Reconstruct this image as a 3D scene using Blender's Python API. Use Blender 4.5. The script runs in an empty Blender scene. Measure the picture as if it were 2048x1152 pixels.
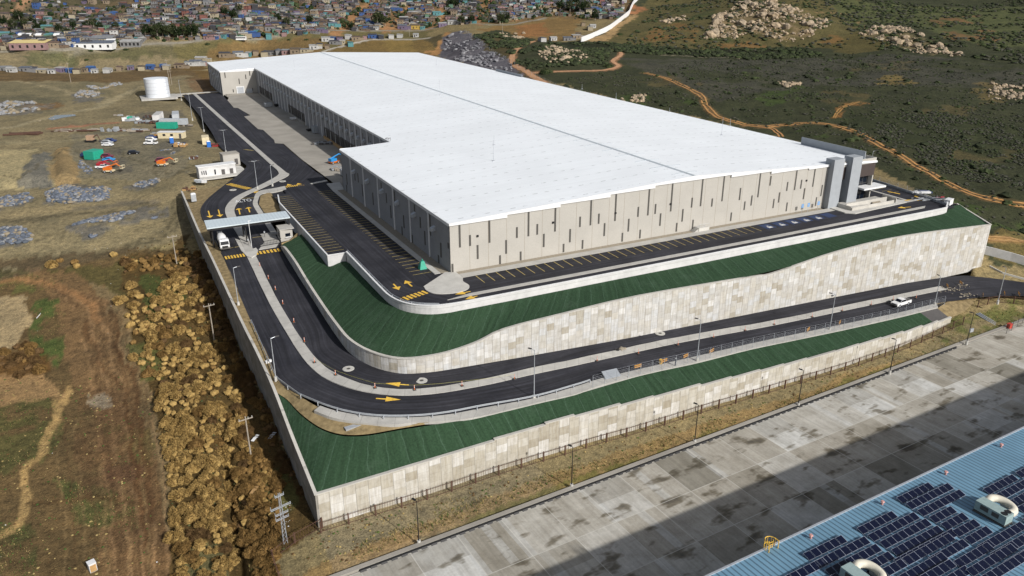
import bpy, math, random
import numpy as np
random.seed(7); rng = np.random.default_rng(7)
scene = bpy.context.scene
R = math.radians

# ---------------------------------------------------------------- camera, sky, sun, exposure
HCAM = 65.0
FPX = 1560.0
PITCH = math.atan2(630, FPX)
HEAD = math.atan2(864, FPX*math.cos(PITCH)+630*math.sin(PITCH))
cam_d = bpy.data.cameras.new('camera'); cam = bpy.data.objects.new('camera', cam_d)
scene.collection.objects.link(cam)
cam_d.sensor_width = 36; cam_d.lens = 36*FPX/2048; cam_d.clip_start = 1; cam_d.clip_end = 9000
cam.location = (0, 0, HCAM); cam.rotation_euler = (math.pi/2-PITCH, 0, -HEAD)
scene.camera = cam
SUN_DIR = np.array([0.52, -1.5, 1.0]); SUN_DIR /= np.linalg.norm(SUN_DIR)   # towards the sun
SUN_EL = math.asin(SUN_DIR[2]); SUN_AZ = math.atan2(SUN_DIR[0], SUN_DIR[1])
world = bpy.data.worlds.new('World'); scene.world = world; world.use_nodes = True
wn = world.node_tree.nodes; wl = world.node_tree.links
sky = wn.new('ShaderNodeTexSky'); sky.sky_type = 'NISHITA'; sky.sun_disc = False
sky.sun_elevation = SUN_EL; sky.sun_rotation = SUN_AZ
sky.air_density = 1.0; sky.dust_density = 2.5
bg = wn['Background']; bg.inputs['Strength'].default_value = 0.085
hz_ = wn.new('ShaderNodeHueSaturation'); hz_.inputs['Saturation'].default_value = .55; wl.new(sky.outputs[0], hz_.inputs['Color']); wl.new(hz_.outputs[0], bg.inputs[0])
sun_d = bpy.data.lights.new('sun', 'SUN'); sun = bpy.data.objects.new('sun', sun_d)
scene.collection.objects.link(sun)
sun_d.energy = 4.3; sun_d.angle = R(1.0); sun_d.color = (1.0, 0.96, 0.9)
from mathutils import Vector
sun.rotation_euler = Vector(SUN_DIR).to_track_quat('Z', 'Y').to_euler()
sun.location = (0, 0, 300)
scene.view_settings.view_transform = 'Standard'; scene.view_settings.look = 'None'
scene.view_settings.exposure = 0.05; scene.view_settings.gamma = 1.0
scene.render.engine = 'CYCLES'
scene.cycles.max_bounces = 4; scene.cycles.diffuse_bounces = 2; scene.cycles.transparent_max_bounces = 6

# ---------------------------------------------------------------- surveying: photo readings to world points
_fw = np.array([math.sin(HEAD)*math.cos(PITCH), math.cos(HEAD)*math.cos(PITCH), -math.sin(PITCH)])
_rt = np.array([math.cos(HEAD), -math.sin(HEAD), 0.0]); _up = np.cross(_rt, _fw)
CAM = np.array([0, 0, HCAM])
def ray(px, py): return _fw*FPX+_rt*(px-1024)+_up*(576-py)
def P(px, py, z=0.0):
    d = ray(px, py); return CAM+d*((z-HCAM)/d[2])
def PX(px, py, x):
    d = ray(px, py); return CAM+d*(x/d[0])
def PY(px, py, y):
    d = ray(px, py); return CAM+d*(y/d[1])
def s2l(r, g, b):
    f = lambda c: (c/255/12.92) if c <= 10 else ((c/255+0.055)/1.055)**2.4
    return (f(r), f(g), f(b))

# ---------------------------------------------------------------- scene helpers
COL = scene.collection
def tag(o, label=None, cat=None, group=None, kind=None):
    if label: o['label'] = label
    if cat: o['category'] = cat
    if group: o['group'] = group
    if kind: o['kind'] = kind
    return o
def root(name, loc, label, cat, group=None, rz=0.0):
    o = bpy.data.objects.new(name, None); COL.objects.link(o)
    o.location = tuple(loc); o.rotation_euler = (0, 0, rz); o.empty_display_size = 0.5
    return tag(o, label, cat, group)
def dup(r, loc, rz=0.0, label=None, group=None, scale=None):
    c = r.copy(); COL.objects.link(c); c.location = tuple(loc); c.rotation_euler = (0, 0, rz)
    if label: c['label'] = label
    if group: c['group'] = group
    if scale: c.scale = scale if hasattr(scale, '__len__') else (scale,)*3
    for ch in list(r.children):
        d = ch.copy(); COL.objects.link(d); d.parent = c
        for g in list(ch.children):
            e = g.copy(); COL.objects.link(e); e.parent = d
    return c
class MB:
    def __init__(s): s.v = []; s.f = []; s.m = []; s.uv = []
    def face(s, pts, m=0, uv=None):
        i = len(s.v); s.v += [tuple(map(float, p)) for p in pts]; s.f.append(tuple(range(i, i+len(pts)))); s.m.append(m)
        s.uv.append(uv if uv else [(0, 0)]*len(pts))
        return s
    def hexa(s, b, t, m=0):            # two quads, bottom and top, same winding (counter-clockwise from above)
        i = len(s.v); s.v += [tuple(map(float, p)) for p in list(b)+list(t)]; n = len(b)
        fs = [tuple(range(i+n-1, i-1, -1)), tuple(range(i+n, i+2*n))]+[(i+k, i+(k+1) % n, i+n+(k+1) % n, i+n+k) for k in range(n)]
        for f in fs:
            s.f.append(f); s.m.append(m); s.uv.append([(s.v[q][0]+s.v[q][1], s.v[q][2]) for q in f])
        return s
    def box(s, c, d, rz=0.0, m=0, tilt=None):     # c = centre of the bottom, d = (lx, ly, lz)
        ca, sa = math.cos(rz), math.sin(rz); q = []
        for a, b in ((-.5, -.5), (.5, -.5), (.5, .5), (-.5, .5)):
            x, y = a*d[0], b*d[1]; q.append((c[0]+x*ca-y*sa, c[1]+x*sa+y*ca))
        return s.hexa([(x, y, c[2]) for x, y in q], [(x, y, c[2]+d[2]) for x, y in q], m)
    def prism(s, poly, z0, z1, m=0):
        a = sum(poly[i][0]*poly[(i+1) % len(poly)][1]-poly[(i+1) % len(poly)][0]*poly[i][1] for i in range(len(poly)))
        if a < 0: poly = poly[::-1]
        f = lambda z, p: z(p) if callable(z) else z
        return s.hexa([(p[0], p[1], f(z0, p)) for p in poly], [(p[0], p[1], f(z1, p)) for p in poly], m)
    def tube(s, p, q, r0, r1=None, n=8, m=0, cap=True):
        p = np.array(p, float); q = np.array(q, float); r1 = r0 if r1 is None else r1
        d = q-p; L = np.linalg.norm(d)
        if L < 1e-6: return s
        d /= L; a = np.array([0, 0, 1.0]) if abs(d[2]) < .9 else np.array([1.0, 0, 0])
        u = np.cross(d, a); u /= np.linalg.norm(u); w = np.cross(d, u)
        i = len(s.v)
        for c, r in ((p, r0), (q, r1)):
            for k in range(n):
                t = 2*math.pi*k/n; s.v.append(tuple(c+(u*math.cos(t)+w*math.sin(t))*r))
        for k in range(n):
            s.f.append((i+k, i+n+k, i+n+(k+1) % n, i+(k+1) % n)); s.m.append(m); s.uv.append([(k/n, 0), (k/n, L), ((k+1)/n, L), ((k+1)/n, 0)])
        if cap:
            s.f.append(tuple(i+k for k in range(n))); s.m.append(m); s.uv.append([(0, 0)]*n)
            s.f.append(tuple(i+n+k for k in range(n-1, -1, -1))); s.m.append(m); s.uv.append([(0, 0)]*n)
        return s
    def lathe(s, c, prof, n=24, m=0):
        i = len(s.v)
        for r, z in prof:
            for k in range(n):
                t = 2*math.pi*k/n; s.v.append((c[0]+r*math.cos(t), c[1]+r*math.sin(t), c[2]+z))
        for j in range(len(prof)-1):
            for k in range(n):
                a, b = i+j*n+k, i+j*n+(k+1) % n
                s.f.append((a, b, b+n, a+n)); s.m.append(m); s.uv.append([(k, prof[j][1]), (k+1, prof[j][1]), (k+1, prof[j+1][1]), (k, prof[j+1][1])])
        return s
    def blob(s, c, r, m=0, sub=1, jit=.2, flat=1.0):
        vs, fs = _ico(sub); i = len(s.v)
        for v in vs:
            k = 1+random.uniform(-jit, jit); s.v.append((c[0]+v[0]*r*k, c[1]+v[1]*r*k, c[2]+v[2]*r*k*flat))
        for f in fs: s.f.append((i+f[0], i+f[1], i+f[2])); s.m.append(m); s.uv.append([(0, 0)]*3)
        return s
    def build(s, name, mats, parent=None, loc=None, smooth=False, world=False, link=True):
        me = bpy.data.meshes.new(name); v = np.array(s.v, float).reshape(-1, 3)
        off = np.zeros(3)
        if world and parent is not None:
            q = parent
            while q is not None: off = off+np.array(q.location); q = q.parent
        if world and loc is not None: off = np.array(loc, float)
        me.from_pydata([tuple(p) for p in v-off], [], s.f)
        if not isinstance(mats, (list, tuple)): mats = [mats]
        for m in mats: me.materials.append(m)
        if len(mats) > 1: me.polygons.foreach_set('material_index', np.array(s.m, np.int32))
        if any(any(a != (0, 0) for a in u) for u in s.uv):
            l = me.uv_layers.new(name='UVMap'); l.data.foreach_set('uv', np.array([c for u in s.uv for c in u], np.float32).ravel())
        if smooth: me.polygons.foreach_set('use_smooth', np.ones(len(me.polygons), bool))
        me.update()
        o = bpy.data.objects.new(name, me)
        if link: COL.objects.link(o)
        if parent is not None: o.parent = parent
        if loc is not None: o.location = tuple(loc)
        return o
_icos = {}
def _ico(sub):
    if sub in _icos: return _icos[sub]
    t = (1+5**.5)/2
    vs = [(-1, t, 0), (1, t, 0), (-1, -t, 0), (1, -t, 0), (0, -1, t), (0, 1, t), (0, -1, -t), (0, 1, -t), (t, 0, -1), (t, 0, 1), (-t, 0, -1), (-t, 0, 1)]
    fs = [(0, 11, 5), (0, 5, 1), (0, 1, 7), (0, 7, 10), (0, 10, 11), (1, 5, 9), (5, 11, 4), (11, 10, 2), (10, 7, 6), (7, 1, 8), (3, 9, 4), (3, 4, 2), (3, 2, 6), (3, 6, 8), (3, 8, 9), (4, 9, 5), (2, 4, 11), (6, 2, 10), (8, 6, 7), (9, 8, 1)]
    vs = [np.array(v)/np.linalg.norm(v) for v in vs]
    for _ in range(sub-1):
        mid = {}; nf = []
        def m(a, b):
            k = (min(a, b), max(a, b))
            if k not in mid:
                p = vs[a]+vs[b]; vs.append(p/np.linalg.norm(p)); mid[k] = len(vs)-1
            return mid[k]
        for a, b, c in fs:
            x, y, z = m(a, b), m(b, c), m(c, a); nf += [(a, x, z), (b, y, x), (c, z, y), (x, y, z)]
        fs = nf
    _icos[sub] = (vs, fs); return _icos[sub]
def crom(pts, k=6):
    pts = [np.array(p, float) for p in pts]
    if len(pts) < 3 or k <= 1: return pts
    out = []; n = len(pts)
    for i in range(n-1):
        p0 = pts[i-1] if i > 0 else 2*pts[0]-pts[1]; p1, p2 = pts[i], pts[i+1]
        p3 = pts[i+2] if i+2 < n else 2*pts[-1]-pts[-2]
        for j in range(k):
            t = j/k
            out.append(.5*((2*p1)+(p2-p0)*t+(2*p0-5*p1+4*p2-p3)*t*t+(3*p1-p0-3*p2+p3)*t**3))
    out.append(pts[-1]); return out
def ribbon(name, L, Rr, m, kind='structure', k=6, dz=0.0, nx=1, parent=None, thick=0.0, mb=None):
    """A sheet lofted between two polylines of 3-D points; uv in metres (u across, v along)."""
    A, B = crom(L, k), crom(Rr, k); n = len(A); own = mb is None; mb = mb or MB(); s = 0.0; prev = None; rows = []
    for a, b in zip(A, B):
        c = (a+b)/2; s += 0 if prev is None else np.linalg.norm(c-prev); prev = c; w = np.linalg.norm(b-a)
        rows.append(([a+(b-a)*j/nx+np.array([0, 0, dz]) for j in range(nx+1)], s, w))
    i0 = len(mb.v)
    for r, _, _ in rows: mb.v += [tuple(p) for p in r]
    q = nx+1
    flip = np.cross(B[0]-A[0], A[min(1, n-1)]-A[0])[2] < 0
    for i in range(n-1):
        for j in range(nx):
            f = (i0+i*q+j, i0+i*q+j+1, i0+(i+1)*q+j+1, i0+(i+1)*q+j)
            u = [(rows[i][2]*j/nx, rows[i][1]), (rows[i][2]*(j+1)/nx, rows[i][1]), (rows[i+1][2]*(j+1)/nx, rows[i+1][1]), (rows[i+1][2]*j/nx, rows[i+1][1])]
            if flip: f, u = f[::-1], u[::-1]
            mb.f.append(f); mb.m.append(0); mb.uv.append(u)
    if thick:
        for X in (A, B):
            for i in range(n-1):
                a, b = X[i]+np.array([0, 0, dz]), X[i+1]+np.array([0, 0, dz]); t = np.array([0, 0, thick])
                mb.face([a, b, b-t, a-t], 0, [(0, rows[i][1]), (0, rows[i+1][1]), (thick, rows[i+1][1]), (thick, rows[i][1])])
        for i in (0, n-1):
            a, b = A[i]+np.array([0, 0, dz]), B[i]+np.array([0, 0, dz]); t = np.array([0, 0, thick]); mb.face([a, b, b-t, a-t])
    if not own: return None
    o = mb.build(name, m, parent)
    if kind: o['kind'] = kind
    return o
def wall_mesh(mb, path, zb, zt, th, m=0, k=1, side=1):
    """Vertical wall along path [(x,y)], bottom/top heights per point, thickness to the left(+)/right(-) of the walk."""
    pts = crom([(p[0], p[1], b, ) for p, b in zip(path, zb)], k); tops = crom([(p[0], p[1], t) for p, t in zip(path, zt)], k)
    n = len(pts); s = 0; S = [0]
    for i in range(1, n): s += math.hypot(pts[i][0]-pts[i-1][0], pts[i][1]-pts[i-1][1]); S.append(s)
    N = []
    for i in range(n):
        a, b = pts[max(0, i-1)], pts[min(n-1, i+1)]; d = np.array([b[0]-a[0], b[1]-a[1]]); d /= np.linalg.norm(d)+1e-9
        N.append(np.array([-d[1], d[0], 0])*th*side)
    for i in range(n-1):
        b0, b1, t0, t1 = pts[i], pts[i+1], tops[i], tops[i+1]
        uv = [(S[i], b0[2]), (S[i+1], b1[2]), (S[i+1], t1[2]), (S[i], t0[2])]
        mb.face([b0, b1, t1, t0], m, uv); mb.face([b1+N[i+1], b0+N[i], t0+N[i], t1+N[i+1]], m, [uv[1], uv[0], uv[3], uv[2]])
        mb.face([t0, t1, t1+N[i+1], t0+N[i]], m, [uv[3], uv[2], uv[2], uv[3]])
    for i in (0, n-1): mb.face([pts[i], tops[i], tops[i]+N[i], pts[i]+N[i]], m, [(S[i], pts[i][2]), (S[i], tops[i][2]), (S[i]+th, tops[i][2]), (S[i]+th, pts[i][2])])
    return mb

# ---------------------------------------------------------------- materials
def new_mat(name):
    m = bpy.data.materials.new(name); m.use_nodes = True; nt = m.node_tree
    return m, nt, nt.nodes['Principled BSDF']
def nd(nt, typ, **kw):
    n = nt.nodes.new(typ)
    for k, v in kw.items():
        if k.startswith('i_'): n.inputs[int(k[2:]) if k[2:].isdigit() else k[2:]].default_value = v
        else: setattr(n, k, v)
    return n
def mixc(nt, a, b, fac, typ='MIX'):
    n = nt.nodes.new('ShaderNodeMix'); n.data_type = 'RGBA'; n.blend_type = typ
    for sock, val in ((n.inputs[0], fac), (n.inputs[6], a), (n.inputs[7], b)):
        if hasattr(val, 'is_output') or hasattr(val, 'links'): nt.links.new(val, sock)
        else: sock.default_value = val if not isinstance(val, tuple) else (*val[:3], 1)
    return n.outputs[2]
def math_(nt, op, a, b=None, c=None):
    n = nt.nodes.new('ShaderNodeMath'); n.operation = op
    for i, val in enumerate((a, b, c)):
        if val is None: continue
        if hasattr(val, 'links'): nt.links.new(val, n.inputs[i])
        else: n.inputs[i].default_value = val
    return n.outputs[0]
def ramp(nt, fac, stops):
    n = nt.nodes.new('ShaderNodeValToRGB'); e = n.color_ramp.elements
    while len(e) < len(stops): e.new(.5)
    for el, (p, c) in zip(e, stops):
        el.position = p; el.color = (*c, 1) if len(c) == 3 else c
    nt.links.new(fac, n.inputs[0]); return n.outputs[0]
def pos(nt): return nt.nodes.new('ShaderNodeNewGeometry').outputs['Position']
def uvc(nt): return nd(nt, 'ShaderNodeUVMap').outputs[0]
def scale_v(nt, v, sc):
    n = nd(nt, 'ShaderNodeMapping'); n.inputs['Scale'].default_value = sc; nt.links.new(v, n.inputs[0]); return n.outputs[0]
def noise(nt, vec, scale, detail=4, rough=.6):
    n = nd(nt, 'ShaderNodeTexNoise'); n.inputs['Scale'].default_value = scale; n.inputs['Detail'].default_value = detail; n.inputs['Roughness'].default_value = rough
    if vec is not None: nt.links.new(vec, n.inputs['Vector'])
    return n.outputs[0]
def gray(v): return (v, v, v)
def plain(name, col, rough=.7, var=.12, scale=1.5, metal=0.0, spec=None, emit=None):
    m, nt, b = new_mat(name); n = noise(nt, pos(nt), scale)
    f = ramp(nt, n, [(.3, gray(1-var)), (.7, gray(1+var))])
    nt.links.new(mixc(nt, (*col,), f, 1.0, 'MULTIPLY'), b.inputs['Base Color'])
    b.inputs['Roughness'].default_value = rough; b.inputs['Metallic'].default_value = metal
    if spec is not None: b.inputs['Specular IOR Level'].default_value = spec
    return m
def bump(nt, b, h, dist=.05, st=.6):
    n = nd(nt, 'ShaderNodeBump'); n.inputs['Distance'].default_value = dist; n.inputs['Strength'].default_value = st
    nt.links.new(h, n.inputs['Height']); nt.links.new(n.outputs[0], b.inputs['Normal'])
M = {}
# ---------------------------------------------------------------- terrain: heights from surveyed points
def _hash(ix, iy, s):
    h = (ix*374761393+iy*668265263+s*982451653) & 0x7fffffff; h = ((h ^ (h >> 13))*1274126177) & 0x7fffffff
    return ((h ^ (h >> 16)) & 0xffff)/65535.0
def vnoise(x, y, s=0):
    ix = np.floor(x).astype(np.int64); iy = np.floor(y).astype(np.int64); fx = x-ix; fy = y-iy
    fx = fx*fx*(3-2*fx); fy = fy*fy*(3-2*fy)
    a, b, c, d = _hash(ix, iy, s), _hash(ix+1, iy, s), _hash(ix, iy+1, s), _hash(ix+1, iy+1, s)
    return (a*(1-fx)+b*fx)*(1-fy)+(c*(1-fx)+d*fx)*fy
def fbm(x, y, s=0, o=4):
    v = 0; a = .5; t = 0
    for i in range(o): v = v+a*vnoise(x*2**i, y*2**i, s+i); t += a; a *= .5
    return v/t
CTRL = []   # (photo x, photo y, height)
CTRL += [(-350, 1150, -23), (0, 1150, -22.5), (200, 1120, -22.3), (420, 1150, -22), (0, 900, -21), (200, 950, -21.3), (330, 1000, -21.2), (0, 700, -18.5), (200, 700, -18), (330, 800, -19.5), (-300, 700, -18),
         (0, 585, -15), (200, 575, -14.5), (330, 540, -13), (-300, 560, -14.5), (0, 532, -13.2), (200, 512, -12), (0, 500, -11), (150, 490, -10.5), (300, 480, -9.8), (340, 440, -8.6), (-300, 480, -11),
         (0, 440, -8.5), (200, 430, -8.2), (0, 390, -6), (150, 380, -5.6), (300, 385, -6), (-300, 380, -6), (0, 330, -3.6), (150, 330, -3.6), (300, 340, -3.6), (380, 330, -2.2),
         (0, 280, -2), (200, 280, -2), (350, 280, -1.8), (-300, 280, -2), (0, 220, -1), (200, 220, -1), (340, 215, -1.2), (0, 170, 0), (150, 175, -.3), (300, 178, -.6), (-300, 180, 0), (375, 175, -1.0),
         (0, 146, -1.5), (150, 148, -1.5), (300, 146, -1.2), (400, 140, -1), (-300, 150, -1.5),
         (0, 127, -2), (150, 123, -1.6), (300, 119, -1.3), (420, 112, -1), (500, 105, 0), (-300, 135, -2),
         (0, 105, 7.2), (150, 97, 8.2), (300, 89, 9), (450, 83, 9.6), (600, 76, 10.6), (750, 68, 11.3), (850, 62, 12), (-300, 115, 6),
         (0, 98, 8), (200, 90, 9.2), (400, 82, 10), (600, 73, 11), (800, 62, 12.5),
         (640, 102, 2.5), (700, 92, 4.5), (760, 88, 5.5), (860, 92, 5), (560, 100, 1.5), (760, 77, 8.5), (860, 76, 8.8), (640, 88, 6.5),
         (0, 60, 16), (300, 60, 17), (600, 55, 18), (900, 46, 19), (0, 30, 24), (300, 30, 26), (600, 28, 26.5), (900, 22, 27), (0, 0, 38), (300, 0, 39), (600, 0, 38), (900, 0, 37), (1100, 0, 36),
         (0, -30, 54), (400, -30, 54), (800, -30, 52), (1100, -30, 50), (-300, 60, 15), (-300, 0, 38), (-300, -30, 54),
         (1000, 50, 17), (1080, 40, 19), (1160, 38, 19.5), (1000, 68, 13), (1080, 78, 10.5), (1140, 80, 10.5), (1200, 40, 20), (1240, 15, 28),
         (920, 66, 14.5), (950, 80, 12.5), (1000, 105, 9), (1050, 140, 4.5), (880, 108, 1), (930, 120, 1), (1000, 148, 1), (1040, 158, 1), (905, 90, 6),
         (1040, 95, 10), (1030, 118, 7.5), (1085, 165, 2), (1100, 100, 10.5), (1130, 110, 10.5), (1180, 118, 8.5), (1120, 143, 4.6), (1230, 138, 4.6), (1240, 108, 7.6), (1180, 90, 9.5), (1090, 88, 10.2),
         (1300, 92, 8.5), (1450, 100, 7.5), (1600, 98, 8), (1250, 70, 13), (1400, 75, 13), (1400, 50, 20), (1480, 50, 21), (1550, 50, 22), (1620, 60, 19), (1680, 85, 12), (1300, 40, 20), (1480, 22, 30), (1560, 15, 34), (1640, 40, 25),
         (1350, 10, 30), (1450, 0, 37), (1600, 0, 34), (1700, 50, 20), (1750, 30, 26), (1760, 75, 15), (1820, 60, 20), (1880, 85, 14), (1940, 110, 9.5), (1850, 105, 9), (1750, 100, 9), (2000, 60, 17), (2048, 100, 10), (1850, 20, 28), (2000, 10, 31), (2048, 40, 22),
         (1300, 118, 6.8), (1450, 120, 6.4), (1600, 118, 6.6), (1750, 115, 7.2), (1900, 130, 6.6), (2030, 160, 4.5), (1280, 150, 4), (1400, 170, 2.6), (1560, 160, 3.6), (1700, 165, 4), (1850, 170, 3.2), (1980, 175, 3),
         (1300, 200, -.5), (1420, 215, -.8), (1550, 215, 0), (1700, 215, .6), (1850, 215, 1), (2000, 215, 1), (1560, 252, -3), (1700, 262, -3), (1850, 270, -2.6), (2000, 260, -2),
         (1780, 305, -5), (1900, 330, -6), (2040, 330, -6.4), (1830, 345, -6.8), (1950, 392, -9), (2048, 405, -9.5), (1930, 430, -9.5), (2000, 470, -12.5), (2048, 470, -12.6), (2040, 500, -13.5), (2300, 420, -11), (2300, 300, -5), (2300, 150, 5), (2300, 60, 17), (2300, 0, 34), (2300, 520, -14.5),
         (1300, -30, 50), (1600, -30, 52), (1900, -30, 50), (2300, -30, 52)]
_w = [P(a, b, z) for a, b, z in CTRL]
_w += [np.array(p, float) for p in [(18, 107, -20), (40, 108, -20), (80, 108.5, -20), (120, 108.5, -20), (150, 109, -20), (180, 112, -19.5), (200, 116, -18.2), (215, 122, -17), (240, 128, -16.4), (260, 136, -16), (24, 93, -20.4), (60, 95, -20.4), (110, 98, -20.4), (160, 101, -20.4), (200, 103, -20.4), (235, 104, -20.3),
         (18, 130, -18.6), (18, 160, -16.2), (17.5, 190, -14), (17, 220, -11.6), (17, 250, -9.2), (16.8, 272, -7.4), (14, 285, -5), (10, 107, -20.2), (8, 130, -18.8), (4, 160, -16.8), (0, 200, -14),
         (23, 290, -2.6), (31, 310, -2.2), (40, 330, -1.9), (60, 60, -21), (150, 60, -21), (0, 60, -22.5), (-60, 60, -23), (-60, 20, -23), (60, 20, -22), (160, 20, -21), (300, 60, -20), (300, 110, -18), (0, -60, -23), (200, -60, -22),
         (60, 200, -9), (60, 300, -7), (60, 400, -7), (60, 480, -6), (140, 200, -9), (140, 300, -8), (140, 400, -7), (140, 500, -5), (190, 250, -9), (190, 400, -6), (190, 520, -3), (120, 150, -14), (200, 160, -13), (60, 150, -13), (216, 150, -13), (222, 170, -10.5), (221, 210, -8.5), (221, 260, -7), (222, 320, -5.5), (222, 400, -3.5), (222, 480, -1.5), (225, 132, -16),
         (60, 570, -.5), (140, 580, 0), (205, 575, 0)]]
_w = np.array(_w); _cx = _w[:, 0]/100; _cy = _w[:, 1]/100; _cz = _w[:, 2]
_C2 = .12**2
def _phi(dx, dy): return np.sqrt(dx*dx+dy*dy+_C2)
_A = _phi(_cx[:, None]-_cx, _cy[:, None]-_cy); _n = len(_cx)
_K = np.zeros((_n+3, _n+3)); _K[:_n, :_n] = _A-np.eye(_n)*.004; _K[:_n, _n] = 1; _K[:_n, _n+1] = _cx; _K[:_n, _n+2] = _cy; _K[_n:, :_n] = _K[:_n, _n:].T
_sol = np.linalg.solve(_K, np.concatenate([_cz, np.zeros(3)]))
# polar grid of the land round the camera
TH0, TH1, NT = R(-34), R(92), 790
R0, R1, NR = 38.0, 3000.0, 560
ths = np.linspace(TH0, TH1, NT); lrs = np.linspace(math.log(R0), math.log(R1), NR)
TT, LL = np.meshgrid(ths, lrs); RR = np.exp(LL); GX = RR*np.sin(TT); GY = RR*np.cos(TT)
def hraw(x, y):
    sh = x.shape; x = x.ravel()/100; y = y.ravel()/100; out = np.empty(x.shape)
    for i in range(0, len(x), 20000):
        a, b = x[i:i+20000, None], y[i:i+20000, None]
        out[i:i+20000] = _phi(a-_cx, b-_cy)@_sol[:_n]+_sol[_n]+a[:, 0]*_sol[_n+1]+b[:, 0]*_sol[_n+2]
    return out.reshape(sh)
# evaluate on a coarser grid, then refine
_st, _sr = 4, 4
Hc = hraw(GX[::_sr, ::_st], GY[::_sr, ::_st])
def _up1(a, n, ax, st):
    m = a.shape[ax]; q = np.minimum(np.arange(n)/st, m-1.000001); i = q.astype(int); f = q-i; i2 = np.minimum(i+1, m-1)
    sh = [1, 1]; sh[ax] = n; f = f.reshape(sh)
    return np.take(a, i, ax)*(1-f)+np.take(a, i2, ax)*f
HG = _up1(_up1(Hc, NR, 0, _sr), NT, 1, _st)
_far = np.clip((RR-420)/500, 0, 1); _east = np.clip((TT-R(32))/R(8), 0, 1)*np.clip((RR-255)/80, 0, 1)
HG += (fbm(GX/38, GY/38, 3)-.5)*(2.2*_far+2.6*_east)+(fbm(GX/9, GY/9, 9)-.5)*(.5+1.0*_east)
def hat(x, y):
    """Ground height at world x, y."""
    x = np.asarray(x, float); y = np.asarray(y, float); t = np.arctan2(x, y); l = np.log(np.maximum(np.hypot(x, y), R0+.01))
    a = np.clip((t-TH0)/(TH1-TH0)*(NT-1), 0, NT-1.001); b = np.clip((l-lrs[0])/(lrs[-1]-lrs[0])*(NR-1), 0, NR-1.001)
    i = a.astype(int); j = b.astype(int); fa = a-i; fb = b-j
    return (HG[j, i]*(1-fa)+HG[j, i+1]*fa)*(1-fb)+(HG[j+1, i]*(1-fa)+HG[j+1, i+1]*fa)*fb
def G(px, py):
    """Where the sight line of a photo reading meets the ground."""
    d = ray(px, py); hz = math.hypot(d[0], d[1]); t = math.atan2(d[0], d[1]); a = (t-TH0)/(TH1-TH0)*(NT-1); a = min(max(a, 0), NT-1.001); i = int(a); f = a-i
    col = HG[:, i]*(1-f)+HG[:, i+1]*f; r = RR[:, 0]; zz = HCAM+d[2]/hz*r; df = zz-col
    k = np.argmax(df < 0)
    if k == 0: k = NR-1 if df[-1] > 0 else 1
    q = df[k-1]/(df[k-1]-df[k]+1e-9); q = min(max(q, 0), 1); rr = r[k-1]+(r[k]-r[k-1])*q
    return np.array([math.sin(t)*rr, math.cos(t)*rr, HCAM+d[2]/hz*rr])
def poly_mask(x, y, poly):
    x0, y0 = poly[:, 0].min(), poly[:, 1].min(); x1, y1 = poly[:, 0].max(), poly[:, 1].max()
    res = np.zeros(x.shape, bool); bb = (x >= x0) & (x <= x1) & (y >= y0) & (y <= y1)
    if not bb.any(): return res
    xs, ys = x[bb], y[bb]; ins = np.zeros(xs.shape, bool); n = len(poly)
    for i in range(n):
        xa, ya = poly[i]; xb, yb = poly[(i+1) % n]
        c = ((ya > ys) != (yb > ys)); ins ^= c & (xs < (xb-xa)*(ys-ya)/((yb-ya) if yb != ya else 1e-9)+xa)
    res[bb] = ins; return res
def line_dist(x, y, line, lim):
    d = np.full(x.shape, 1e9)
    bb = (x > line[:, 0].min()-lim) & (x < line[:, 0].max()+lim) & (y > line[:, 1].min()-lim) & (y < line[:, 1].max()+lim)
    xs, ys = x[bb], y[bb]; dd = np.full(xs.shape, 1e9)
    for (xa, ya), (xb, yb) in zip(line[:-1], line[1:]):
        ux, uy = xb-xa, yb-ya; t = np.clip(((xs-xa)*ux+(ys-ya)*uy)/(ux*ux+uy*uy+1e-9), 0, 1)
        dd = np.minimum(dd, np.hypot(xs-xa-t*ux, ys-ya-t*uy))
    d[bb] = dd; return d
def gpoly(pts): return np.array([G(a, b)[:2] for a, b in pts])
def gline(pts, k=5): return np.array([q[:2] for q in crom([(*G(a, b)[:2], 0) for a, b in pts], k)])
# ditch along the drainage strip
_ditch = gline([(448, 880), (455, 960), (470, 1040), (478, 1110), (482, 1180)])
_dd = line_dist(GX, GY, _ditch, 6); HG -= 1.6*np.exp(-(_dd/.9)**2)
def bump_(pts, h, soft):
    p_ = np.array([G(a, b)[:2] for a, b in pts]); d_ = line_dist(GX, GY, np.vstack([p_, p_[:1]]), soft*3); ins = poly_mask(GX, GY, p_); sd = np.where(ins, d_, -d_); sd = np.where(np.abs(sd) > 1e8, np.where(ins, 99, -99), sd)
    return h*np.clip(sd/soft+.5, 0, 1)
_bm = bump_([(62, 312), (97, 307), (104, 368), (48, 368)], 2.2, 2.5)+bump_([(106, 308), (142, 300), (150, 362), (112, 366)], 2.6, 5)+bump_([(-80, 305), (58, 303), (50, 372), (-80, 378)], 1.6, 3)
_bm += bump_([(272, 178), (292, 176), (296, 190), (270, 192)], 2.2, 4)+bump_([(-20, 208), (60, 204), (92, 214), (40, 224), (-20, 226)], 1.5, 5)+bump_([(158, 186), (196, 184), (196, 196), (164, 198)], 1.2, 4)
_bm += bump_([(96, 388), (130, 375), (212, 378), (226, 390), (150, 404), (100, 400)], 1.0, 4)+bump_([(140, 456), (180, 444), (290, 420), (318, 420), (290, 440), (190, 466)], .9, 4)
HG += _bm
HRAW = HG.copy()
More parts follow.
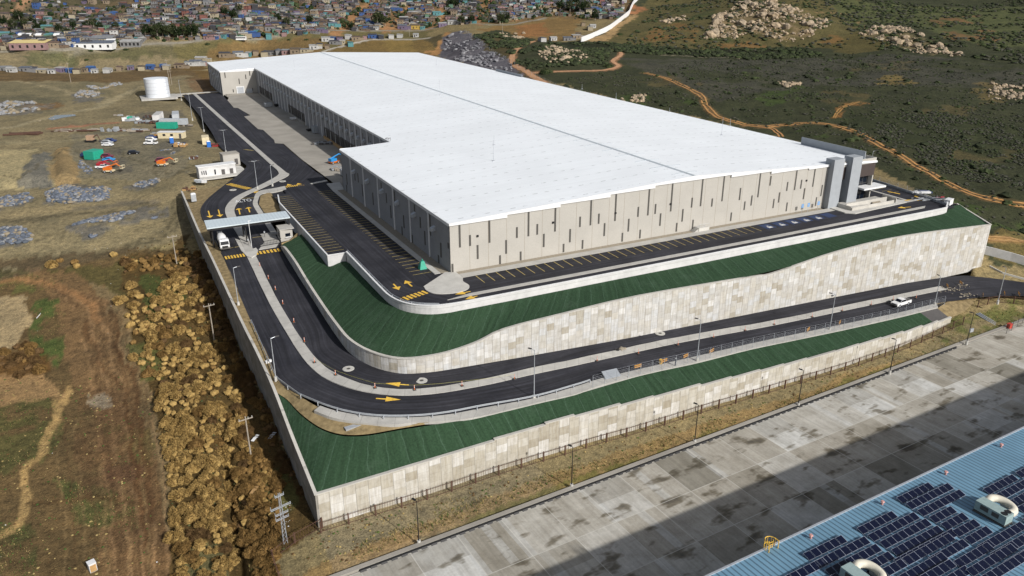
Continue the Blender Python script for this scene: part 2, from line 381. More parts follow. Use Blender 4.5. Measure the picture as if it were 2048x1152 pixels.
# ---- land cover: what grows or lies where
_sw = np.clip(RR*.010, .8, 7)
WX = GX+(fbm(GX/14, GY/14, 21)-.5)*_sw*2.4+(fbm(GX/4, GY/4, 23)-.5)*_sw*1.2; WY = GY+(fbm(GX/14, GY/14, 31)-.5)*_sw*2.4+(fbm(GX/4, GY/4, 33)-.5)*_sw*1.2
cov = np.empty(GX.shape+(3,)); cov[:] = s2l(132, 118, 82); grass = np.zeros(GX.shape)
def fill(pts, rgb, a=1.0, breakup=0.0, sc=9):
    m = poly_mask(WX, WY, gpoly(pts)).astype(float)*a
    if breakup: m *= np.clip((fbm(GX/sc, GY/sc, 77)-breakup)*8+.5, 0, 1)
    cov[:] = cov*(1-m[..., None])+np.array(s2l(*rgb))*m[..., None]
def stroke(pts, w, rgb, a=1.0, soft=.35, warp=True, rut=0.0):
    d = line_dist(WX if warp == 1 else GX*.75+WX*.25, WY if warp == 1 else GY*.75+WY*.25, gline(pts), w*2+6); m = np.clip((w/2-d)/(w*soft)+.5, 0, 1)*a
    if rut: m *= 1-.6*np.exp(-(d/rut)**2)
    cov[:] = cov*(1-m[..., None])+np.array(s2l(*rgb))*m[..., None]
# drainage field, lower left
fill([(-500, 545), (0, 545), (330, 505), (372, 470), (640, 1060), (540, 1240), (-500, 1300)], (97, 80, 52))
fill([(-500, 545), (0, 545), (330, 515), (350, 580), (270, 600), (150, 560), (-500, 570)], (86, 80, 45), .8)
fill([(60, 535), (150, 545), (220, 570), (330, 760), (350, 900), (345, 1240), (200, 1240), (200, 850), (120, 680), (110, 600)], (114, 90, 60), .9)
fill([(190, 560), (230, 575), (330, 800), (350, 1000), (330, 1100), (300, 900), (250, 700)], (125, 112, 80), .55)
fill([(-400, 590), (60, 590), (70, 640), (30, 690), (-60, 710), (-400, 700)], (150, 132, 98))
fill([(-400, 700), (0, 705), (100, 690), (110, 740), (40, 760), (-400, 760)], (92, 68, 36), .9)
fill([(75, 600), (118, 595), (138, 690), (120, 730), (60, 680)], (66, 84, 40), .85, .47, 3.2)
fill([(-200, 545), (60, 550), (125, 560), (100, 580), (-200, 590)], (84, 86, 46), .8, .47, 4)
fill([(-300, 830), (70, 790), (115, 800), (125, 880), (70, 950), (-300, 960)], (82, 80, 46), .85, .47, 3.2)
fill([(110, 960), (265, 990), (280, 1060), (150, 1050)], (80, 82, 46), .85, .48, 3)
fill([(-300, 1060), (60, 1050), (75, 1200), (-300, 1240)], (80, 80, 46), .8, .48, 3.2)
fill([(200, 840), (300, 860), (320, 930), (230, 930)], (86, 84, 46), .7, .45, 5)
for k_ in range(13):
    o_ = k_*9-55; c_ = (88, 66, 44) if k_ % 3 else (142, 112, 78)
    stroke([(40+o_*.2, 548+k_*1.5), (130+o_*.5, 560+k_*2), (190+o_*.8, 610), (225+o_*.9, 700), (245+o_, 800), (262+o_, 920), (275+o_, 1040), (285+o_, 1160)], .35+.12*(k_ % 4), c_, .5)
for k_ in range(9): stroke([(100+k_*22, 820+k_*9), (118+k_*21, 930), (126+k_*20, 1040), (130+k_*21, 1150)], .3+.1*(k_ % 3), (84, 64, 42) if k_ % 2 else (130, 108, 72), .45)
fill([(150, 780), (235, 770), (290, 900), (300, 1060), (220, 1100), (150, 950)], (98, 74, 50), .5, .46, 7); fill([(170, 790), (215, 785), (225, 815), (180, 812)], (150, 140, 120), .6, .4, 4); fill([(200, 905), (265, 900), (290, 960), (215, 965)], (86, 60, 44), .55, .45, 5)
stroke([(145, 770), (100, 835), (88, 905), (52, 940), (46, 1040), (-20, 1080)], 1.5, (170, 140, 88), .8)
stroke([(118, 780), (90, 850), (84, 910)], .8, (170, 140, 88), .6)
fill([(0, 745), (90, 745), (130, 790), (60, 800), (0, 810)], (152, 122, 82), .7)
stroke([(228, 620), (240, 700), (265, 760), (285, 900), (300, 1050)], 1.0, (78, 55, 34), .75)
stroke([(170, 640), (205, 720), (250, 800), (270, 930), (285, 1100)], .8, (88, 62, 38), .6)
stroke([(10, 560), (80, 560), (160, 590), (200, 640)], 2.0, (140, 104, 66), .8)
stroke([(150, 900), (260, 905)], 1, (80, 62, 40), .6); stroke([(60, 1010), (190, 1000), (280, 1010)], 1, (82, 62, 38), .6)
# bush strip floor
fill([(238, 505), (372, 470), (640, 1060), (560, 1240), (345, 1240), (330, 900), (262, 640)], (84, 68, 38))
fill([(285, 545), (345, 560), (365, 600), (300, 650)], (76, 84, 42), .9); fill([(255, 680), (310, 680), (330, 760), (280, 760)], (80, 84, 44), .8)
fill([(500, 950), (560, 930), (590, 1010), (540, 1090), (500, 1060)], (92, 92, 50), .8, .45, 4)
fill([(360, 1090), (450, 1100), (470, 1200), (360, 1200)], (112, 108, 72), .7)
# construction yard
fill([(-500, 545), (0, 545), (350, 500), (362, 385), (390, 370), (440, 330), (375, 185), (300, 150), (-500, 150)], (134, 121, 84))
fill([(-300, 520), (110, 512), (250, 500), (345, 500), (345, 512), (240, 515), (100, 536), (-300, 545)], (88, 72, 46), .85)
fill([(-200, 300), (75, 300), (62, 378), (-200, 385)], (165, 150, 102), .9)
fill([(62, 310), (97, 305), (104, 372), (46, 372)], (104, 104, 98), .85)
fill([(104, 306), (146, 298), (152, 368), (110, 374)], (150, 124, 74), .9)
fill([(140, 270), (360, 265), (375, 345), (150, 352)], (120, 113, 90), .8)
fill([(0, 470), (190, 450), (330, 430), (330, 480), (0, 520)], (142, 128, 88), .7)
fill([(190, 455), (280, 440), (320, 450), (270, 480), (190, 490)], (150, 134, 90), .6)
stroke([(-200, 455), (0, 428), (150, 415), (340, 385), (380, 372)], 9, (146, 130, 88), .9)
stroke([(-100, 445), (60, 438), (190, 428), (320, 408)], 2.4, (92, 84, 62), .8)
stroke([(150, 420), (250, 408), (318, 400)], 4, (104, 98, 86), .7)
stroke([(40, 510), (200, 502), (285, 480), (322, 455), (345, 420), (352, 398)], 1.6, (84, 76, 52), .75, rut=.4)
stroke([(80, 520), (220, 508), (300, 486), (335, 460)], 1.2, (84, 76, 52), .6)
for a_, w_ in (([(60, 440), (200, 425), (300, 402)], .9), ([(60, 444), (200, 430), (300, 408)], .9), ([(100, 470), (240, 452), (330, 425)], .8), ([(0, 350), (60, 345), (130, 300), (240, 296)], .9), ([(240, 300), (300, 330), (380, 345)], 1.0), ([(150, 300), (260, 318), (340, 355)], .9), ([(0, 488), (120, 478), (260, 462), (340, 436)], 1.0), ([(0, 300), (120, 286), (280, 282)], .8), ([(280, 370), (345, 352), (392, 330)], 1.2), ([(300, 480), (340, 455), (350, 420)], .9)):
    stroke(a_, w_, (92, 84, 60), .65)
fill([(60, 130), (200, 160), (240, 200), (0, 210), (-100, 190)], (112, 106, 76), .6, .42, 16); fill([(240, 200), (360, 210), (350, 250), (180, 240)], (124, 112, 78), .7, .42, 14)
stroke([(-100, 290), (60, 284), (200, 276), (330, 262)], 6, (150, 138, 98), .7)
stroke([(-200, 285), (0, 258), (100, 236), (190, 216), (225, 198), (300, 176)], 6, (156, 143, 104), .9)
stroke([(30, 160), (110, 178), (160, 190), (225, 197)], 5, (152, 138, 98), .9)
stroke([(112, 256), (170, 252), (220, 247)], 4, (166, 102, 68), .9); stroke([(110, 262), (240, 262)], 4, (120, 102, 76), .8)
fill([(-400, 132), (0, 140), (300, 138), (415, 128), (430, 180), (360, 150), (250, 165), (60, 162), (-400, 160)], (108, 84, 44), .85)
fill([(-400, 195), (40, 190), (130, 205), (100, 225), (-400, 250)], (106, 100, 74), .8)
fill([(30, 218), (100, 218), (130, 212), (110, 205), (40, 208)], (130, 98, 52), .8)
fill([(370, 160), (430, 155), (440, 190), (390, 190)], (128, 98, 62), .8)
for p in ([(84, 388), (132, 370), (218, 374), (240, 392), (200, 406), (96, 408)], [(-20, 398), (55, 382), (74, 398), (40, 414), (-20, 420)], [(122, 456), (175, 438), (295, 412), (332, 412), (330, 434), (215, 462), (186, 480), (150, 464)], [(-30, 458), (40, 448), (74, 470), (66, 490), (-30, 498)], [(255, 374), (285, 360), (324, 355), (326, 366), (285, 380)], [(-30, 210), (30, 202), (104, 212), (70, 228), (-30, 236)], [(145, 194), (165, 180), (206, 186), (200, 204), (155, 206)]): fill(p, (104, 102, 98), .8, .42, 3.5)
for p in ([(270, 225), (370, 222), (370, 262), (255, 270)], [(180, 300), (250, 296), (260, 345), (170, 352)], [(310, 285), (370, 280), (375, 315), (312, 318)]): fill(p, (98, 94, 84), .7, .44, 5)
# bank and brow road below the settlement
fill([(-500, 120), (0, 104), (200, 95), (512, 79), (850, 60), (870, 110), (512, 110), (420, 120), (150, 124), (-500, 135)], (104, 97, 62))
fill([(200, 110), (300, 95), (330, 112), (250, 122)], (98, 96, 58), .7); fill([(60, 105), (120, 102), (150, 120), (40, 126)], (94, 96, 58), .8)
fill([(420, 96), (512, 82), (640, 74), (650, 110), (420, 120)], (122, 98, 60), .8)
fill([(640, 108), (700, 82), (760, 77), (868, 77), (872, 112)], (118, 98, 56)); fill([(760, 80), (820, 80), (830, 104), (780, 104)], (140, 118, 62), .6)
fill([(845, 80), (885, 68), (890, 85), (868, 98)], (86, 78, 54))
fill([(855, 108), (885, 82), (893, 62), (904, 64), (898, 92), (885, 108)], (168, 126, 76))
fill([(960, 58), (1060, 38), (1165, 34), (1145, 80), (1075, 82), (985, 72)], (128, 104, 62)); fill([(1030, 55), (1090, 45), (1100, 70), (1030, 75)], (150, 100, 56), .6)
stroke([(-500, 122), (0, 103.5), (125, 99), (300, 88.5), (512, 79), (850, 60.5), (1000, 50), (1060, 42), (1090, 36)], 5, (140, 132, 112), .9, warp=2)
stroke([(-200, 134), (150, 127), (300, 127)], 2, (150, 130, 90), .8)
stroke([(280, 142), (400, 141), (415, 139)], 3, (176, 156, 112), .8)
stroke([(640, 106), (700, 89), (760, 79), (860, 76)], 3, (176, 170, 158), .95, warp=2)
# the settlement's ground
fill([(-600, 116), (0, 101), (512, 76), (850, 58), (1000, 48), (1090, 34), (1240, 40), (1290, -10), (1290, -70), (-600, -70)], (112, 92, 62))
fill([(-500, 60), (30, 60), (150, 40), (300, 25), (330, -60), (-500, -60)], (76, 74, 50), .85, .42, 40)
fill([(540, 20), (620, 10), (640, -20), (500, -20)], (84, 72, 50), .8)
for l, w in (([(668, 72), (690, 52), (706, 32), (728, 8)], 9), ([(768, 64), (785, 45), (798, 30), (812, 14)], 8), ([(862, 58), (880, 44), (888, 30), (876, 18)], 8), ([(962, 52), (967, 30), (968, 0), (970, -20)], 7), ([(30, 24), (45, 12), (64, -6)], 9), ([(1030, 44), (1045, 20), (1050, 0)], 5)):
    stroke(l, w, (160, 118, 78), .95)
# rock cut behind the building
fill([(878, 112), (884, 84), (903, 66), (922, 60), (944, 74), (985, 104), (1040, 138), (1075, 160), (1030, 166), (930, 128)], (98, 96, 104))
fill([(893, 100), (905, 80), (925, 100), (960, 130), (930, 128)], (66, 64, 72), .7, .45, 8); fill([(930, 80), (960, 95), (1000, 125), (975, 125), (935, 98)], (120, 118, 124), .6, .45, 12)
# eastern hills
fill([(945, 70), (1000, 60), (1100, 82), (1165, 84), (1262, 28), (1275, -70), (2500, -70), (2500, 560), (1985, 530), (1900, 430), (1750, 330), (1500, 262), (1060, 160), (1000, 112)], (62, 66, 46))
fill([(945, 70), (1000, 66), (1070, 80), (1030, 110), (1020, 130), (975, 98)], (84, 76, 50))
fill([(1190, 80), (1290, 12), (1330, -70), (1700, -70), (1720, 40), (1690, 96), (1560, 94), (1400, 100), (1250, 90)], (94, 88, 54))
for p in ([(1285, 66), (1350, 45), (1400, 62), (1385, 86), (1290, 84)], [(1420, 92), (1500, 86), (1545, 92), (1450, 99)], [(1600, 92), (1660, 70), (1690, 85)]): fill(p, (128, 96, 54), .75, .42, 12)
for p in ([(1330, 20), (1420, 5), (1440, 30), (1350, 40)], [(1400, 66), (1460, 60), (1470, 82), (1410, 82)]): fill(p, (70, 78, 46), .8, .42, 14)
fill([(1100, 84), (1200, 85), (1400, 99), (1600, 94), (1650, 112), (1500, 119), (1300, 108), (1150, 96)], (42, 47, 31), .9)
fill([(1230, 116), (1400, 118), (1500, 120), (1800, 107), (1940, 120), (2100, 150), (2100, 175), (1800, 172), (1600, 175), (1500, 185), (1330, 158)], (76, 75, 68), .7, .4, 26)
fill([(1640, -10), (2300, -10), (2300, 90), (2000, 95), (1900, 80), (1780, 45), (1700, 50)], (82, 88, 54), .9)
for p in ([(1860, 36), (1960, 30), (1955, 52), (1880, 56)], [(1880, 62), (1980, 60), (2000, 84), (1900, 80)]): fill(p, (118, 88, 58), .8, .42, 18)
fill([(1640, 95), (1720, 60), (1790, 90), (1700, 108)], (92, 84, 48), .8)
fill([(1740, 158), (1800, 148), (1835, 168), (1760, 174)], (126, 108, 58), .7, .42, 6); fill([(1940, 165), (2000, 160), (2010, 200), (1970, 210)], (120, 104, 64), .6, .45, 6)
for p in ([(1230, 190), (1300, 185), (1290, 215), (1240, 215)], [(1500, 190), (1600, 170), (1640, 190), (1540, 215)], [(1580, 262), (1650, 258), (1660, 275), (1600, 280)], [(1790, 430), (1900, 400), (2048, 440), (2048, 470), (1900, 450)], [(1350, 190), (1400, 200), (1390, 215)]): fill(p, (66, 82, 40), .8, .42, 10)
fill([(1330, 165), (1440, 160), (1500, 190), (1440, 205)], (72, 72, 62), .8); fill([(1650, 230), (1760, 220), (2048, 260), (2048, 330), (1850, 300)], (58, 64, 42), .8)
fill([(1960, 470), (2060, 470), (2060, 530), (1990, 520)], (104, 92, 52), .8)
fill([(1415, 75), (1440, 30), (1480, 10), (1530, 6), (1590, 20), (1640, 38), (1640, 62), (1600, 78), (1545, 80), (1500, 62), (1470, 75)], (140, 120, 88), .7, .45, 9); fill([(1725, 68), (1770, 55), (1830, 68), (1890, 96), (1885, 110), (1840, 106), (1790, 90)], (130, 116, 84), .65, .45, 7)
for p in ([(1270, 160), (1340, 150), (1400, 170), (1330, 180)], [(1640, 180), (1740, 190), (1720, 214), (1630, 206)], [(1850, 200), (1950, 210), (1930, 240), (1840, 230)], [(1900, 280), (2048, 290), (2048, 330), (1900, 320)], [(1700, 130), (1830, 122), (1840, 140), (1700, 148)]): fill(p, (96, 86, 56), .6, .46, 12)
TR = (166, 124, 88)
stroke([(1070, 82), (1042, 92), (1028, 104), (1024, 118), (1034, 134), (1058, 147), (1090, 166)], 5, TR, .95, warp=2)
stroke([(1060, 147), (1110, 144), (1180, 142), (1222, 138), (1236, 131), (1226, 122), (1242, 110), (1236, 101), (1200, 96)], 4, (164, 122, 88), .95, warp=2)
stroke([(1236, 101), (1300, 108), (1350, 112)], 2, (150, 140, 116), .7, warp=2)
stroke([(1288, 146), (1330, 156), (1386, 182), (1404, 194), (1412, 212), (1440, 236), (1520, 253), (1560, 251), (1640, 247), (1700, 260), (1760, 291), (1830, 331), (1900, 369), (1980, 398), (2070, 414), (2300, 440)], 3.6, (150, 116, 74), .95, warp=2, rut=.7)
stroke([(1670, 235), (1690, 212), (1720, 205)], 2, (150, 104, 52), .7); stroke([(1975, 477), (2070, 490), (2300, 520)], 4, (160, 124, 76), .9, warp=2)
stroke([(1610, 22), (1700, 30), (1730, 60)], 2, (150, 120, 84), .7); stroke([(1960, 88), (2050, 106)], 2, (130, 116, 80), .7)
fill([(1165, 84), (1200, 70), (1262, 30), (1285, 18), (1250, 50), (1215, 82)], (168, 138, 92), .95)
fill([(1262, 28), (1270, 2), (1290, 18), (1280, 30)], (166, 112, 72), .9)
# strip under the lower retaining wall
fill([(550, 1115), (640, 1060), (1640, 745), (1900, 640), (2300, 560), (2300, 640), (2048, 690), (720, 1150), (660, 1300), (500, 1300)], (124, 112, 80))
fill([(600, 1150), (760, 1085), (1100, 955), (1500, 815), (1800, 720), (1850, 730), (1500, 850), (1100, 1000), (760, 1110), (640, 1180)], (136, 112, 70), .8)
fill([(900, 1055), (1200, 940), (1600, 800), (1900, 690), (1920, 700), (1600, 826), (1200, 968), (900, 1082)], (104, 100, 50), .85, .44, 4)
fill([(690, 1110), (800, 1070), (860, 1090), (740, 1140)], (150, 120, 70), .7); fill([(1880, 640), (2048, 600), (2100, 640), (2000, 670), (1900, 690)], (88, 96, 44), .8, .48, 3.2)
fill([(820, 1020), (940, 985), (960, 1010), (860, 1060)], (92, 84, 64), .7, .45, 4)
# inside the site the land lies under the fill
SITE = np.array([(19.6, 109.4), (150, 110.5), (186, 114.5), (205, 119), (221, 131.5), (217, 150), (213, 320), (206, 548), (66, 548), (62, 500), (43.5, 500), (43.2, 418), (41.5, 342), (44.5, 312), (44.5, 301), (39, 290), (31.5, 277.5), (19.6, 276)])
_m = poly_mask(GX, GY, SITE); _zs = np.where(GY < 137, -23.0, np.where(GX < 44, -14.0, -8.0))
HG = np.where(_m, np.minimum(HG, _zs), HG)
NEIGH = np.array([(22, 94), (236, 105.8), (236, 30), (60, 30)]); HG = np.where(poly_mask(GX, GY, NEIGH), np.minimum(HG, -21.5), HG)
me = bpy.data.meshes.new('terrain'); nv = NR*NT
me.vertices.add(nv); me.vertices.foreach_set('co', np.stack([GX, GY, HG], -1).astype(np.float32).ravel())
_i = (np.arange(NR-1)[:, None]*NT+np.arange(NT-1)[None]).ravel(); quads = np.stack([_i, _i+NT, _i+NT+1, _i+1], -1)[:, ::-1]
quads = quads[:, ::-1]; nq = len(quads)
me.loops.add(nq*4); me.loops.foreach_set('vertex_index', quads.astype(np.int32).ravel())
me.polygons.add(nq); me.polygons.foreach_set('loop_start', (np.arange(nq)*4).astype(np.int32)); me.polygons.foreach_set('loop_total', np.full(nq, 4, np.int32))
me.polygons.foreach_set('use_smooth', np.ones(nq, bool)); me.update(calc_edges=True)
_lum = cov.mean(-1, keepdims=True); _fld = ((GY < 245) & (GX < 19))[..., None]; cov = np.where(_fld, (cov*.9+_lum*.1)*1.18, np.where((GX < 60)[..., None], cov*.74+_lum*np.array([.255, .26, .27]), cov*.88+_lum*.12))*np.where(GX > 30+GY*.2, .96, 1.0)[..., None]*np.where((GY < 140) & (GX > 19), 1.3, 1.0)[..., None]
ca = me.color_attributes.new('cover', 'FLOAT_COLOR', 'POINT'); ca.data.foreach_set('color', np.concatenate([cov, np.ones(cov.shape[:2]+(1,))], -1).astype(np.float32).ravel())
m, nt, b = new_mat('ground_cover'); at = nd(nt, 'ShaderNodeAttribute', attribute_name='cover'); p = pos(nt)
n1 = noise(nt, p, .09, 5, .65); n2 = noise(nt, p, .7, 5, .7); n3 = noise(nt, p, 3.2, 3, .7)
c = mixc(nt, at.outputs[0], ramp(nt, n1, [(.3, (.74, .76, .78)), (.7, (1.24, 1.2, 1.14))]), 1.0, 'MULTIPLY')
c = mixc(nt, c, ramp(nt, n2, [(.32, (.6, .6, .62)), (.5, (1, 1, 1)), (.7, (1.36, 1.32, 1.26))]), 1.0, 'MULTIPLY')
c = mixc(nt, c, ramp(nt, n3, [(.35, (.66, .66, .66)), (.65, (1.22, 1.22, 1.2))]), 1.0, 'MULTIPLY')
nt.links.new(c, b.inputs['Base Color']); b.inputs['Roughness'].default_value = 1.0; b.inputs['Specular IOR Level'].default_value = .1
bump(nt, b, math_(nt, 'ADD', n2, math_(nt, 'MULTIPLY', n3, .4)), .5, .7)
me.materials.append(m)
terrain = bpy.data.objects.new('terrain', me); COL.objects.link(terrain); terrain['kind'] = 'structure'

def track(pts, offs, w, rgb, name='dirt_track', k=14, lift=.14):
    mt = plain(name+'_earth', tuple(c*.85 for c in s2l(*rgb)), 1.0, .25, .5); c = gline(pts, k)
    q = [c[0]]
    for p in c[1:]:
        n = max(1, int(np.hypot(*(p-q[-1]))/2.0)); q += [q[-1]+(p-q[-1])*(j+1)/n for j in range(n)]
    c = np.array(q); d = np.gradient(c, axis=0); d /= np.linalg.norm(d, axis=1)[:, None]+1e-9; nn = np.stack([-d[:, 1], d[:, 0]], -1); t = np.cumsum(np.r_[0, np.hypot(*np.diff(c, axis=0).T)])
    for o_ in offs:
        wob = (fbm(t/6+o_*7, t*0+3, 5)-.5)*.7; ww = w*(.75+.6*fbm(t/5, t*0+o_, 8))[:, None]
        a, b = c+nn*(o_+wob)[:, None]-nn*ww/2, c+nn*(o_+wob)[:, None]+nn*ww/2; m_ = (a+b)/2; mb = MB(); n0 = len(c)
        for r_ in range(n0):
            for p in (a[r_], m_[r_], b[r_]): mb.v.append((p[0], p[1], float(hat(p[0], p[1]))+lift))
        for r_ in range(n0-1):
            for j in (0, 1): mb.f.append((r_*3+j+1, r_*3+j, (r_+1)*3+j, (r_+1)*3+j+1)[::-1]); mb.m.append(0); mb.uv.append([(0, 0)]*4)
        o = mb.build(name, mt, smooth=True); o['kind'] = 'structure'
# ---------------------------------------------------------------- site materials
def asphalt(name, base, streak=True):
    m, nt, b = new_mat(name); p = pos(nt); u = uvc(nt)
    n1 = noise(nt, p, .12, 4); n2 = noise(nt, p, 1.3, 4); n3 = noise(nt, scale_v(nt, u, (1.6, .03, 1)), 1.0, 3)
    c = mixc(nt, base, ramp(nt, n1, [(.3, (.64, .64, .68)), (.7, (1.5, 1.44, 1.36))]), 1.0, 'MULTIPLY')
    c = mixc(nt, c, ramp(nt, n3, [(.32, gray(.62)), (.5, gray(1)), (.68, gray(1.55))]), 1.0, 'MULTIPLY')
    c = mixc(nt, c, ramp(nt, n2, [(.3, gray(.86)), (.7, gray(1.16))]), 1.0, 'MULTIPLY')
    nt.links.new(c, b.inputs['Base Color']); b.inputs['Roughness'].default_value = .85; b.inputs['Specular IOR Level'].default_value = .3
    return m
M['asphalt'] = asphalt('fresh_asphalt', (.0225, .0235, .0305)); M['asphalt_worn'] = asphalt('worn_asphalt', (.034, .034, .036))
def concrete(name, base, joint=0.0, var=.14, scale=.35):
    m, nt, b = new_mat(name); p = pos(nt)
    c = mixc(nt, base, ramp(nt, noise(nt, p, scale, 5), [(.3, gray(1-var)), (.7, gray(1+var*.8))]), 1.0, 'MULTIPLY')
    c = mixc(nt, c, ramp(nt, noise(nt, p, 4, 4), [(.3, gray(.93)), (.7, gray(1.05))]), 1.0, 'MULTIPLY')
    if joint:
        s = nd(nt, 'ShaderNodeSeparateXYZ'); nt.links.new(uvc(nt), s.inputs[0]); f = math_(nt, 'FRACT', math_(nt, 'DIVIDE', s.outputs[1], joint))
        c = mixc(nt, c, gray(.55), math_(nt, 'MULTIPLY', math_(nt, 'LESS_THAN', f, .12/joint), .5), 'MULTIPLY')
    nt.links.new(c, b.inputs['Base Color']); b.inputs['Roughness'].default_value = .9; b.inputs['Specular IOR Level'].default_value = .2
    return m
M['concrete'] = concrete('light_concrete', (.42, .41, .385), 3.0); M['kerb'] = concrete('kerb_concrete', (.5, .49, .46)); M['cap'] = concrete('wall_cap_concrete', (.47, .455, .42), 3.0)
M['court'] = concrete('court_concrete', (.33, .31, .275), 6.0, .18, .12); M['precast'] = concrete('white_precast', (.56, .56, .56), 3.2); M['gravelbed'] = concrete('gravel_bed', (.3, .265, .21), 0, .2, 2.5)
M['verge'] = concrete('dry_verge', (.25, .19, .1), 0, .4, .9)
M['beige'] = concrete('beige_tilt_up', (.41, .395, .365), 0, .05, .2); M['shadewall'] = concrete('shade_toned_panels', (.285, .287, .297), 0, .08, .3)  # side panels: beige darkened to grey, the west side's shade put into the colour
def panels(name, pw, ph, cols, stagger=.5, seamcol=(.2, .19, .17), seam=.02):
    m, nt, b = new_mat(name); s = nd(nt, 'ShaderNodeSeparateXYZ'); nt.links.new(uvc(nt), s.inputs[0])
    ux = math_(nt, 'DIVIDE', s.outputs[0], pw); ix = math_(nt, 'FLOOR', ux); fx = math_(nt, 'FRACT', ux)
    st = math_(nt, 'MULTIPLY', math_(nt, 'FRACT', math_(nt, 'MULTIPLY', ix, .5)), 2*stagger)
    uy = math_(nt, 'ADD', math_(nt, 'DIVIDE', s.outputs[1], ph), st); iy = math_(nt, 'FLOOR', uy); fy = math_(nt, 'FRACT', uy)
    cb = nd(nt, 'ShaderNodeCombineXYZ'); nt.links.new(ix, cb.inputs[0]); nt.links.new(iy, cb.inputs[1])
    w = nd(nt, 'ShaderNodeTexWhiteNoise'); w.noise_dimensions = '2D'; nt.links.new(cb.outputs[0], w.inputs[0])
    c = ramp(nt, w.outputs[0], cols)
    c = mixc(nt, c, ramp(nt, noise(nt, pos(nt), .8, 6, .75), [(.3, (.8, .79, .77)), (.5, gray(1)), (.7, (1.1, 1.1, 1.08))]), 1.0, 'MULTIPLY')
    c = mixc(nt, c, ramp(nt, noise(nt, scale_v(nt, uvc(nt), (2.2, .22, 1)), 1, 4), [(.35, (.84, .81, .76)), (.6, gray(1.03))]), 1.0, 'MULTIPLY')
    e = math_(nt, 'MAXIMUM', math_(nt, 'LESS_THAN', fx, seam*1.4/pw*1.6), math_(nt, 'MULTIPLY', math_(nt, 'LESS_THAN', fy, seam/ph*1.6), .5))
    c = mixc(nt, c, seamcol, math_(nt, 'MULTIPLY', e, .7)); nt.links.new(c, b.inputs['Base Color']); b.inputs['Roughness'].default_value = .92; b.inputs['Specular IOR Level'].default_value = .15
    return m
_mse = [(0, (.36, .335, .285)), (.08, (.4, .38, .335)), (.15, (.46, .45, .425)), (.35, (.47, .465, .455)), (.55, (.49, .475, .44)), (.75, (.49, .5, .51)), (.9, (.52, .52, .515)), (1, (.58, .58, .575))]
M['mse'] = panels('retaining_panels', 1.83, 1.55, _mse, seam=.045)
M['mse_low'] = panels('retaining_panels_stained', 2.2, 1.7, seam=.045, cols= [(0, (.37, .34, .28)), (.18, (.44, .415, .36)), (.5, (.48, .46, .41)), (.8, (.53, .515, .48)), (1, (.6, .595, .58))])
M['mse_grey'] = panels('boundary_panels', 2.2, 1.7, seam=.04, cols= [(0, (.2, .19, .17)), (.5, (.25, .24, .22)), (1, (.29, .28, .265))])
m, nt, b = new_mat('green_slope_cover'); u = uvc(nt)   # sprayed green erosion cover laid in strips down the slope
c = ramp(nt, noise(nt, scale_v(nt, u, (.05, 1.1, 1)), 1.0, 3, .7), [(.28, (.021, .041, .023)), (.5, (.028, .058, .031)), (.72, (.039, .075, .043))])
s_ = nd(nt, 'ShaderNodeSeparateXYZ'); nt.links.new(u, s_.inputs[0]); f_ = math_(nt, 'FRACT', math_(nt, 'DIVIDE', math_(nt, 'ADD', s_.outputs[1], math_(nt, 'MULTIPLY', noise(nt, u, .2, 2), 1.5)), 3.3))
c = mixc(nt, c, (.06, .105, .07), math_(nt, 'MULTIPLY', math_(nt, 'LESS_THAN', f_, .05), .6))
c = mixc(nt, c, (.055, .09, .06), ramp(nt, noise(nt, pos(nt), .16, 5, .7), [(.56, gray(0)), (.74, gray(.5))]))
c = mixc(nt, c, ramp(nt, noise(nt, pos(nt), 3, 5, .7), [(.3, gray(.72)), (.7, gray(1.3))]), 1.0, 'MULTIPLY')
nt.links.new(c, b.inputs['Base Color']); b.inputs['Roughness'].default_value = 1; b.inputs['Specular IOR Level'].default_value = .1
bump(nt, b, noise(nt, pos(nt), 1.2, 5), .3, .6); M['green'] = m
m, nt, b = new_mat('white_roof_sheet'); p = pos(nt); s = nd(nt, 'ShaderNodeSeparateXYZ'); nt.links.new(p, s.inputs[0])
fy = math_(nt, 'FRACT', math_(nt, 'DIVIDE', s.outputs[1], .9)); rib = math_(nt, 'LESS_THAN', fy, .14)
by = math_(nt, 'FRACT', math_(nt, 'DIVIDE', s.outputs[1], 7.6)); dx = math_(nt, 'FRACT', math_(nt, 'DIVIDE', s.outputs[0], 3.4))
dash = math_(nt, 'MULTIPLY', math_(nt, 'LESS_THAN', by, .06), math_(nt, 'LESS_THAN', dx, .42))
c = mixc(nt, (.84, .875, .91), ramp(nt, noise(nt, p, .05, 5), [(.35, gray(.955)), (.7, gray(1.03))]), 1.0, 'MULTIPLY')
c = mixc(nt, c, ramp(nt, noise(nt, scale_v(nt, p, (.05, 1.2, 1)), 1, 3), [(.35, gray(.965)), (.65, gray(1.015))]), 1.0, 'MULTIPLY')
c = mixc(nt, c, (.86, .885, .91), rib, 'MULTIPLY'); c = mixc(nt, c, gray(.6), math_(nt, 'MULTIPLY', dash, ramp(nt, noise(nt, p, .8, 2), [(.42, gray(0)), (.55, gray(.9))])), 'MULTIPLY')
nt.links.new(c, b.inputs['Base Color']); b.inputs['Roughness'].default_value = .55; b.inputs['Specular IOR Level'].default_value = .3; M['roof'] = m
M['white'] = plain('white_metal', (.7, .71, .72), .5, .06); M['steel'] = plain('galvanised_steel', (.45, .48, .52), .4, .1, 2, .35); M['darkgrey'] = plain('dark_grey_paint', (.075, .07, .068), .6)
M['slot'] = plain('dark_slot_paint', (.07, .066, .06), .7, .1); M['black'] = plain('black_metal', (.012, .012, .013), .5); M['rust'] = plain('rusty_steel', (.09, .045, .03), .8, .3, 3)
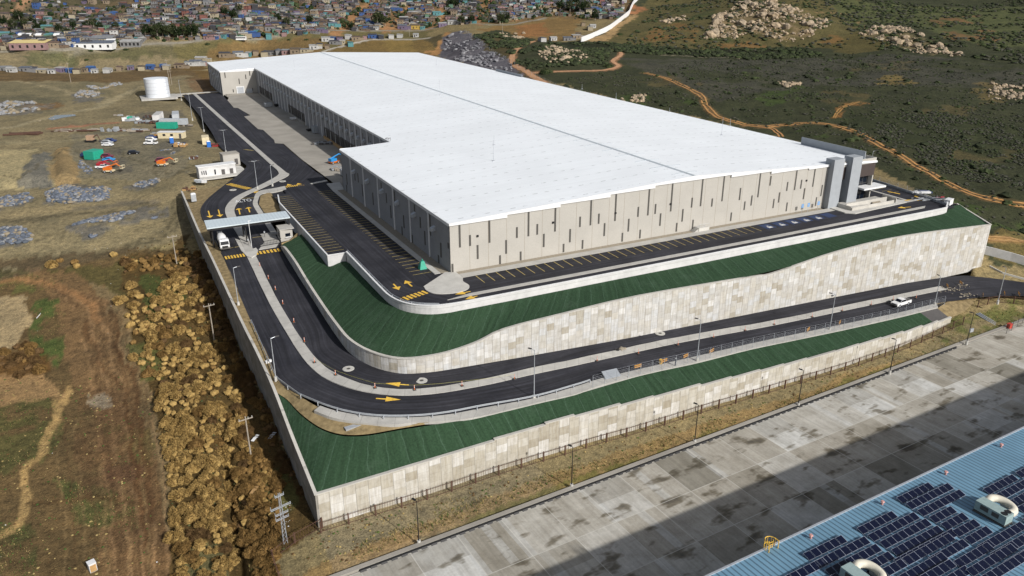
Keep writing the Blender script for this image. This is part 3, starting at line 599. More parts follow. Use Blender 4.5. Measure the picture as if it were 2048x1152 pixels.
M['brownband'] = plain('brown_cladding', (.055, .042, .04), .5, .1); M['glass'] = plain('dark_glass', (.008, .012, .02), .08, .1); M['greycol'] = plain('grey_pier', (.3, .325, .355), .7, .06, .6)
M['yellow'] = plain('yellow_marking', (.72, .45, .06), .8, .22, 1.8); M['yellowline'] = plain('faded_yellow_line', (.42, .33, .12), .85, .35, 1.2); M['whitepaint'] = plain('white_marking', (.5, .5, .5), .8, .2, 2); M['bluepaint'] = plain('blue_marking', (.016, .035, .1), .8, .2)
M['orange'] = plain('orange_plastic', (.7, .14, .02), .6); M['amber'] = plain('amber_barrier', (.45, .22, .04), .6); M['redplastic'] = plain('red_plastic', (.5, .05, .03), .5); M['blue'] = plain('blue_plastic', (.02, .14, .5), .45); M['teal'] = plain('teal_paint', (.02, .32, .22), .5)
M['wood'] = plain('grey_timber', (.32, .28, .23), .9, .2, 4); M['timber'] = plain('new_timber', (.42, .26, .11), .8, .2, 3); M['cream'] = plain('cream_paint', (.62, .54, .36), .7)
# ---------------------------------------------------------------- the site: fills, roads, walls
V = lambda *a: np.array(a, float)
# platform pavement
def zp(y): return 0.0 if y < 160 else (-1.2*(y-160)/90 if y < 250 else -1.2-.1*min(1, (y-250)/12))
ys = [139.9, 146, 154, 160, 170, 182, 182.6, 200, 220, 240, 252, 262]
ribbon('parking_lot', [V(47.3 if y > 149 else 49.5+(149-y)*.6, y, zp(y)) for y in ys], [V(63.4, y, zp(y)) for y in ys], M['asphalt'], k=1, nx=2)
ys = [182.6, 200, 220, 240, 252]; ribbon('parking_lot', [V(42.7, y, zp(y)) for y in ys], [V(47.3, y, zp(y)) for y in ys], M['asphalt'], k=1)
ribbon('parking_lot', [V(x, 139.9, 0) for x in (63.4, 120, 180, 216, 221)], [V(x, 156, 0) for x in (63.4, 120, 180, 216, 222.5)], M['asphalt'], k=1, nx=2)
ribbon('parking_lot', [V(206, y, 0) for y in (156, 180, 240, 300)], [V(x, y, 0) for x, y in ((222.5, 156), (226, 180), (226, 240), (226, 300))], M['asphalt'], k=1, nx=2)
# upper yard road and gate plaza
L = [(20.6, 205, -3.8), (20.1, 220, -3.6), (20.0, 234, -3.2), (20.3, 248, -2.6), (23.5, 259, -2.1), (31, 274, -1.7), (38, 287, -1.45), (42.3, 297, -1.36), (42.5, 303, -1.35), (41, 323, -1.33), (39, 338, -1.33), (40.5, 380, -1.33), (41, 418, -1.33), (41.3, 460, -1.33), (41.3, 503, -1.33)]
Rr = [(36.4, 205, -3.8), (37.2, 220, -3.6), (38.2, 234, -3.2), (42.5, 247.5, -2.3), (52, 258, -1.6), (63, 264, -1.33), (63.2, 280, -1.33), (63.2, 297, -1.33), (63.2, 303, -1.33), (63.2, 323, -1.33), (63.2, 338, -1.33), (62.6, 380, -1.33), (63.2, 418, -1.33), (61.5, 460, -1.33), (62.3, 503, -1.33)]
ribbon('yard_road', L, Rr, M['asphalt'], k=5, nx=3, dz=.02)
_pa = np.array(crom(L, 5)); _pb = np.array(crom(Rr, 5))
def sheetz(A_, B_, x, y):
    best = None
    for a, b in zip(A_, B_):
        d = b-a; t = ((x-a[0])*d[0]+(y-a[1])*d[1])/(d[0]**2+d[1]**2); t = min(max(t, 0), 1); q = a+d*t
        e = (q[0]-x)**2+(q[1]-y)**2
        if best is None or e < best[0]: best = (e, q[2])
    return best[1]
def plazaz(p): return max(sheetz(_pa, _pb, p[0], p[1])+.03, zp(p[1]) if p[0] > 47 and p[1] < 262 else -9)
mb = MB(); ed = [(64.5, 262.5), (63.4, 300), (63.6, 333), (60.6, 336), (61.7, 343), (62, 369), (60.3, 372), (60.5, 410), (63.9, 412), (62.2, 438.8), (60.4, 441), (61.5, 470), (63.6, 479), (63, 493)]
ed2 = [(a, b, -1.27) for a, b in ed]
mb.face([*ed2[::-1], (64.5, 248.6, -1.27), (82.3, 248.6, -1.27), (82.3, 493, -1.27)][::-1], 0, [(p[0], p[1]) for p in [*ed2[::-1], (64.5, 248.6), (82.3, 248.6), (82.3, 493)]][::-1])
o = mb.build('truck_court', M['court']); o['kind'] = 'structure'
# lower road
def zrd(x): return float(np.interp(x, [34, 41, 46, 52, 64, 73.5, 93.5, 120, 154, 187], [-8.7, -9.2, -9.7, -10.2, -11.1, -11.7, -12.7, -13.6, -14.6, -15.6]))
def edge(pts):
    out = []
    for a, b in pts:
        z = -12
        for _ in range(12): p = P(a, b, z); z = .5*z+.5*zrd(p[0])
        out.append((p[0], p[1], zrd(p[0])))
    return out
E_IN = edge([(1068, 797), (1150, 774), (1200, 758), (1300, 734), (1397, 712), (1500, 688), (1600, 667), (1700, 646), (1800, 625), (1872, 607)])
E_OUT = edge([(960, 834), (1068, 808), (1150, 789), (1200, 772), (1300, 746), (1397, 724), (1500, 699), (1600, 678), (1700, 657), (1800, 634), (1876, 615)])
LO = [(20.6, 205, -3.8), (20.4, 185, -4.8), (20.3, 165, -5.8), (20.5, 150, -6.7), (20.4, 138, -7.3), (22.9, 130.9, -7.7), (26.2, 125.4, -8.0), (29.6, 121.4, -8.3), (34.2, 118.2, -8.7), (40.8, 115.8, -9.2), (46.3, 115.0, -9.7), (52.3, 114.9, -10.2)]+E_IN
LI = [(35.6, 205, -3.8), (35.6, 188, -5.0), (35.6, 172, -6.0), (35.6, 158, -6.9), (35.8, 150, -7.2), (36.2, 143, -7.6), (37.5, 139, -7.8), (39.1, 136, -8.1), (42, 133, -8.3), (46, 130.7, -8.6), (51, 130.2, -9), (57, 130.1, -9.4), ]+[(p[0]+2.5, 130.1, float(np.interp(p[0]+2.5, [57, 66, 76, 96, 124, 158, 191], [-9.4, -10, -10.6, -11.7, -12.8, -14.1, -15.4]))) for p in E_IN]
LO += [P(1921, 600, -16), P(1955, 595, -16.3), P(1998, 592, -16.6), P(2048, 592, -17), P(2140, 600, -17.6), P(2300, 625, -18.4)]
LI += [P(1912, 552, -16), P(1955, 553.5, -16.4), P(1998, 558, -16.7), P(2048, 564.5, -17), P(2140, 578, -17.6), P(2300, 598, -18.4)]
ribbon('road', LO, LI, M['asphalt'], k=5, nx=4)
_ra = np.array(crom(LO, 5)); _rb = np.array(crom(LI, 5))
def roadz(x, y):
    """Height of the lower road's sheet at a plan point."""
    best = None
    for a, b in zip(_ra, _rb):
        d = b-a; t = ((x-a[0])*d[0]+(y-a[1])*d[1])/(d[0]**2+d[1]**2); t = min(max(t, 0), 1); q = a+d*t
        e = (q[0]-x)**2+(q[1]-y)**2
        if best is None or e < best[0]: best = (e, q[2])
    return best[1]
mO = [(26.2, 203, -3.8), (25.8, 177, -5.3), (26.1, 158, -6.5), (27.0, 142, -7.5), (29.6, 133.2, -8), (35.2, 126.6, -8.5), (43.4, 122.7, -9.1)]+edge([(960, 778), (1060, 756), (1150, 736.5), (1300, 702.5), (1425, 677), (1550, 653), (1700, 621), (1800, 599), (1895, 577)])
mI = [(28.4, 203, -3.8), (27.9, 177, -5.3), (28.2, 158, -6.5), (29.2, 143, -7.5), (31.6, 135, -8), (36.6, 128.4, -8.5), (44.1, 124.7, -9.1)]+edge([(960, 767), (1060, 745), (1150, 726), (1300, 692), (1425, 667.5), (1550, 644.5), (1700, 612), (1800, 591), (1880, 572)])
mO = [(p[0], p[1], roadz(p[0], p[1])) for p in crom(mO, 5)]; mI = [(p[0], p[1], roadz(p[0], p[1])) for p in crom(mI, 5)]
ribbon('median_strip', mO, mI, M['concrete'], k=1, dz=.17, thick=.4)
# south shoulder with walkway
sh0 = [P(628, 822, -8.1), P(665, 836, -8.3), P(720, 846, -8.6), P(780, 850, -8.9), P(840, 845, -9.3), P(900, 842, -9.8)]+E_OUT
sh1 = [P(640, 812, -8), P(672, 822, -8.2), P(725, 831, -8.5), P(782, 835, -8.85), P(840, 834.5, -9.25), P(900, 829, -9.75), (53.5, 115.0, -10.3)]+E_IN
sh1 = [(p[0], p[1]-.05, p[2]) for p in sh1]
ribbon('walkway', sh0, sh1, M['concrete'], k=4, dz=.12, thick=.6)
EO = np.array(crom(E_OUT, 4))
# verge between the boundary wall and the road
v0 = [(17.9, 276, -3), (17.9, 250, -3.4), (17.9, 228, -3.9), (18.1, 205, -4.2), (18.5, 166, -5.6), (18.9, 150, -6.6), (19.2, 137, -7.9), (19.5, 134.5, -8.2)]
v1 = [(31, 274.2, -1.72), (20.7, 249, -2.62), (20.2, 230, -3.3), (20.7, 205, -3.85), (20.4, 166, -5.8), (20.6, 150, -6.7), (20.5, 138, -7.3), (21.6, 134, -7.6)]
ribbon('verge', v0, v1, M['verge'], k=4, nx=2)
dT = [(19.5, 134.5, -8.2), P(575, 800, -8.7), P(600, 826, -9.0), P(635, 852, -9.3), P(670, 866, -9.5), P(705, 870, -9.6), P(745, 867, -9.65), P(800, 857, -9.7), P(870, 846, -9.9), (51, 112.4, -10.3)]
dR = [(21.6, 134, -7.6), P(590, 785, -7.75), P(612, 800, -7.9), P(640, 816, -8.1), P(665, 826, -8.3), P(700, 837, -8.5), P(745, 845, -8.7), P(800, 846, -9.05), P(850, 845, -9.4), (51, 112.5, -10.28)]
ribbon('verge', dT, dR, M['verge'], k=4, nx=2)
# green slopes
uT = [(42.0, 209, -1.8), (42.1, 197, -2.0), (42.2, 188, -2.3), (42.6, 182.2, -2.5), (46.7, 181.4, -1.6), (46.9, 168, -1.3), (46.9, 156, -1.1), (47.2, 149.5, -1.1), (48.6, 145, -1.1), (51.4, 141.7, -1.1), (56, 139.7, -1.1), (66, 139.3, -1.1), (80, 139.3, -1.1), (100, 139.3, -1.1), (123, 139.3, -1.2), (150, 139.3, -1.2), (180, 139.3, -1.2), (206, 139.3, -1.1), (216, 139.4, -.9), (219.8, 141.5, -.2)]
W1P = [(35.5, 205, -3.2), (35.5, 200, -2.2), (35.5, 188, -2.2), (35.5, 175, -3.4), (35.5, 160, -4.1), (35.6, 150, -4.3), (36.0, 143.5, -4.5), (37.6, 138.2, -4.8), (40.4, 133.8, -5.1), (43.6, 131.2, -5.25), (48, 130.2, -5.35), (53, 130, -5.3), (59, 130, -4.5), (65, 130, -2.95), (79, 130, -2.35), (99, 130, -1.95), (131, 130, -3.2), (138, 130, -3.6), (149, 130, -2.5), (160, 130, -1.45), (176, 130, -.9), (194, 130, -1.35), (224, 130, -3.2)]
def along(pts, n, k=6):
    q = np.array(crom(pts, k)); s = np.concatenate([[0], np.cumsum(np.linalg.norm(np.diff(q[:, :2], axis=0), axis=1))]); t = n if hasattr(n, '__len__') else np.linspace(0, s[-1], n)
    return np.stack([np.interp(t, s, q[:, i]) for i in range(3)], -1), s[-1]
def at_s(pts, keys, k=6):
    return keys
uB = [(35.8, 205, -2.6), (35.8, 194, -2.25), (35.8, 182, -2.8), (35.8, 174, -3.5), (35.8, 166, -3.9), (35.8, 158, -4.15), (35.9, 149, -4.35), (36.8, 141.5, -4.65), (39, 135.8, -4.95), (42.4, 132.2, -5.2), (48, 130.5, -5.38), (58, 130.3, -4.7), (72, 130.3, -2.7), (96, 130.3, -2.05), (121, 130.3, -2.9), (149, 130.3, -2.55), (180, 130.3, -1.05), (205, 130.3, -2.1), (216, 130.3, -2.75), (223.6, 130.3, -3.25)]
ribbon('green_slope', [np.array(p, float) for p in uB], [np.array(p, float) for p in uT], M['green'], k=5, nx=6, dz=-.05)
# the slope's eastern hip down to the wall's far corner
mb = MB(); e = [V(219.8, 141.5, -.25), V(226, 142, -.3), V(224, 130.3, -3.3)]; mb.face([e[0], V(223.6, 130.3, -3.3), e[2], e[1]][::-1], 0, [(0, 0), (9, 0), (9, 1), (0, 3)]); o = mb.build('green_slope', M['green']); o['kind'] = 'structure'
lT = [(19.6, 134.3, -8.25), P(575, 802, -8.75), P(600, 829, -9.05), P(635, 855, -9.35), P(670, 869, -9.55), P(705, 873, -9.65), P(745, 870, -9.7), P(800, 860, -9.75), P(870, 849, -9.95)]+[(x, float(np.interp(x, EO[:, 0], EO[:, 1]))+.1, zrd(x)-.1) for x in (51, 62, 71.7, 92.3, 118, 152, 176)]
lB = [(19.6, 134, -8.5), (19.5, 127, -9.9), (19.5, 120, -11.2), (19.6, 113, -12.5), (19.8, 108, -13.4), (24, 107.9, -13.5), (30, 108, -13.6), (36, 108.2, -13.6), (43, 108.4, -13.6), (52, 108.6, -13.5), (62, 108.65, -13.6), (71, 108.7, -13.9), (92, 108.8, -14.8), (118, 108.9, -15.7), (152, 109.3, -16.1), (177, 110.85, -17.15)]
ribbon('green_slope', lB, lT, M['green'], k=5, nx=6)
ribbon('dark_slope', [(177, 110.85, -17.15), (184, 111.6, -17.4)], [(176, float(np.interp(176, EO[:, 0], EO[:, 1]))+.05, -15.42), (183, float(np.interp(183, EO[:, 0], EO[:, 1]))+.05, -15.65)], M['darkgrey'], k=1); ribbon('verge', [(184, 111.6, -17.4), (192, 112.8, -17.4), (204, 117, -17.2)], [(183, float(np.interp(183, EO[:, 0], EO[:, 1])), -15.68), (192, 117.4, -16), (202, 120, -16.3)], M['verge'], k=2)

ribbon('verge', [(182.5, 116.3, -15.74), (187, 116.8, -15.9), (196, 117, -16.25), (206, 119.5, -16.6)], [(184, 118.5, -15.55), (188, 118.7, -15.68), P(1921, 600, -16.05), P(1955, 595, -16.35)], M['verge'], k=3)
# ---- retaining walls
def walled(name, label, cat, path, zb, zt, th, mat, cap=None, capw=.5, capdz=.16, k=1, side=1, group=None, capmat=None):
    r = root(name, (path[0][0], path[0][1], zb[0]), label, cat, group)
    mb = MB(); wall_mesh(mb, path, zb, zt, th, k=k, side=side); mb.build('wall_face', mat, r, world=True)
    if cap:
        c = crom([(p[0], p[1], t) for p, t in zip(path, zt)], k); mb = MB(); n = len(c)
        for i in range(n-1):
            a, b = np.array(c[i]), np.array(c[i+1]); 
            def nn(j):
                p, q = np.array(c[max(0, j-1)]), np.array(c[min(n-1, j+1)]); d = q-p; d[2] = 0; d /= np.linalg.norm(d)+1e-9; return np.array([-d[1], d[0], 0])*side
            na, nb = nn(i), nn(i+1); z0 = V(0, 0, .01); z1 = V(0, 0, capdz)
            q = [a-na*.12, b-nb*.12, b+nb*(capw-.12), a+na*(capw-.12)]
            if side < 0: q = q[::-1]
            mb.hexa([p+z0 for p in q], [p+z1 for p in q])
        mb.build('coping', capmat or M['cap'], r, world=True)
    return r
w1 = [p[:2] for p in W1P]; zt1 = [p[2] for p in W1P]
zb1 = [-4.3, -4.7, -5.4, -6.2, -7.2, -7.5, -7.9, -8.2, -8.5, -8.8, -9.2, -9.4, -9.8, -10.3, -11.1, -12.2, -13.6, -13.9, -14.3, -14.7, -15.2, -15.9, -16.6]
walled('retaining_wall', 'tall pale panelled retaining wall curving below the upper green slope', 'retaining wall', w1, [z-.4 for z in zb1], zt1, .35, M['mse'], True, .6, .22, k=3, side=1)
ex = root('retaining_wall', (224, 130, -17), 'short return of the tall panelled wall at its far right corner', 'retaining wall'); mb = MB(); wall_mesh(mb, [(224, 130.02), (226.4, 143), (227, 160)], [-17.2, -14.5, -12], [-3.1, -.4, -.2], .35, side=1); mb.build('wall_face', M['mse'], ex, world=True); mb = MB(); wall_mesh(mb, [(224, 130), (226.5, 143)], [-3.09, -.39], [-2.9, -.2], .5, side=1); mb.build('coping', M['cap'], ex, world=True)
# stepped lower wall
xs2 = [19.4, 52, 62.6, 69, 79.5, 87.6, 99.5, 108, 116, 123, 130, 139, 147, 155, 163, 171, 178, 184]
zt2 = [-13.35, -13.05, -12.75, -13.15, -13.6, -13.85, -14.3, -14.55, -14.85, -15.05, -15.2, -15.4, -15.6, -15.85, -16.25, -16.7, -17.1]
def y2(x): return 107.4+.9*min(1, (x-19.4)/35)+(0 if x < 140 else (x-140)*.035+(0 if x < 165 else (x-165)*.07))
def zb2(x): return -20.3 if x < 150 else -20.3+(x-150)*.05
r = root('retaining_wall', (19.4, 107.4, -20), 'stepped tan panelled retaining wall above the grassy strip', 'retaining wall'); mb = MB(); cb = MB(); s0 = 0
for i, z in enumerate(zt2):
    a, b = xs2[i], xs2[i+1]; n = max(1, int((b-a)/12)) 
    xx = np.linspace(a, b, n+1); q = MB(); wall_mesh(q, [(x, y2(x)) for x in xx], [zb2(x) for x in xx], [z+.0*x for x in xx], .4, side=1)
    for f, u, m_ in zip(q.f, q.uv, q.m): mb.face([q.v[k] for k in f], 0, [(c[0]+s0, c[1]) for c in u])
    s0 += math.hypot(b-a, y2(b)-y2(a))
    for xa, xb in zip(xx[:-1], xx[1:]):
        qd = [(xa+.002, y2(xa)-.1), (xb-.002, y2(xb)-.1), (xb-.002, y2(xb)+.5), (xa+.002, y2(xa)+.5)]; cb.hexa([(*p, z+.01) for p in qd], [(*p, z+.2) for p in qd])
mb.build('wall_face', M['mse_low'], r, world=True); cb.build('coping', M['cap'], r, world=True)
bw = [(17.6, 277), (17.5, 250), (17.5, 228), (17.8, 205), (18.2, 166), (18.7, 150), (19.0, 136), (19.1, 122), (19.35, 107.4)]
zw = [-2.8, -3.2, -3.75, -4.1, -5.45, -6.5, -7.85, -10.6, -13.35]
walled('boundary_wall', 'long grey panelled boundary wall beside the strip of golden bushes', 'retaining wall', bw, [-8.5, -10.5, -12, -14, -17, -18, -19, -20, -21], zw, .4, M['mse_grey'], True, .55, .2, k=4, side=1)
pw = [(47.0, 181.8), (47.0, 168), (47.0, 156), (47.2, 149.6), (48.5, 145), (51.3, 141.6), (56, 139.6), (66, 139.5), (100, 139.5), (150, 139.5), (190, 139.5), (214, 139.5), (217, 140), (219.8, 141.8)]
r = walled('parapet_wall', 'white precast parapet wall along the edge of the upper car park', 'parapet wall', pw, [-2.4]+[-2.2]*(len(pw)-1), [.75]*7+[.6]*5+[.9, 1.3], .25, M['precast'], True, .42, .12, k=4, side=1, capmat=M['white'])
nw = [(47.0, 182.2), (42.4, 182.4), (42.4, 200), (42.4, 222), (42.5, 240), (44.2, 250.5)]
walled('parapet_wall', 'white kerb wall round the inner parking bays above the gate', 'parapet wall', nw, [-3.4, -3.6, -4.2, -4.6, -4, -2.6], [.35, .35, .1, -.2, -.6, -.95], .25, M['precast'], True, .4, .1, k=1, side=-1, capmat=M['white'])
walled('planter_wall', 'low brown kerb wall closing the green slope beside the gate booth', 'low wall', [(35.8, 205.3), (38.6, 206.4), (41.4, 210.6)], [-4.2, -4.2, -4.2], [-2.35, -2.2, -1.9], .3, M['verge'], False)
# ---- kerbs, islands, pavements
def slab(name, poly, m, z, h=.15, zf=None, kind='structure'):
    mb = MB(); 
    if zf: mb.prism(poly, lambda p: zf(p)-.3, lambda p: zf(p)+h)
    else: mb.prism(poly, z-.3, z+h)
    o = mb.build(name, m); o['kind'] = kind; return o
isl = [p[:2] for p in crom([(56.3, 152.8, 0), (56.0, 150.2, 0), (56.8, 148, 0), (59, 146.6, 0), (62, 146.1, 0), (64.4, 146.9, 0), (65.6, 148.8, 0), (65.4, 151.5, 0), (66.3, 153.8, 0)], 4)]+[(66.3, 157.9), (63.9, 158.8), (62.2, 157.4)]
slab('island', isl, M['kerb'], 0)
zfp = lambda p: zp(p[1])
for a, b in ((158.9, 180), (180.02, 205), (205.02, 230), (230.02, 248)): slab('walkway', [(61.4, a), (62.85, a), (62.85, b), (61.4, b)], M['kerb'], 0, .14, zfp)
for a, b in ((158.9, 180), (180.02, 205), (205.02, 230), (230.02, 248)): slab('gravel_bed', [(62.87, a), (65.3, a), (65.3, b), (62.87, b)], M['gravelbed'], 0, .08, zfp)
slab('walkway', [(61.4, 248.02), (65.3, 248.02), (66.5, 258), (62, 258)], M['kerb'], -1.2, .14)
slab('walkway', [(66.35, 153.9), (186, 153.9), (186, 156.2), (66.35, 156.2)], M['concrete'], 0, .14); slab('gravel_bed', [(66.35, 156.22), (184, 156.22), (184, 158.2), (66.35, 158.2)], M['gravelbed'], 0, .09)
slab('median_strip', [(58, 143.2), (90, 142.9), (150, 142.9), (212, 143.6), (214, 144.8), (150, 144.3), (90, 144.3), (64, 144.4)], M['concrete'], 0, .15)
slab('median_strip', [(209.4, 150), (222, 150.3), (222, 151.3), (209.4, 151)], M['concrete'], 0, .15); slab('median_strip', [(214, 152), (215, 152), (216, 240), (215, 240)], M['concrete'], 0, .15)
S = [(47.0, 504, -1.33), (48.5, 420, -1.33), (50.2, 340, -1.33), (51.0, 296, -1.33)]; S2 = [(48.9, 504, -1.33), (50.4, 420, -1.33), (52, 340, -1.33), (52.9, 296, -1.33)]
ribbon('median_strip', S, S2, M['concrete'], k=4, dz=.2, thick=.35)
# strip from the yard down to the gate (curving) and the kerb island beside it
A = [(51.0, 295.9, -1.33), (51.2, 284, -1.33), (49.2, 277, -1.36), (40.6, 266.5, -1.65), (34, 260, -1.95), (30, 254, -2.2), (27.2, 246, -2.6), (26.6, 236, -3.1), (26.9, 222, -3.55), (26.4, 205.5, -3.8)]
B = [(52.9, 295.9, -1.33), (53.4, 282, -1.33), (53.0, 276, -1.36), (42.4, 264.4, -1.65), (36, 258.2, -1.95), (32.3, 252.5, -2.2), (29.8, 245, -2.6), (29.2, 236, -3.1), (29.2, 222, -3.55), (28.5, 205.5, -3.8)]
ribbon('median_strip', A, B, M['concrete'], k=5, dz=.2, thick=.35)
A = [P(570, 373, -1.35), P(545, 378, -1.45), P(522, 382, -1.7), P(512, 388, -1.9), P(508, 398, -2.2), P(506, 410, -2.5), P(516, 428, -3.0), P(530, 448, -3.35), P(544, 470, -3.6)]
B = [P(573, 379, -1.35), P(548, 385, -1.5), P(530, 387, -1.75), P(521, 391, -1.95), P(517, 399, -2.2), P(516, 409, -2.5), P(527, 427, -3.0), P(541, 447, -3.35), P(556, 469, -3.6)]
ribbon('median_strip', A, B, M['concrete'], k=5, dz=.2, thick=.35)
mb = MB(); q = [P(521, 392, -1.8), P(540, 384, -1.6), P(549, 396, -1.9), P(556, 408, -2.3), P(566, 430, -3), P(548, 436, -3), P(528, 425, -2.9), P(518, 409, -2.4)]
mb.face([p+V(0, 0, .1) for p in q][::-1]); o = mb.build('verge', M['verge']); o['kind'] = 'structure'
slab('walkway', [(29.9, 206.5), (34.5, 206.8), (36.2, 210.5), (36.6, 222), (33, 224), (32.4, 212)], M['concrete'], -3.7, .12)
for px in ((64.2, 262), ): slab('walkway', [(57.5, 260.2), (63.4, 262.1), (63.4, 263.6), (60, 262.6), (57.2, 261.4)], M['kerb'], -1.3, .15)
slab('walkway', [(26, 496), (40.8, 499), (41.0, 507), (63, 508), (63, 510), (20, 508), (20, 496)], M['concrete'], -1.3, .14)
# ---- road markings
mk = {k: MB() for k in ('yellow', 'yellowline', 'whitepaint', 'bluepaint')}
def mark(c, poly, z=None):
    mk[c].face([(p[0], p[1], (z(p) if callable(z) else z)+.03) for p in (poly if sum(poly[i][0]*poly[(i+1) % len(poly)][1]-poly[(i+1) % len(poly)][0]*poly[i][1] for i in range(len(poly))) > 0 else poly[::-1])])
def seg(c, a, b, w, z):
    a, b = V(*a), V(*b); d = (b-a)/np.linalg.norm(b-a); n = V(-d[1], d[0])*w/2; mark(c, [a-n, b-n, b+n, a+n], z)
def arrow(a, b, z, c='yellow', w=.35, hw=1.0, hl=2.2):
    a, b = V(*a), V(*b); d = (b-a)/np.linalg.norm(b-a); n = V(-d[1], d[0]); h = b-d*hl
    mark(c, [a-n*w/2, h-n*w/2, h+n*w/2, a+n*w/2], z); mark(c, [h-n*hw, b, h+n*hw], z)
for i in range(33): x = 69.5+2.6*i; seg('yellowline', (x, 153.7), (x, 148.9), .18, 0)
for i in range(37): y = 160.8+2.45*i; y < 250 and seg('yellowline', (61.3, y), (56.7, y), .17, zp(y))
for i in range(27): y = 184.5+2.45*i; y < 250 and seg('yellowline', (43, y), (47.8, y), .17, zp(y))
for i in range(22): y = 160+2.6*i; seg('yellowline', (221.5, y), (217, y), .13, 0)
for i in range(6):
    x = 157.5+5.2*i*.9; mark('bluepaint', [(x-1.9, 149.5), (x+1.4, 149.5), (x+1.4, 153.2), (x-1.9, 153.2)], 0)
    seg('bluepaint', (x-2.2, 148.6), (x-2.2, 153.6), .2, 0.004)
    if i < 5: mark('whitepaint', [(x-1.0, 149.9), (x+.5, 149.9), (x+.5, 151), (x-1.0, 151)], .008); mark('whitepaint', [(x-.5, 151.2), (x+.1, 151.2), (x+.1, 151.8), (x-.5, 151.8)], .008)
def zebra(a, b, wid, n, z, duty=.6, c='yellow'):
    a, b = V(*a), V(*b); d = (b-a); L = np.linalg.norm(d); d /= L; nn = V(-d[1], d[0])*wid/2; p = L/n
    for i in range(n): s, e = a+d*p*i, a+d*p*(i+duty); mark(c, [s-nn, e-nn, e+nn, s+nn], z)
zl = lambda p: -3.78
zebra((20.9, 204.2), (26.1, 204.2), 2.5, 7, zl); zebra((28.7, 204.2), (35.3, 204.2), 2.5, 7, zl)
zebra((49.2, 147.9), (56, 149.9), 2.1, 7, 0); arrow(P(787, 568)[:2], P(798, 580)[:2], 0, w=.4, hl=1.9); arrow(P(824, 573)[:2], P(810, 561)[:2], 0, w=.4, hl=1.9)
arrow(P(941, 583)[:2], P(910, 589)[:2], 0); arrow(P(955, 592)[:2], P(930, 599)[:2], 0)
zebra(P(572, 374, -1.3)[:2], P(609, 369, -1.3)[:2], 1.9, 9, plazaz); arrow(P(582, 372, -1.3)[:2], P(575, 367, -1.3)[:2], plazaz); arrow(P(601, 370, -1.3)[:2], P(595, 365.5, -1.3)[:2], plazaz)
zebra(P(457, 368, -1.62)[:2], P(500, 378, -1.68)[:2], 2.2, 12, plazaz)
zebra(P(508, 381, -1.6)[:2], P(516, 385, -1.7)[:2], 2, 3, plazaz)
for a, b in (((417, 424), (421, 437)), ((437, 422), (441, 435))): arrow(P(*a, -2.9)[:2], P(*b, -3.1)[:2], plazaz, hl=1.8)
for a, b in (((480, 429), (477, 417)), ((500, 426), (496, 415))): arrow(P(*a, -2.9)[:2], P(*b, -2.7)[:2], plazaz, hl=1.8)
seg('yellowline', P(476, 399, -2.3)[:2], P(508, 397.5, -2.3)[:2], .35, plazaz); seg('yellowline', P(455, 497, -3.7)[:2], P(480, 493, -3.7)[:2], .3, plazaz); seg('yellowline', P(505, 476, -3.7)[:2], P(543, 471, -3.7)[:2], .3, plazaz)
arrow(P(818, 771, -8.7)[:2], P(771, 768.5, -8.55)[:2], lambda p: roadz(p[0], p[1])+.02, w=.36, hw=.85, hl=2.8); arrow(P(752, 799, -8.6)[:2], P(802, 801.5, -8.9)[:2], lambda p: roadz(p[0], p[1])+.02, w=.36, hw=.85, hl=2.8)
for a in (487, 491): seg('yellowline', P(a, 299, -1.3)[:2], P(a+17, 301, -1.3)[:2], .3, plazaz)
seg('yellow', P(1780, 401)[:2], P(1852, 400)[:2], 1.2, 0); seg('yellow', P(1830, 392)[:2], P(1848, 401)[:2], .8, 0.004); arrow(P(1822, 414)[:2], P(1795, 416)[:2], 0); seg('yellow', P(1775, 383)[:2], P(1800, 388)[:2], .7, 0)
for nme, b_ in mk.items(): o = b_.build('road_marking', M[nme]); o['kind'] = 'structure'
def letters(txt, loc, size, rz, m, tilt=0.0, name='road_marking', parent=None, kind='structure'):
    cu = bpy.data.curves.new(name, 'FONT'); cu.body = txt; cu.size = size; cu.align_x = 'CENTER'; cu.align_y = 'CENTER'
    t = bpy.data.objects.new(name, cu); COL.objects.link(t); bpy.context.view_layer.update()
    me = bpy.data.meshes.new_from_object(t.evaluated_get(bpy.context.evaluated_depsgraph_get())); bpy.data.objects.remove(t)
    o = bpy.data.objects.new(name, me); COL.objects.link(o); me.materials.append(m); o.location = tuple(loc); o.rotation_euler = (tilt, 0, rz)
    if kind: o['kind'] = kind
    if parent: o.parent = parent
    return o
q = P(487, 404, -2.4); o = letters('ALTO', (q[0], q[1], plazaz(q)+.14), 3.0, 0, M['white'], .045); o.scale = (.66, 1.3, 1)
# manhole collars on the lower road
for i, (px, py, z, lab) in enumerate([(697, 739.5, -7.95, 'pale round manhole collar where the road bends'), (843, 762, -8.85, 'pale round manhole collar beside the yellow left arrow'), (1320, 667, -12, 'pale round manhole collar on the straight lower road'), (530, 491, -3.7, 'pale round manhole collar just below the gate bars'), (466, 381, -1.9, 'pale round manhole collar near the slanted yellow crossing'), (565, 362, -1.3, 'pale round manhole collar at the tip of the yard median')]):
    p = P(px, py, z); z = max(z, roadz(p[0], p[1])) if p[1] < 200 else plazaz(p); r = root('manhole', (p[0], p[1], z+.03), lab, 'manhole'); mb = MB(); mb.lathe((0, 0, 0), [(.42, .0), (.42, .07), (1.15, .06), (1.18, 0)], 20); mb.build('collar', M['kerb'], r); mb = MB(); mb.lathe((0, 0, 0), [(.001, .03), (.4, .03)], 16); mb.build('cover', M['slot'], r)
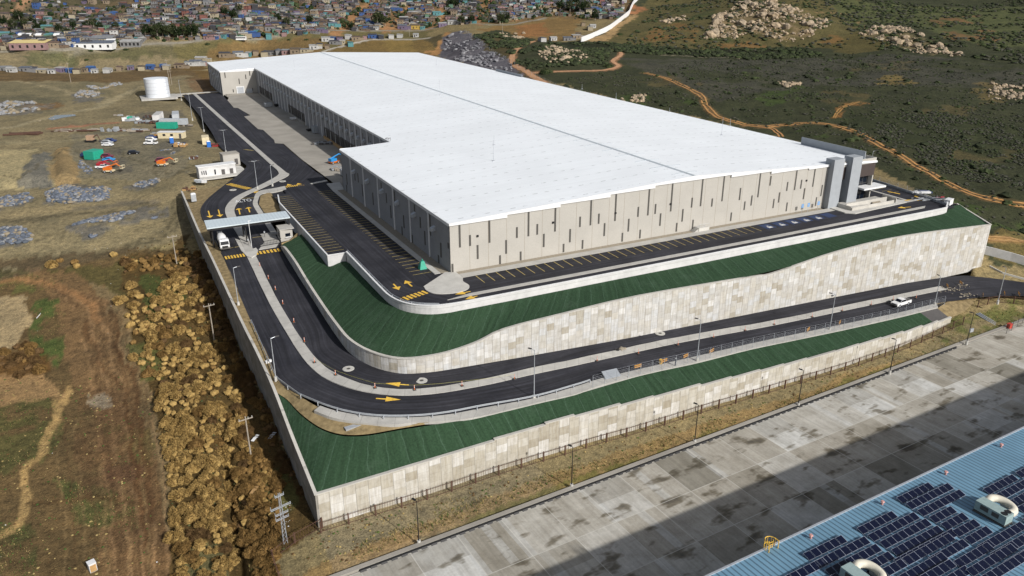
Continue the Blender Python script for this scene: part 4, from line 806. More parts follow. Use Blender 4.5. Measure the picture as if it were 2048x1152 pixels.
# ---------------------------------------------------------------- the warehouse
X0, X1, XD, XR = 65.1, 205.7, 82.3, 135.3; YF, YS, YN, YB = 158.0, 248.4, 493.0, 548.0
def zr(x): return 12.15+3.2*(1-abs(x-XR)/(XR-X0)) if x < XR else 12.15+3.2*(1-(x-XR)/(X1-XR))
wh = root('warehouse', (X0, YF, 0), 'huge beige warehouse with a white metal roof on the walled platform', 'warehouse')
def B(mb, name, m, parent=wh, **k): return mb.build(name, m, parent, world=True, **k)
mb = MB()
for xa, xb, ya, yb in ((X0, XD, YF, YS), (XD, XR, YF, YN), (X0-2.6, XD, YN, YB), (XD, XR, YN, YB), (XR, X1, YF, YB)):
    o = .25; xa_ = xa-o if xa in (X0, XD, X0-2.6) and not (xa == XD and ya == YN) else xa; 
    if xa == XD and ya == YF: continue
    xb_ = xb+o if xb == X1 else xb; ya_ = ya-.3 if ya == YF else ya; yb_ = yb+.25 if yb == YB or (xa == X0 and yb == YS) else yb
    mb.hexa([(xa_, ya_, zr(xa)-.55), (xb_, ya_, zr(xb)-.55), (xb_, yb_, zr(xb)-.55), (xa_, yb_, zr(xa)-.55)], [(xa_, ya_, zr(max(xa_, X0-3))), (xb_, ya_, zr(xb_)), (xb_, yb_, zr(xb_)), (xa_, yb_, zr(xa_))])
mb.hexa([(XD, YF-.3, zr(XD)-.55), (XR, YF-.3, zr(XR)-.55), (XR, YS+.25, zr(XR)-.55), (XD, YS+.25, zr(XD)-.55)], [(XD, YF-.3, zr(XD)), (XR, YF-.3, zr(XR)), (XR, YS+.25, zr(XR)), (XD, YS+.25, zr(XD))])
mb.hexa([(XD-.25, YS+.25, zr(XD)-.55), (XR, YS+.25, zr(XR)-.55), (XR, YN, zr(XR)-.55), (XD-.25, YN, zr(XD)-.55)], [(XD-.25, YS+.25, zr(XD-.25)), (XR, YS+.25, zr(XR)), (XR, YN, zr(XR)), (XD-.25, YN, zr(XD-.25))])
roof = B(mb, 'roof', M['roof'])
mb = MB(); mb.hexa([(XR-.55, YF-.3, zr(XR)-.02), (XR+.55, YF-.3, zr(XR)-.02), (XR+.55, YB, zr(XR)-.02), (XR-.55, YB, zr(XR)-.02)], [(XR-.4, YF-.3, zr(XR)+.07), (XR+.4, YF-.3, zr(XR)+.07), (XR+.4, YB, zr(XR)+.07), (XR-.4, YB, zr(XR)+.07)])
for i in range(46):
    y = YF+4+i*8.4; L_ = 5.2 if i % 2 else 4.2
    if y < YB-3:
        for sgn in (-1, 1): mb.hexa([(XR+sgn*.4, y-.14, zr(XR)-.1), (XR+sgn*L_, y-.14, zr(XR+L_)-.02), (XR+sgn*L_, y+.14, zr(XR+L_)-.02), (XR+sgn*.4, y+.14, zr(XR)-.1)][::sgn], [(XR+sgn*.4, y-.14, zr(XR)+.06), (XR+sgn*L_, y-.14, zr(XR+L_)+.07), (XR+sgn*L_, y+.14, zr(XR+L_)+.07), (XR+sgn*.4, y+.14, zr(XR)+.06)][::sgn])
B(mb, 'ridge_vent', plain('pale_flashing', (.42, .47, .51), .5, .05), roof)
# walls
def wallq(name, poly, m=None, parent=wh):
    mb = MB(); 
    for q in poly: mb.face(q)
    return B(mb, name, m or M['beige'], parent)
# front wall: stepped parapet of tilt-up panels with thin joints
mb = MB(); jt = MB(); steps = [X0, 79.7, 94.2, 108.7, 122.5, 135.3, 148, 162.6, 177.2, 186.3]
for i in range(len(steps)-1):
    a, b = steps[i], steps[i+1]; z = min(zr(a), zr(b))-.5
    mb.hexa([(a, YF-.05, -.6), (b, YF-.05, -.6), (b, YF+.25, -.6), (a, YF+.25, -.6)], [(a, YF-.05, z), (b, YF-.05, z), (b, YF+.25, z), (a, YF+.25, z)])
    fz = lambda x: max(zr(x)-.02, z+.02)
    n = 3
    for j in range(n):
        x = a+(b-a)*j/n
        if x > X0+1: jt.box((x, YF-.055, 0), (.07, .02, z))
B(mb, 'front_wall', M['beige']); B(jt, 'panel_joint', M['gravelbed'])
mb = MB()   # white fascia filling the gap between the stepped panels and the sloping eave
for i in range(len(steps)-1):
    a, b = steps[i]-(.25 if i == 0 else 0), steps[i+1]; z = min(zr(steps[i]), zr(b))-.6
    mb.hexa([(a, YF-.42, z), (b-.003, YF-.42, z), (b-.003, YF-.31, z), (a, YF-.31, z)], [(a, YF-.42, zr(a)+.02), (b-.003, YF-.42, zr(b)+.02), (b-.003, YF-.31, zr(b)+.02), (a, YF-.31, zr(a)+.02)])
B(mb, 'fascia', M['white'])
mb = MB(); mb.box((X0+.15, (YF+YS)/2, -2.2), (.3, YS-YF-.1, 13.9)); B(mb, 'side_wall', M['shadewall'])
mb = MB(); mb.box(((X0+XD)/2, YS-.15, -2.2), (XD-X0, .3, 13.9)); B(mb, 'end_wall', M['beige'])
mb = MB(); mb.box((XD+.15, (YS+YN)/2, -2.2), (.3, YN-YS-.2, 14.4)); B(mb, 'dock_wall', M['shadewall'])
mb = MB(); mb.box(((X0-2.6+XD)/2, YN+.15, -2.2), (XD-X0+2.6, .3, 13.9)); B(mb, 'end_wall', M['beige'])
mb = MB(); mb.box((X0-2.45, (YN+YB)/2, -2.2), (.3, YB-YN-.1, 13.8)); B(mb, 'side_wall', M['shadewall'])
mb = MB(); mb.hexa([(X0-2.6, YB-.3, -1), (X1, YB-.3, -1), (X1, YB, -1), (X0-2.6, YB, -1)], [(X0-2.6, YB-.3, 11.5), (X1, YB-.3, 11.5), (X1, YB, 11.5), (X0-2.6, YB, 11.5)]); B(mb, 'rear_wall', M['beige'])
mb = MB(); mb.box((X1-.15, (YF+YB)/2, -2), (.3, YB-YF-.7, 13.5)); B(mb, 'side_wall', M['shadewall'])
# white eave flashing along the western edges
mb = MB()
for x, ya, yb in ((X0, YF, YS), (XD, YS+.3, YN), (X0-2.6, YN, YB)): mb.box((x-.3, (ya+yb)/2, zr(x)-.75), (.12, yb-ya, .72))
mb.box(((X0+XD)/2, YS+.3, 11.6), (XD-X0, .12, .7)); mb.box(((X0-2.6+XD)/2, YN-.06, 11.4), (XD-X0+2.6, .12, .8)); B(mb, 'eave_flashing', M['white'])
# narrow dark slots of the front wall (photo readings on the wall's plane)
FR = [(77, 577, 780, 11), (160, 680, 768, 17), (221, 760, 872, 11), (20, 910, 980, 15), (315, 541, 742, 11), (400, 842, 912, 11), (449, 720, 830, 11), (535, 617, 703, 11), (565, 812, 882, 13), (628, 478, 690, 10), (698, 592, 677, 14), (750, 670, 776, 10), (842, 430, 652, 10), (908, 750, 817, 10), (960, 632, 738, 10), (1040, 533, 616, 9), (1060, 720, 790, 11), (1127, 385, 602, 9), (1190, 509, 590, 13), (1235, 585, 688, 9), (1325, 337, 567, 9), (1378, 662, 732, 9), (1428, 550, 652, 9), (1505, 455, 534, 8), (1520, 637, 707, 10), (1590, 283, 522, 9), (1643, 432, 511, 12), (1682, 507, 606, 8), (1774, 253, 490, 8), (1812, 583, 652, 8), (1860, 473, 572, 8), (1935, 382, 460, 8), (1942, 558, 629, 9), (2015, 200, 448, 8)]
FS = [(900+x/4, 300+a/4, 300+c/4, w/4) for x, a, c, w in FR]+[(1560+x/5.535, 280+a/5.535, 280+c/5.535, 1.9) for x, a, c in [(178, 288, 550), (80, 465, 562), (234, 440, 538), (265, 535, 655), (380, 258, 515), (460, 498, 620), (398, 635, 730), (74, 692, 788)]]+[(1424, 397, 413, 2), (1447, 339, 402, 2.2), (1462, 425, 442, 2.2), (1489, 403, 420, 2), (1480, 376, 400, 2), (1519, 336, 394, 2), (1503, 391, 411, 2), (1541, 352, 371, 2), (1547, 398, 416, 2), (1558, 385, 405, 2)]
for px, a, c, w in FS:
    p, q = PY(px, a, YF-.06), PY(px, c, YF-.06); ww = max(.5, w/1560*math.hypot(*p[:2])*1.08); z1 = min(p[2], zr(p[0])-.85)
    mb = MB(); mb.box(((p[0]+q[0])/2, YF-.07, q[2]), (ww, .05, z1-q[2])); B(mb, 'wall_slot', M['slot'])
for px, py in ((955, 472), (1106, 445), (1231, 426), (1341, 408), (1613, 361)): p = PY(px, py, YF-.1); mb = MB(); mb.box((p[0], YF-.15, p[2]-.25), (.5, .2, .5)); B(mb, 'wall_light', M['black'])
WSL = [(215, 240, 322), (305, 235, 305), (340, 325, 415), (280, 245, 290), (425, 392, 485), (532, 395, 470), (567, 495, 590), (490, 310, 362), (671, 572, 670), (757, 485, 552), (803, 585, 670), (840, 698, 805), (658, 662, 738), (740, 728, 800), (597, 380, 460), (882, 568, 730), (968, 793, 905), (1027, 793, 835), (950, 890, 960), (215, 330, 400)]
for x, a, c in WSL:
    p, q = PX(640+x/4, 288+a/4, X0), PX(640+x/4, 288+c/4, X0); mb = MB(); mb.box((X0-.03, (p[1]+q[1])/2, q[2]), (.06, .75, p[2]-q[2])); B(mb, 'wall_slot', M['slot'])
def hood(x, y, z, face=-1):
    mb = MB(); mb.hexa([(x-1.1, y-.6, z), (x, y-.6, z+.2), (x, y+.6, z+.2), (x-1.1, y+.6, z)], [(x-1.1, y-.6, z+.75), (x, y-.6, z+1.3), (x, y+.6, z+1.3), (x-1.1, y+.6, z+.75)]); B(mb, 'exhaust_hood', M['steel'])
def spout(x, y, zb, zt):
    mb = MB(); mb.box((x-.14, y, zb), (.28, .3, zt-zb)); mb.box((x-.2, y, zt), (.42, .5, .45)); B(mb, 'downpipe', M['white'])
for i, (px, py) in enumerate([(701, 323), (726, 339), (755, 359), (786, 380), (819, 403), (857, 428)]):
    p = PX(px, py, X0); spout(X0, p[1], zp(p[1])-.1, 11.2)
for px, py in ((733, 364), (762, 384), (792.5, 407.5), (826, 431), (864.5, 459), (706, 345)): p = PX(px, py, X0-.6); hood(X0, p[1], p[2]-.4)
n = 32
for i in range(n):
    y = YS+4+i*(YN-YS-6)/n; spout(XD, y, -1.3, 11.8)
    if i % 1 == 0 and 1 < i < 29: hood(XD, y+3.6, 7.3)
    for k, (zz, hh) in enumerate(((3.5, 3), (6.6, 3.2), (9.2, 1.8))):
        if (i*3+k) % 4 != 1:
            mb = MB(); mb.box((XD-.03, y+1.4+2.1*k+(i % 3)*.3, zz-.6), (.06, .7, hh)); B(mb, 'wall_slot', M['slot']) if i*3+k < 46 else None
for ya, yb, nd_ in ((283, 337, 13), (373, 407, 8), (446, 484, 8)):
    fr = MB()
    for k in range(nd_):
        y = ya+(yb-ya)*(k+.5)/nd_; mb = MB(); mb.box((XD-.11, y, -.1), (.2, 2.7, 3.2)); d = B(mb, 'dock_door', M['black'])
        mb = MB(); mb.box((XD-.18, y+1.55, -.1), (.34, .28, 3.4)); mb.box((XD-.18, y-1.55, -.1), (.34, .22, 3.4)); mb.box((XD-.19, y, 3.3), (.36, 3.3, .4)); B(mb, 'door_seal', M['darkgrey'], d)
    mb = MB(); mb.box((XD-.4, (ya+yb)/2, -1.4), (.8, yb-ya, 1.25)); B(mb, 'dock_sill', M['timber'] if ya < 300 else M['court'])
for i, (x, z, h) in enumerate([(65, 8.5, 3.5), (72.5, 4.5, 3.2), (79, 9, 3), (76.5, 7.2, 2.6), (68.5, 0, 1.8), (79.5, .3, 1.6)]):
    mb = MB(); mb.box((x, YN-.03, z-.3), (.6, .06, h)); B(mb, 'wall_slot', M['slot'])
for y in (500, 507.5, 515, 523, 531, 539): spout(X0-2.6, y, -1.3, 11.2)
for y in (504, 519, 535): hood(X0-2.6, y, 7.2)
for y, z, h in ((501, 6, 3.5), (511, 3, 3), (526, 5.5, 3), (543, 4, 3)): mb = MB(); mb.box((X0-2.64, y, z), (.06, .7, h)); B(mb, 'wall_slot', M['slot'])
mb = MB(); mb.box((72.6, YN-.15, -1.3), (3.6, .3, 3.8)); gd = B(mb, 'loading_door', M['steel']); mb = MB(); mb.box((70.6, YN-.2, -1.3), (.4, .42, 4.2)); mb.box((74.6, YN-.2, -1.3), (.4, .42, 4.2)); mb.box((72.6, YN-.2, 2.5), (3.6, .42, .4)); B(mb, 'door_frame', M['white'], gd)
mb = MB(); mb.box((77.6, YN-.6, -1.3), (3.2, 1.1, 2.6)); B(mb, 'electrical_cabinet', M['steel']); mb = MB(); mb.box((72, YN-2.5, -1.3), (16, 5, .3)); B(mb, 'loading_ramp', M['court'])
# parapet screens on the eastern edge
for a, b, x, z1 in ((160.5, 186, 203.6, 14.6), (388, 420, 205.4, 13.4)):
    mb = MB(); mb.box((x, (a+b)/2, 12.0), (.25, b-a, z1-12)); B(mb, 'roof_screen', M['greycol'])
# entrance front
mb = MB(); mb.box((196, YF+.1, 11.5), (19.4, .3, 1.6)); mb.box((205.55, YF+3, 11.5), (.3, 5.6, 1.6)); B(mb, 'entrance_fascia', M['beige'])
mb = MB(); mb.box((196, YF+.12, 7.7), (19.3, .32, 3.78)); mb.box((205.52, YF+3, 7.7), (.32, 5.6, 3.78)); B(mb, 'cladding_band', M['brownband'])
mb = MB(); mb.box((195.8, YF+1.5, 0), (18.6, .2, 7.68)); gl = B(mb, 'glazing', M['glass']); mb = MB()
for x in np.arange(187.5, 205, 1.9): mb.box((x, YF+1.36, .1), (.1, .1, 7.5))
for z in (2.6, 5.1): mb.box((195.8, YF+1.35, z), (18.6, .1, .1))
B(mb, 'mullion', M['darkgrey'], gl); mb = MB(); mb.box((186.5, YF+.8, 0), (.3, 1.7, 7.7)); mb.box((205.3, YF+.8, 0), (.4, 1.7, 7.7)); mb.box((196, YF+.9, 7.6), (19.2, 1.4, .12)); B(mb, 'reveal', M['beige'])
for xa, xb in ((185.4, 189.6), (193.0, 197.1)): mb = MB(); mb.box(((xa+xb)/2, YF-.4, 0), (xb-xa, 3.2, 14.7)); B(mb, 'pier', M['greycol'])
mb = MB(); mb.box((204.6, 158.0, 3.9), (9.6, 4.4, .55)); B(mb, 'canopy', M['white'])
mb = MB(); mb.hexa([(190.2, YF-.12, .1), (193, YF-.12, .1), (193, YF-.05, .1), (190.2, YF-.05, .1)], [(190.2, YF-.12, .3), (193, YF-.12, .3), (193, YF-.05, .3), (190.2, YF-.05, .3)]); B(mb, 'threshold', M['kerb'])
# lightning rods on the roof
for px, pt, pb in ((987, 280, 322), (880, 160, 190), (1443, 235, 270), (1339, 215, 224), (1164, 168, 178), (1232, 185, 198), (1460, 237, 252), (873, 118, 130), (589, 120, 140), (988, 270, 290)):
    d = ray(px, pb); z = 13.2
    for _ in range(6): p = CAM+d*((z-HCAM)/d[2]); z = zr(min(max(p[0], X0), X1))
    q = PY(px, pt, p[1]); mb = MB(); mb.tube(p, (p[0], p[1], max(q[2], z+1.6)), .07, .03, 6); mb.box((p[0], p[1], z), (.7, .7, .12)); B(mb, 'lightning_rod', M['steel'])
mb = MB()
for k in range(4): a = k*1.57; mb.tube((82+math.cos(a)*.9, 250.5+math.sin(a)*.9, 12.4), (82+math.cos(a)*.9, 250.5+math.sin(a)*.9, 14), .05, n=5); mb.tube((82+math.cos(a)*.9, 250.5+math.sin(a)*.9, 13.8), (82+math.cos(a+1.57)*.9, 250.5+math.sin(a+1.57)*.9, 13.8), .05, n=5)
B(mb, 'roof_hatch_rail', M['darkgrey'])
# entrance terrace with ramps and steps
et = root('entrance_terrace', (200, 152, 0), 'white concrete terrace with ramps and steps before the glazed entrance', 'terrace')
mb = MB(); mb.prism([(186.4, 150.5), (188.5, 148.6), (212.5, 150), (213.5, 152), (209, 157), (186.4, 157)], -.2, .25); mb.build('slab', M['kerb'], et, world=True)
mb = MB(); mb.prism([(189.5, 153.4), (207, 153.4), (207, 157.2), (189.5, 157.2)], .2, 1.0); mb.prism([(189.5, 151.2), (199, 151.2), (199, 153.38), (189.5, 153.38)], .2, lambda p: .5+.45*(199-p[0])/9.5); mb.build('ramp', M['concrete'], et, world=True)
mb = MB(); mb.box((198.8, 151.1, .2), (18, .25, .95)); mb.box((198.6, 153.35, .2), (17.5, .2, 1.5)); mb.box((189.6, 154.2, .2), (.25, 6, 1.2)); mb.box((208.7, 153.4, .2), (.25, 5, 1.4)); mb.build('parapet', M['cap'], et, world=True)
for i in range(4): mb = MB(); mb.box((202.2, 152.9-i*.36, .2), (3.4, .35, .75-.18*i)); mb.build('step', M['gravelbed'], et, world=True)
fs = root('fire_stair', (138.6, 155.6, 0), 'small concrete landing with a railing at the front wall door', 'steps'); mb = MB(); mb.box((0, 1.2, 0), (3.6, 1.8, 1.1)); mb.build('landing', M['kerb'], fs)
for i in range(4): mb = MB(); mb.box((-2.05-i*.34, 1.2, 0), (.33, 1.6, .9-.22*i)); mb.build('step', M['concrete'], fs)
mb = MB(); 
for x in (-1.7, 0, 1.7): mb.tube((x, .35, 1.1), (x, .35, 2.1), .03, n=5)
mb.tube((-1.7, .35, 2.1), (1.7, .35, 2.1), .03, n=5); mb.tube((-1.7, .35, 2.1), (-3.4, .35, 1.1), .03, n=5); mb.build('railing', M['steel'], fs)
for i, (px, py) in enumerate([(1606, 405.5), (1618, 403.5), (1638, 400)]):
    p = PY(px, py, YF-1.7); r = root('accessible_sign', (p[0], p[1], .2), ['blue accessible parking sign, leftmost of three at the front wall', 'blue accessible parking sign, middle of three at the front wall', 'blue accessible parking sign nearest the grey entrance piers'][i], 'sign', 'accessible parking signs')
    mb = MB(); mb.tube((0, 0, 0), (0, 0, 2.2), .05, n=6); mb.build('post', M['steel'], r); mb = MB(); mb.box((0, -.05, 1.5), (.9, .05, 1.1)); mb.build('panel', plain('sign_blue', (.15, .32, .6), .5), r)
    mb = MB(); mb.lathe((0, -.09, 1.85), [(.001, 0), (.15, .0)], 10); mb.box((0, -.09, 1.9), (.14, .02, .35)); mb.build('symbol', M['whitepaint'], r)
# ---------------------------------------------------------------- lamp posts and utility poles
def lamp_post(p, h, label, arms, mat, group, base=True, headcol='darkgrey'):
    r = root('street_lamp', p, label, 'street lamp', group); mb = MB(); mb.tube((0, 0, .3 if base else 0), (0, 0, h), .11, .06, 8); mb.build('pole', M[mat], r)
    if base: mb = MB(); mb.tube((0, 0, -.3), (0, 0, .75), .32, .3, 10); mb.build('footing', M['kerb'], r)
    for ax, ay in arms:
        mb = MB(); mb.tube((0, 0, h-.1), (ax*.8, ay*.8, h+.05), .045, n=6); a = mb.build('arm', M[mat], r)
        mb = MB(); mb.box((ax, ay, h-.02), (.75, .34, .14), math.atan2(ay, ax)); mb.build('lamp_head', M[headcol], r)
    return r
def px_h(px, py, p):
    d = ray(px, py); t = p[:2].dot(d[:2])/d[:2].dot(d[:2]); return HCAM+d[2]*t-p[2]
for bx, by, tx, ty, z, lab, arms in [(477, 610, 468.7, 535, -5.3, 'grey lamp post on the dry verge above the boundary wall below the gate', [(1.2, .2)]), (552, 760, 542, 676, -7.3, 'grey lamp post where the road begins to bend by the guardrail', [(1.2, .2)]),
        (1068, 797, 1067, 700, -11.2, 'grey lamp post with a brown footing beside the end of the guardrail', [(-.5, .9)]), (1394, 722, 1398, 639, -13, 'grey lamp post on the walkway beside the standing worker', [(-.5, .9)]), (1659, 661, 1669, 588, -14.5, 'grey lamp post on the walkway facing the middle of the tall wall', [(-.6, .9), (-1.5, -.4)]),
        (1869, 610, 1881, 553, -15.6, 'grey lamp post at the end of the walkway near the white pickup', [(.3, .9)]), (1995, 606, 2013, 536, -16.2, 'grey lamp post beside the brown fence at the far road curve', [(.3, .9)])]:
    p = P(bx, by, z); lamp_post((p[0], p[1], z), px_h(tx, ty, p), lab, arms, 'steel', 'lamp posts along the ramp road')
for i, (bx, by, tx, ty, z, lab) in enumerate([(838, 1088, 837.5, 1002, -20.1, 'black lamp post by the kerb nearest the wall corner'), (1143, 975, 1146, 894, -20.1, 'second black lamp post along the kerb counted from the wall corner'), (1389, 886, 1400, 810, -20.1, 'third black lamp post along the kerb counted from the wall corner'), (1596, 812, 1608, 741, -20, 'fourth black lamp post along the kerb counted from the wall corner'), (1779, 747, 1796, 680, -19.8, 'fifth black lamp post along the kerb counted from the wall corner'), (1933, 687, 1946.5, 626, -19.5, 'black lamp post carrying a pale box near the drain grating')]):
    p = P(bx, by, z); r = lamp_post((p[0], p[1], z), px_h(tx, ty, p), lab, [(-.25, .6)], 'black', 'black lamp posts on the grassy strip', True, 'black')
    if i == 5: mb = MB(); mb.box((.25, -.3, 3.2), (1.2, .3, .9)); mb.build('panel_box', M['steel'], r)
for bx, by, tx, ty, z, lab in [(385, 240, 384, 188, -1.5, 'twin armed yard lamp nearest the water tank'), (408, 262, 402, 215, -1.5, 'twin armed yard lamp between the trailers and the yard road'), (452, 305, 448, 260, -1.4, 'twin armed yard lamp behind the gatehouse'), (515, 378, 508, 322, -1.6, 'twin armed yard lamp on the median tip above the gate'), (545, 372, 536, 331, -1.5, 'single yard lamp on the kerb island before the parking bays'), (583, 230, 580, 190, -1.3, 'single thin lamp standing out on the truck court')]:
    p = P(bx, by, z); lamp_post((p[0], p[1], z), px_h(tx, ty, p), lab, [(1.3, 0), (-1.3, 0)] if 'twin' in lab else [(.9, .2)], 'steel', 'lamp posts of the upper yard')
for px, py, tx, ty, lab in [(363, 200, 357, 160, 'grey lamp post with a blue tub at its foot beside the water tank'), (1737, 358, 1756, 303, 'slim pale lamp post at the corner of the far car park')]:
    p = P(px, py, -1.1 if px < 1000 else .2); lamp_post(tuple(p), px_h(tx, ty, p), lab, [(.9, 0)], 'steel', None)
for bx, by, tx, ty, lab in [(353.7, 527.5, 344.5, 470, 'wooden utility pole at the top of the bush strip'), (428.7, 681, 417, 607, 'wooden utility pole in the middle of the bush strip'), (503, 919, 491, 833, 'wooden utility pole beside a white plastic scrap in the bushes')]:
    p = G(bx, by); h = px_h(tx, ty, p); r = root('utility_pole', p, lab, 'utility pole', 'utility poles in the bush strip'); mb = MB(); mb.tube((0, 0, -.3), (0, 0, h), .17, .11, 8); mb.build('pole', M['wood'], r)
    mb = MB(); mb.box((0, -.12, h-.6), (2.6, .12, .16), .15); mb.build('crossarm', M['wood'], r)
    for x in (-1.15, .45, 1.15): mb = MB(); mb.tube((x, -.12+x*.15, h-.45), (x, -.12+x*.15, h-.12), .06, n=6); mb.build('insulator', M['kerb'], r)
p = G(571, 1085); h = px_h(561, 986, p); r = root('power_pylon', p, 'grey steel power pole with several crossarms near the wall corner', 'utility pole'); mb = MB()
for sx, sy in ((-1, -1), (1, -1), (1, 1), (-1, 1)): mb.tube((sx*.3, sy*.3, 0), (sx*.12, sy*.12, h), .05, n=5)
for k in range(12):
    z = h*k/12; w = .3-.18*k/12; z2 = h*(k+1)/12; w2 = .3-.18*(k+1)/12
    for a, b in (((-w, -w), (w2, -w2)), ((w, -w), (w2, w2)), ((w, w), (-w2, w2)), ((-w, w), (-w2, -w2))): mb.tube((*a, z), (*b, z2), .028, n=4)
mb.build('lattice_mast', M['steel'], r)
for z, L_ in ((h-.5, 1.5), (h-2.6, 3.4), (h-3.9, 2.2), (h-4.8, 2.2)):
    mb = MB(); mb.box((0, -.16, z), (L_, .09, .1), .25); mb.box((0, .16, z), (L_, .09, .1), .25); mb.build('crossarm', M['steel'], r)
    for s in (-1, 1): mb = MB(); mb.tube((s*L_*.46, s*.1, z), (s*L_*.46, s*.1, z+.5), .05, n=6); mb.build('insulator', M['steel'], r)
# ---------------------------------------------------------------- guardrail, fences, delineators
def fence(name, label, cat, pts, h, post_gap, mat, kind, group=None, extra=None):
    r = root(name, pts[0], label, cat, group); pts = np.array(pts, float); s = np.concatenate([[0], np.cumsum(np.linalg.norm(np.diff(pts[:, :2], axis=0), axis=1))]); n = max(2, int(s[-1]/post_gap)+1)
    at = lambda t: np.array([np.interp(t, s, pts[:, i]) for i in range(3)])
    for t in np.linspace(0, s[-1], n):
        p = at(t); mb = MB()
        if kind == 'rail': mb.box(p-V(0, 0, .2), (.14, .14, h+.15))
        elif kind == 'picket': mb.box(p-V(0, 0, .2), (.2, .2, h+.3))
        else: mb.tube(p-V(0, 0, .1), p+V(0, 0, h), .045, n=6); mb.tube(p+V(0, 0, h), p+V(.12, .22, h+.35), .03, n=5)
        mb.build('post', mat, r, world=True)
    mb = MB(); m = max(n*2, 12) if kind == 'rail' else n; ts = np.linspace(0, s[-1], m)
    for a, b in zip(ts[:-1], ts[1:]):
        p, q = at(a), at(b); d = (q-p)/np.linalg.norm(q-p); nn = V(-d[1], d[0], 0)/np.hypot(d[0], d[1])
        if kind == 'rail':
            for z0, z1 in ((.42, .56), (.62, .78)):
                mb.hexa([p+nn*.08+V(0, 0, z0), q+nn*.08+V(0, 0, z0), q+nn*.15+V(0, 0, z0), p+nn*.15+V(0, 0, z0)], [p+nn*.08+V(0, 0, z1), q+nn*.08+V(0, 0, z1), q+nn*.15+V(0, 0, z1), p+nn*.15+V(0, 0, z1)])
        elif kind == 'picket':
            for z in (.25, h-.15): mb.tube(p+V(0, 0, z), q+V(0, 0, z), .045, n=5)
            k = max(1, int(np.linalg.norm(q-p)/.45))
            for j in range(k): c = p+(q-p)*(j+.5)/k; mb.box(c+V(0, 0, .1), (.035, .035, h))
        else:
            for z in np.linspace(.1, h, 7 if kind == 'wire' else 12): mb.tube(p+V(0, 0, z), q+V(0, 0, z), .012, n=4)
            mb.tube(p+V(.12, .22, h+.33), q+V(.12, .22, h+.33), .012, n=4)
    mb.build({'rail': 'beam', 'picket': 'pickets'}.get(kind, 'wire_mesh') if kind != 'picket' else 'picket_panel', mat, r, world=True)
    return r
gp = [(20.15, 164, -5.8), (20.1, 150, -6.65), (20.0, 138, -7.25)]+[(p[0]-.3*0, p[1]-.35, p[2]+.12) for p in crom([V(22.5, 130.6, -7.7), V(25.9, 125, -8.0), V(29.4, 121.0, -8.3), V(34.1, 117.8, -8.7), V(40.8, 115.5, -9.2), V(46.3, 114.8, -9.6), V(52.3, 114.8, -10)]+[V(p[0], p[1]-.05, p[2]+.02) for p in E_IN[:2]]+[V(77.5, float(np.interp(77.5, [p[0] for p in E_IN], [p[1] for p in E_IN]))-.05, zrd(77.5)+.02)], 4)]
fence('guardrail', 'galvanised guardrail round the outside of the road bend', 'guardrail', gp, .72, 4.2, M['steel'], 'rail')
gq = [(47.6, 183, .0), (47.6, 168, .1), (47.6, 156, .15), (47.8, 149.8, .15), (49, 145.4, .15), (51.6, 142.4, .15), (55, 140.5, .15)]
fence('guardrail', 'galvanised guardrail just inside the white parapet at the parking corner', 'guardrail', gq, .72, 3, M['steel'], 'rail')
cf = [(x, float(np.interp(x, EO[:, 0], EO[:, 1]))+.25, zrd(x)+.12) for x in np.linspace(77, 186, 30)]
fence('wire_fence', 'grey wire fence with cranked posts along the concrete walkway', 'fence', cf, 2.1, 3.1, M['steel'], 'wire')
pf = [(x, y2(x)-1.3, float(hat(x, y2(x)-1.3))) for x in np.linspace(19.4, 188, 40)]
fence('picket_fence', 'rusty brown picket fence at the foot of the stepped retaining wall', 'fence', pf, 2.1, 4.6, M['rust'], 'picket')
q = [G(a, b) for a, b in [(645, 1056), (600, 1082), (552, 1103), (545, 1120), (560, 1165)]]
fence('picket_fence', 'rusty picket fence cornering beside the steel power pole', 'fence', [tuple(p) for p in q], 2.0, 4.4, M['rust'], 'picket')
q = [G(a, b) for a, b in [(1955, 615), (1990, 605), (2048, 610), (2120, 622)]]; fence('picket_fence', 'dark brown fence below the lamp at the far road curve', 'fence', [tuple(p) for p in q], 2.2, 4, M['rust'], 'picket')
q = [G(a, b) for a, b in [(2045, 665), (2010, 650), (2060, 690)]]
pe = [(219.9, 142, .2), (221.6, 152, .2), (224.5, 168, .2), (225.8, 180, .2), (225.9, 230, .2), (225.9, 300, .2)]
fence('mesh_fence', 'grey mesh fence closing the far end of the car park', 'fence', pe, 1.7, 4, M['steel'], 'mesh')
walled('kerb_wall', 'low grey wall under the mesh fence at the far car park', 'low wall', [(p[0]+.3, p[1]) for p in pe], [-4]*6, [.75]*6, .25, M['greycol'], False, side=-1)
q = [G(a, b) for a, b in [(930, 64), (960, 84), (985, 105), (1015, 122), (1040, 138), (1075, 158), (1120, 178), (1180, 192)]]
fence('mesh_fence', 'thin grey fence on the hill crest above the rock cut', 'fence', [tuple(p) for p in q], 2.2, 8, M['steel'], 'wire')
proto = root('delineator', (0, 0, 0), 'orange delineator post', 'delineator'); mb = MB(); mb.tube((0, 0, .05), (0, 0, 1.1), .07, .05, 8); mb.build('post', M['orange'], proto); mb = MB(); mb.box((0, 0, 0), (.6, .6, .1)); mb.build('base', M['slot'], proto)
for z in (.55, .85): mb = MB(); mb.tube((0, 0, z), (0, 0, z+.12), .085, .08, 8); mb.build('reflective_band', M['white'], proto)
dl = [(520, 533), (537, 558), (551, 580), (566, 610), (588, 645), (609, 684), (629, 725), (671, 750), (750, 776), (829, 780), (924, 772), (1029, 758), (1194, 722), (1277, 707), (1356, 690), (1427, 675), (1490, 661), (1548, 649), (1624, 634), (1684, 622), (1742, 610), (1786, 600), (1832, 596)]
rope = []
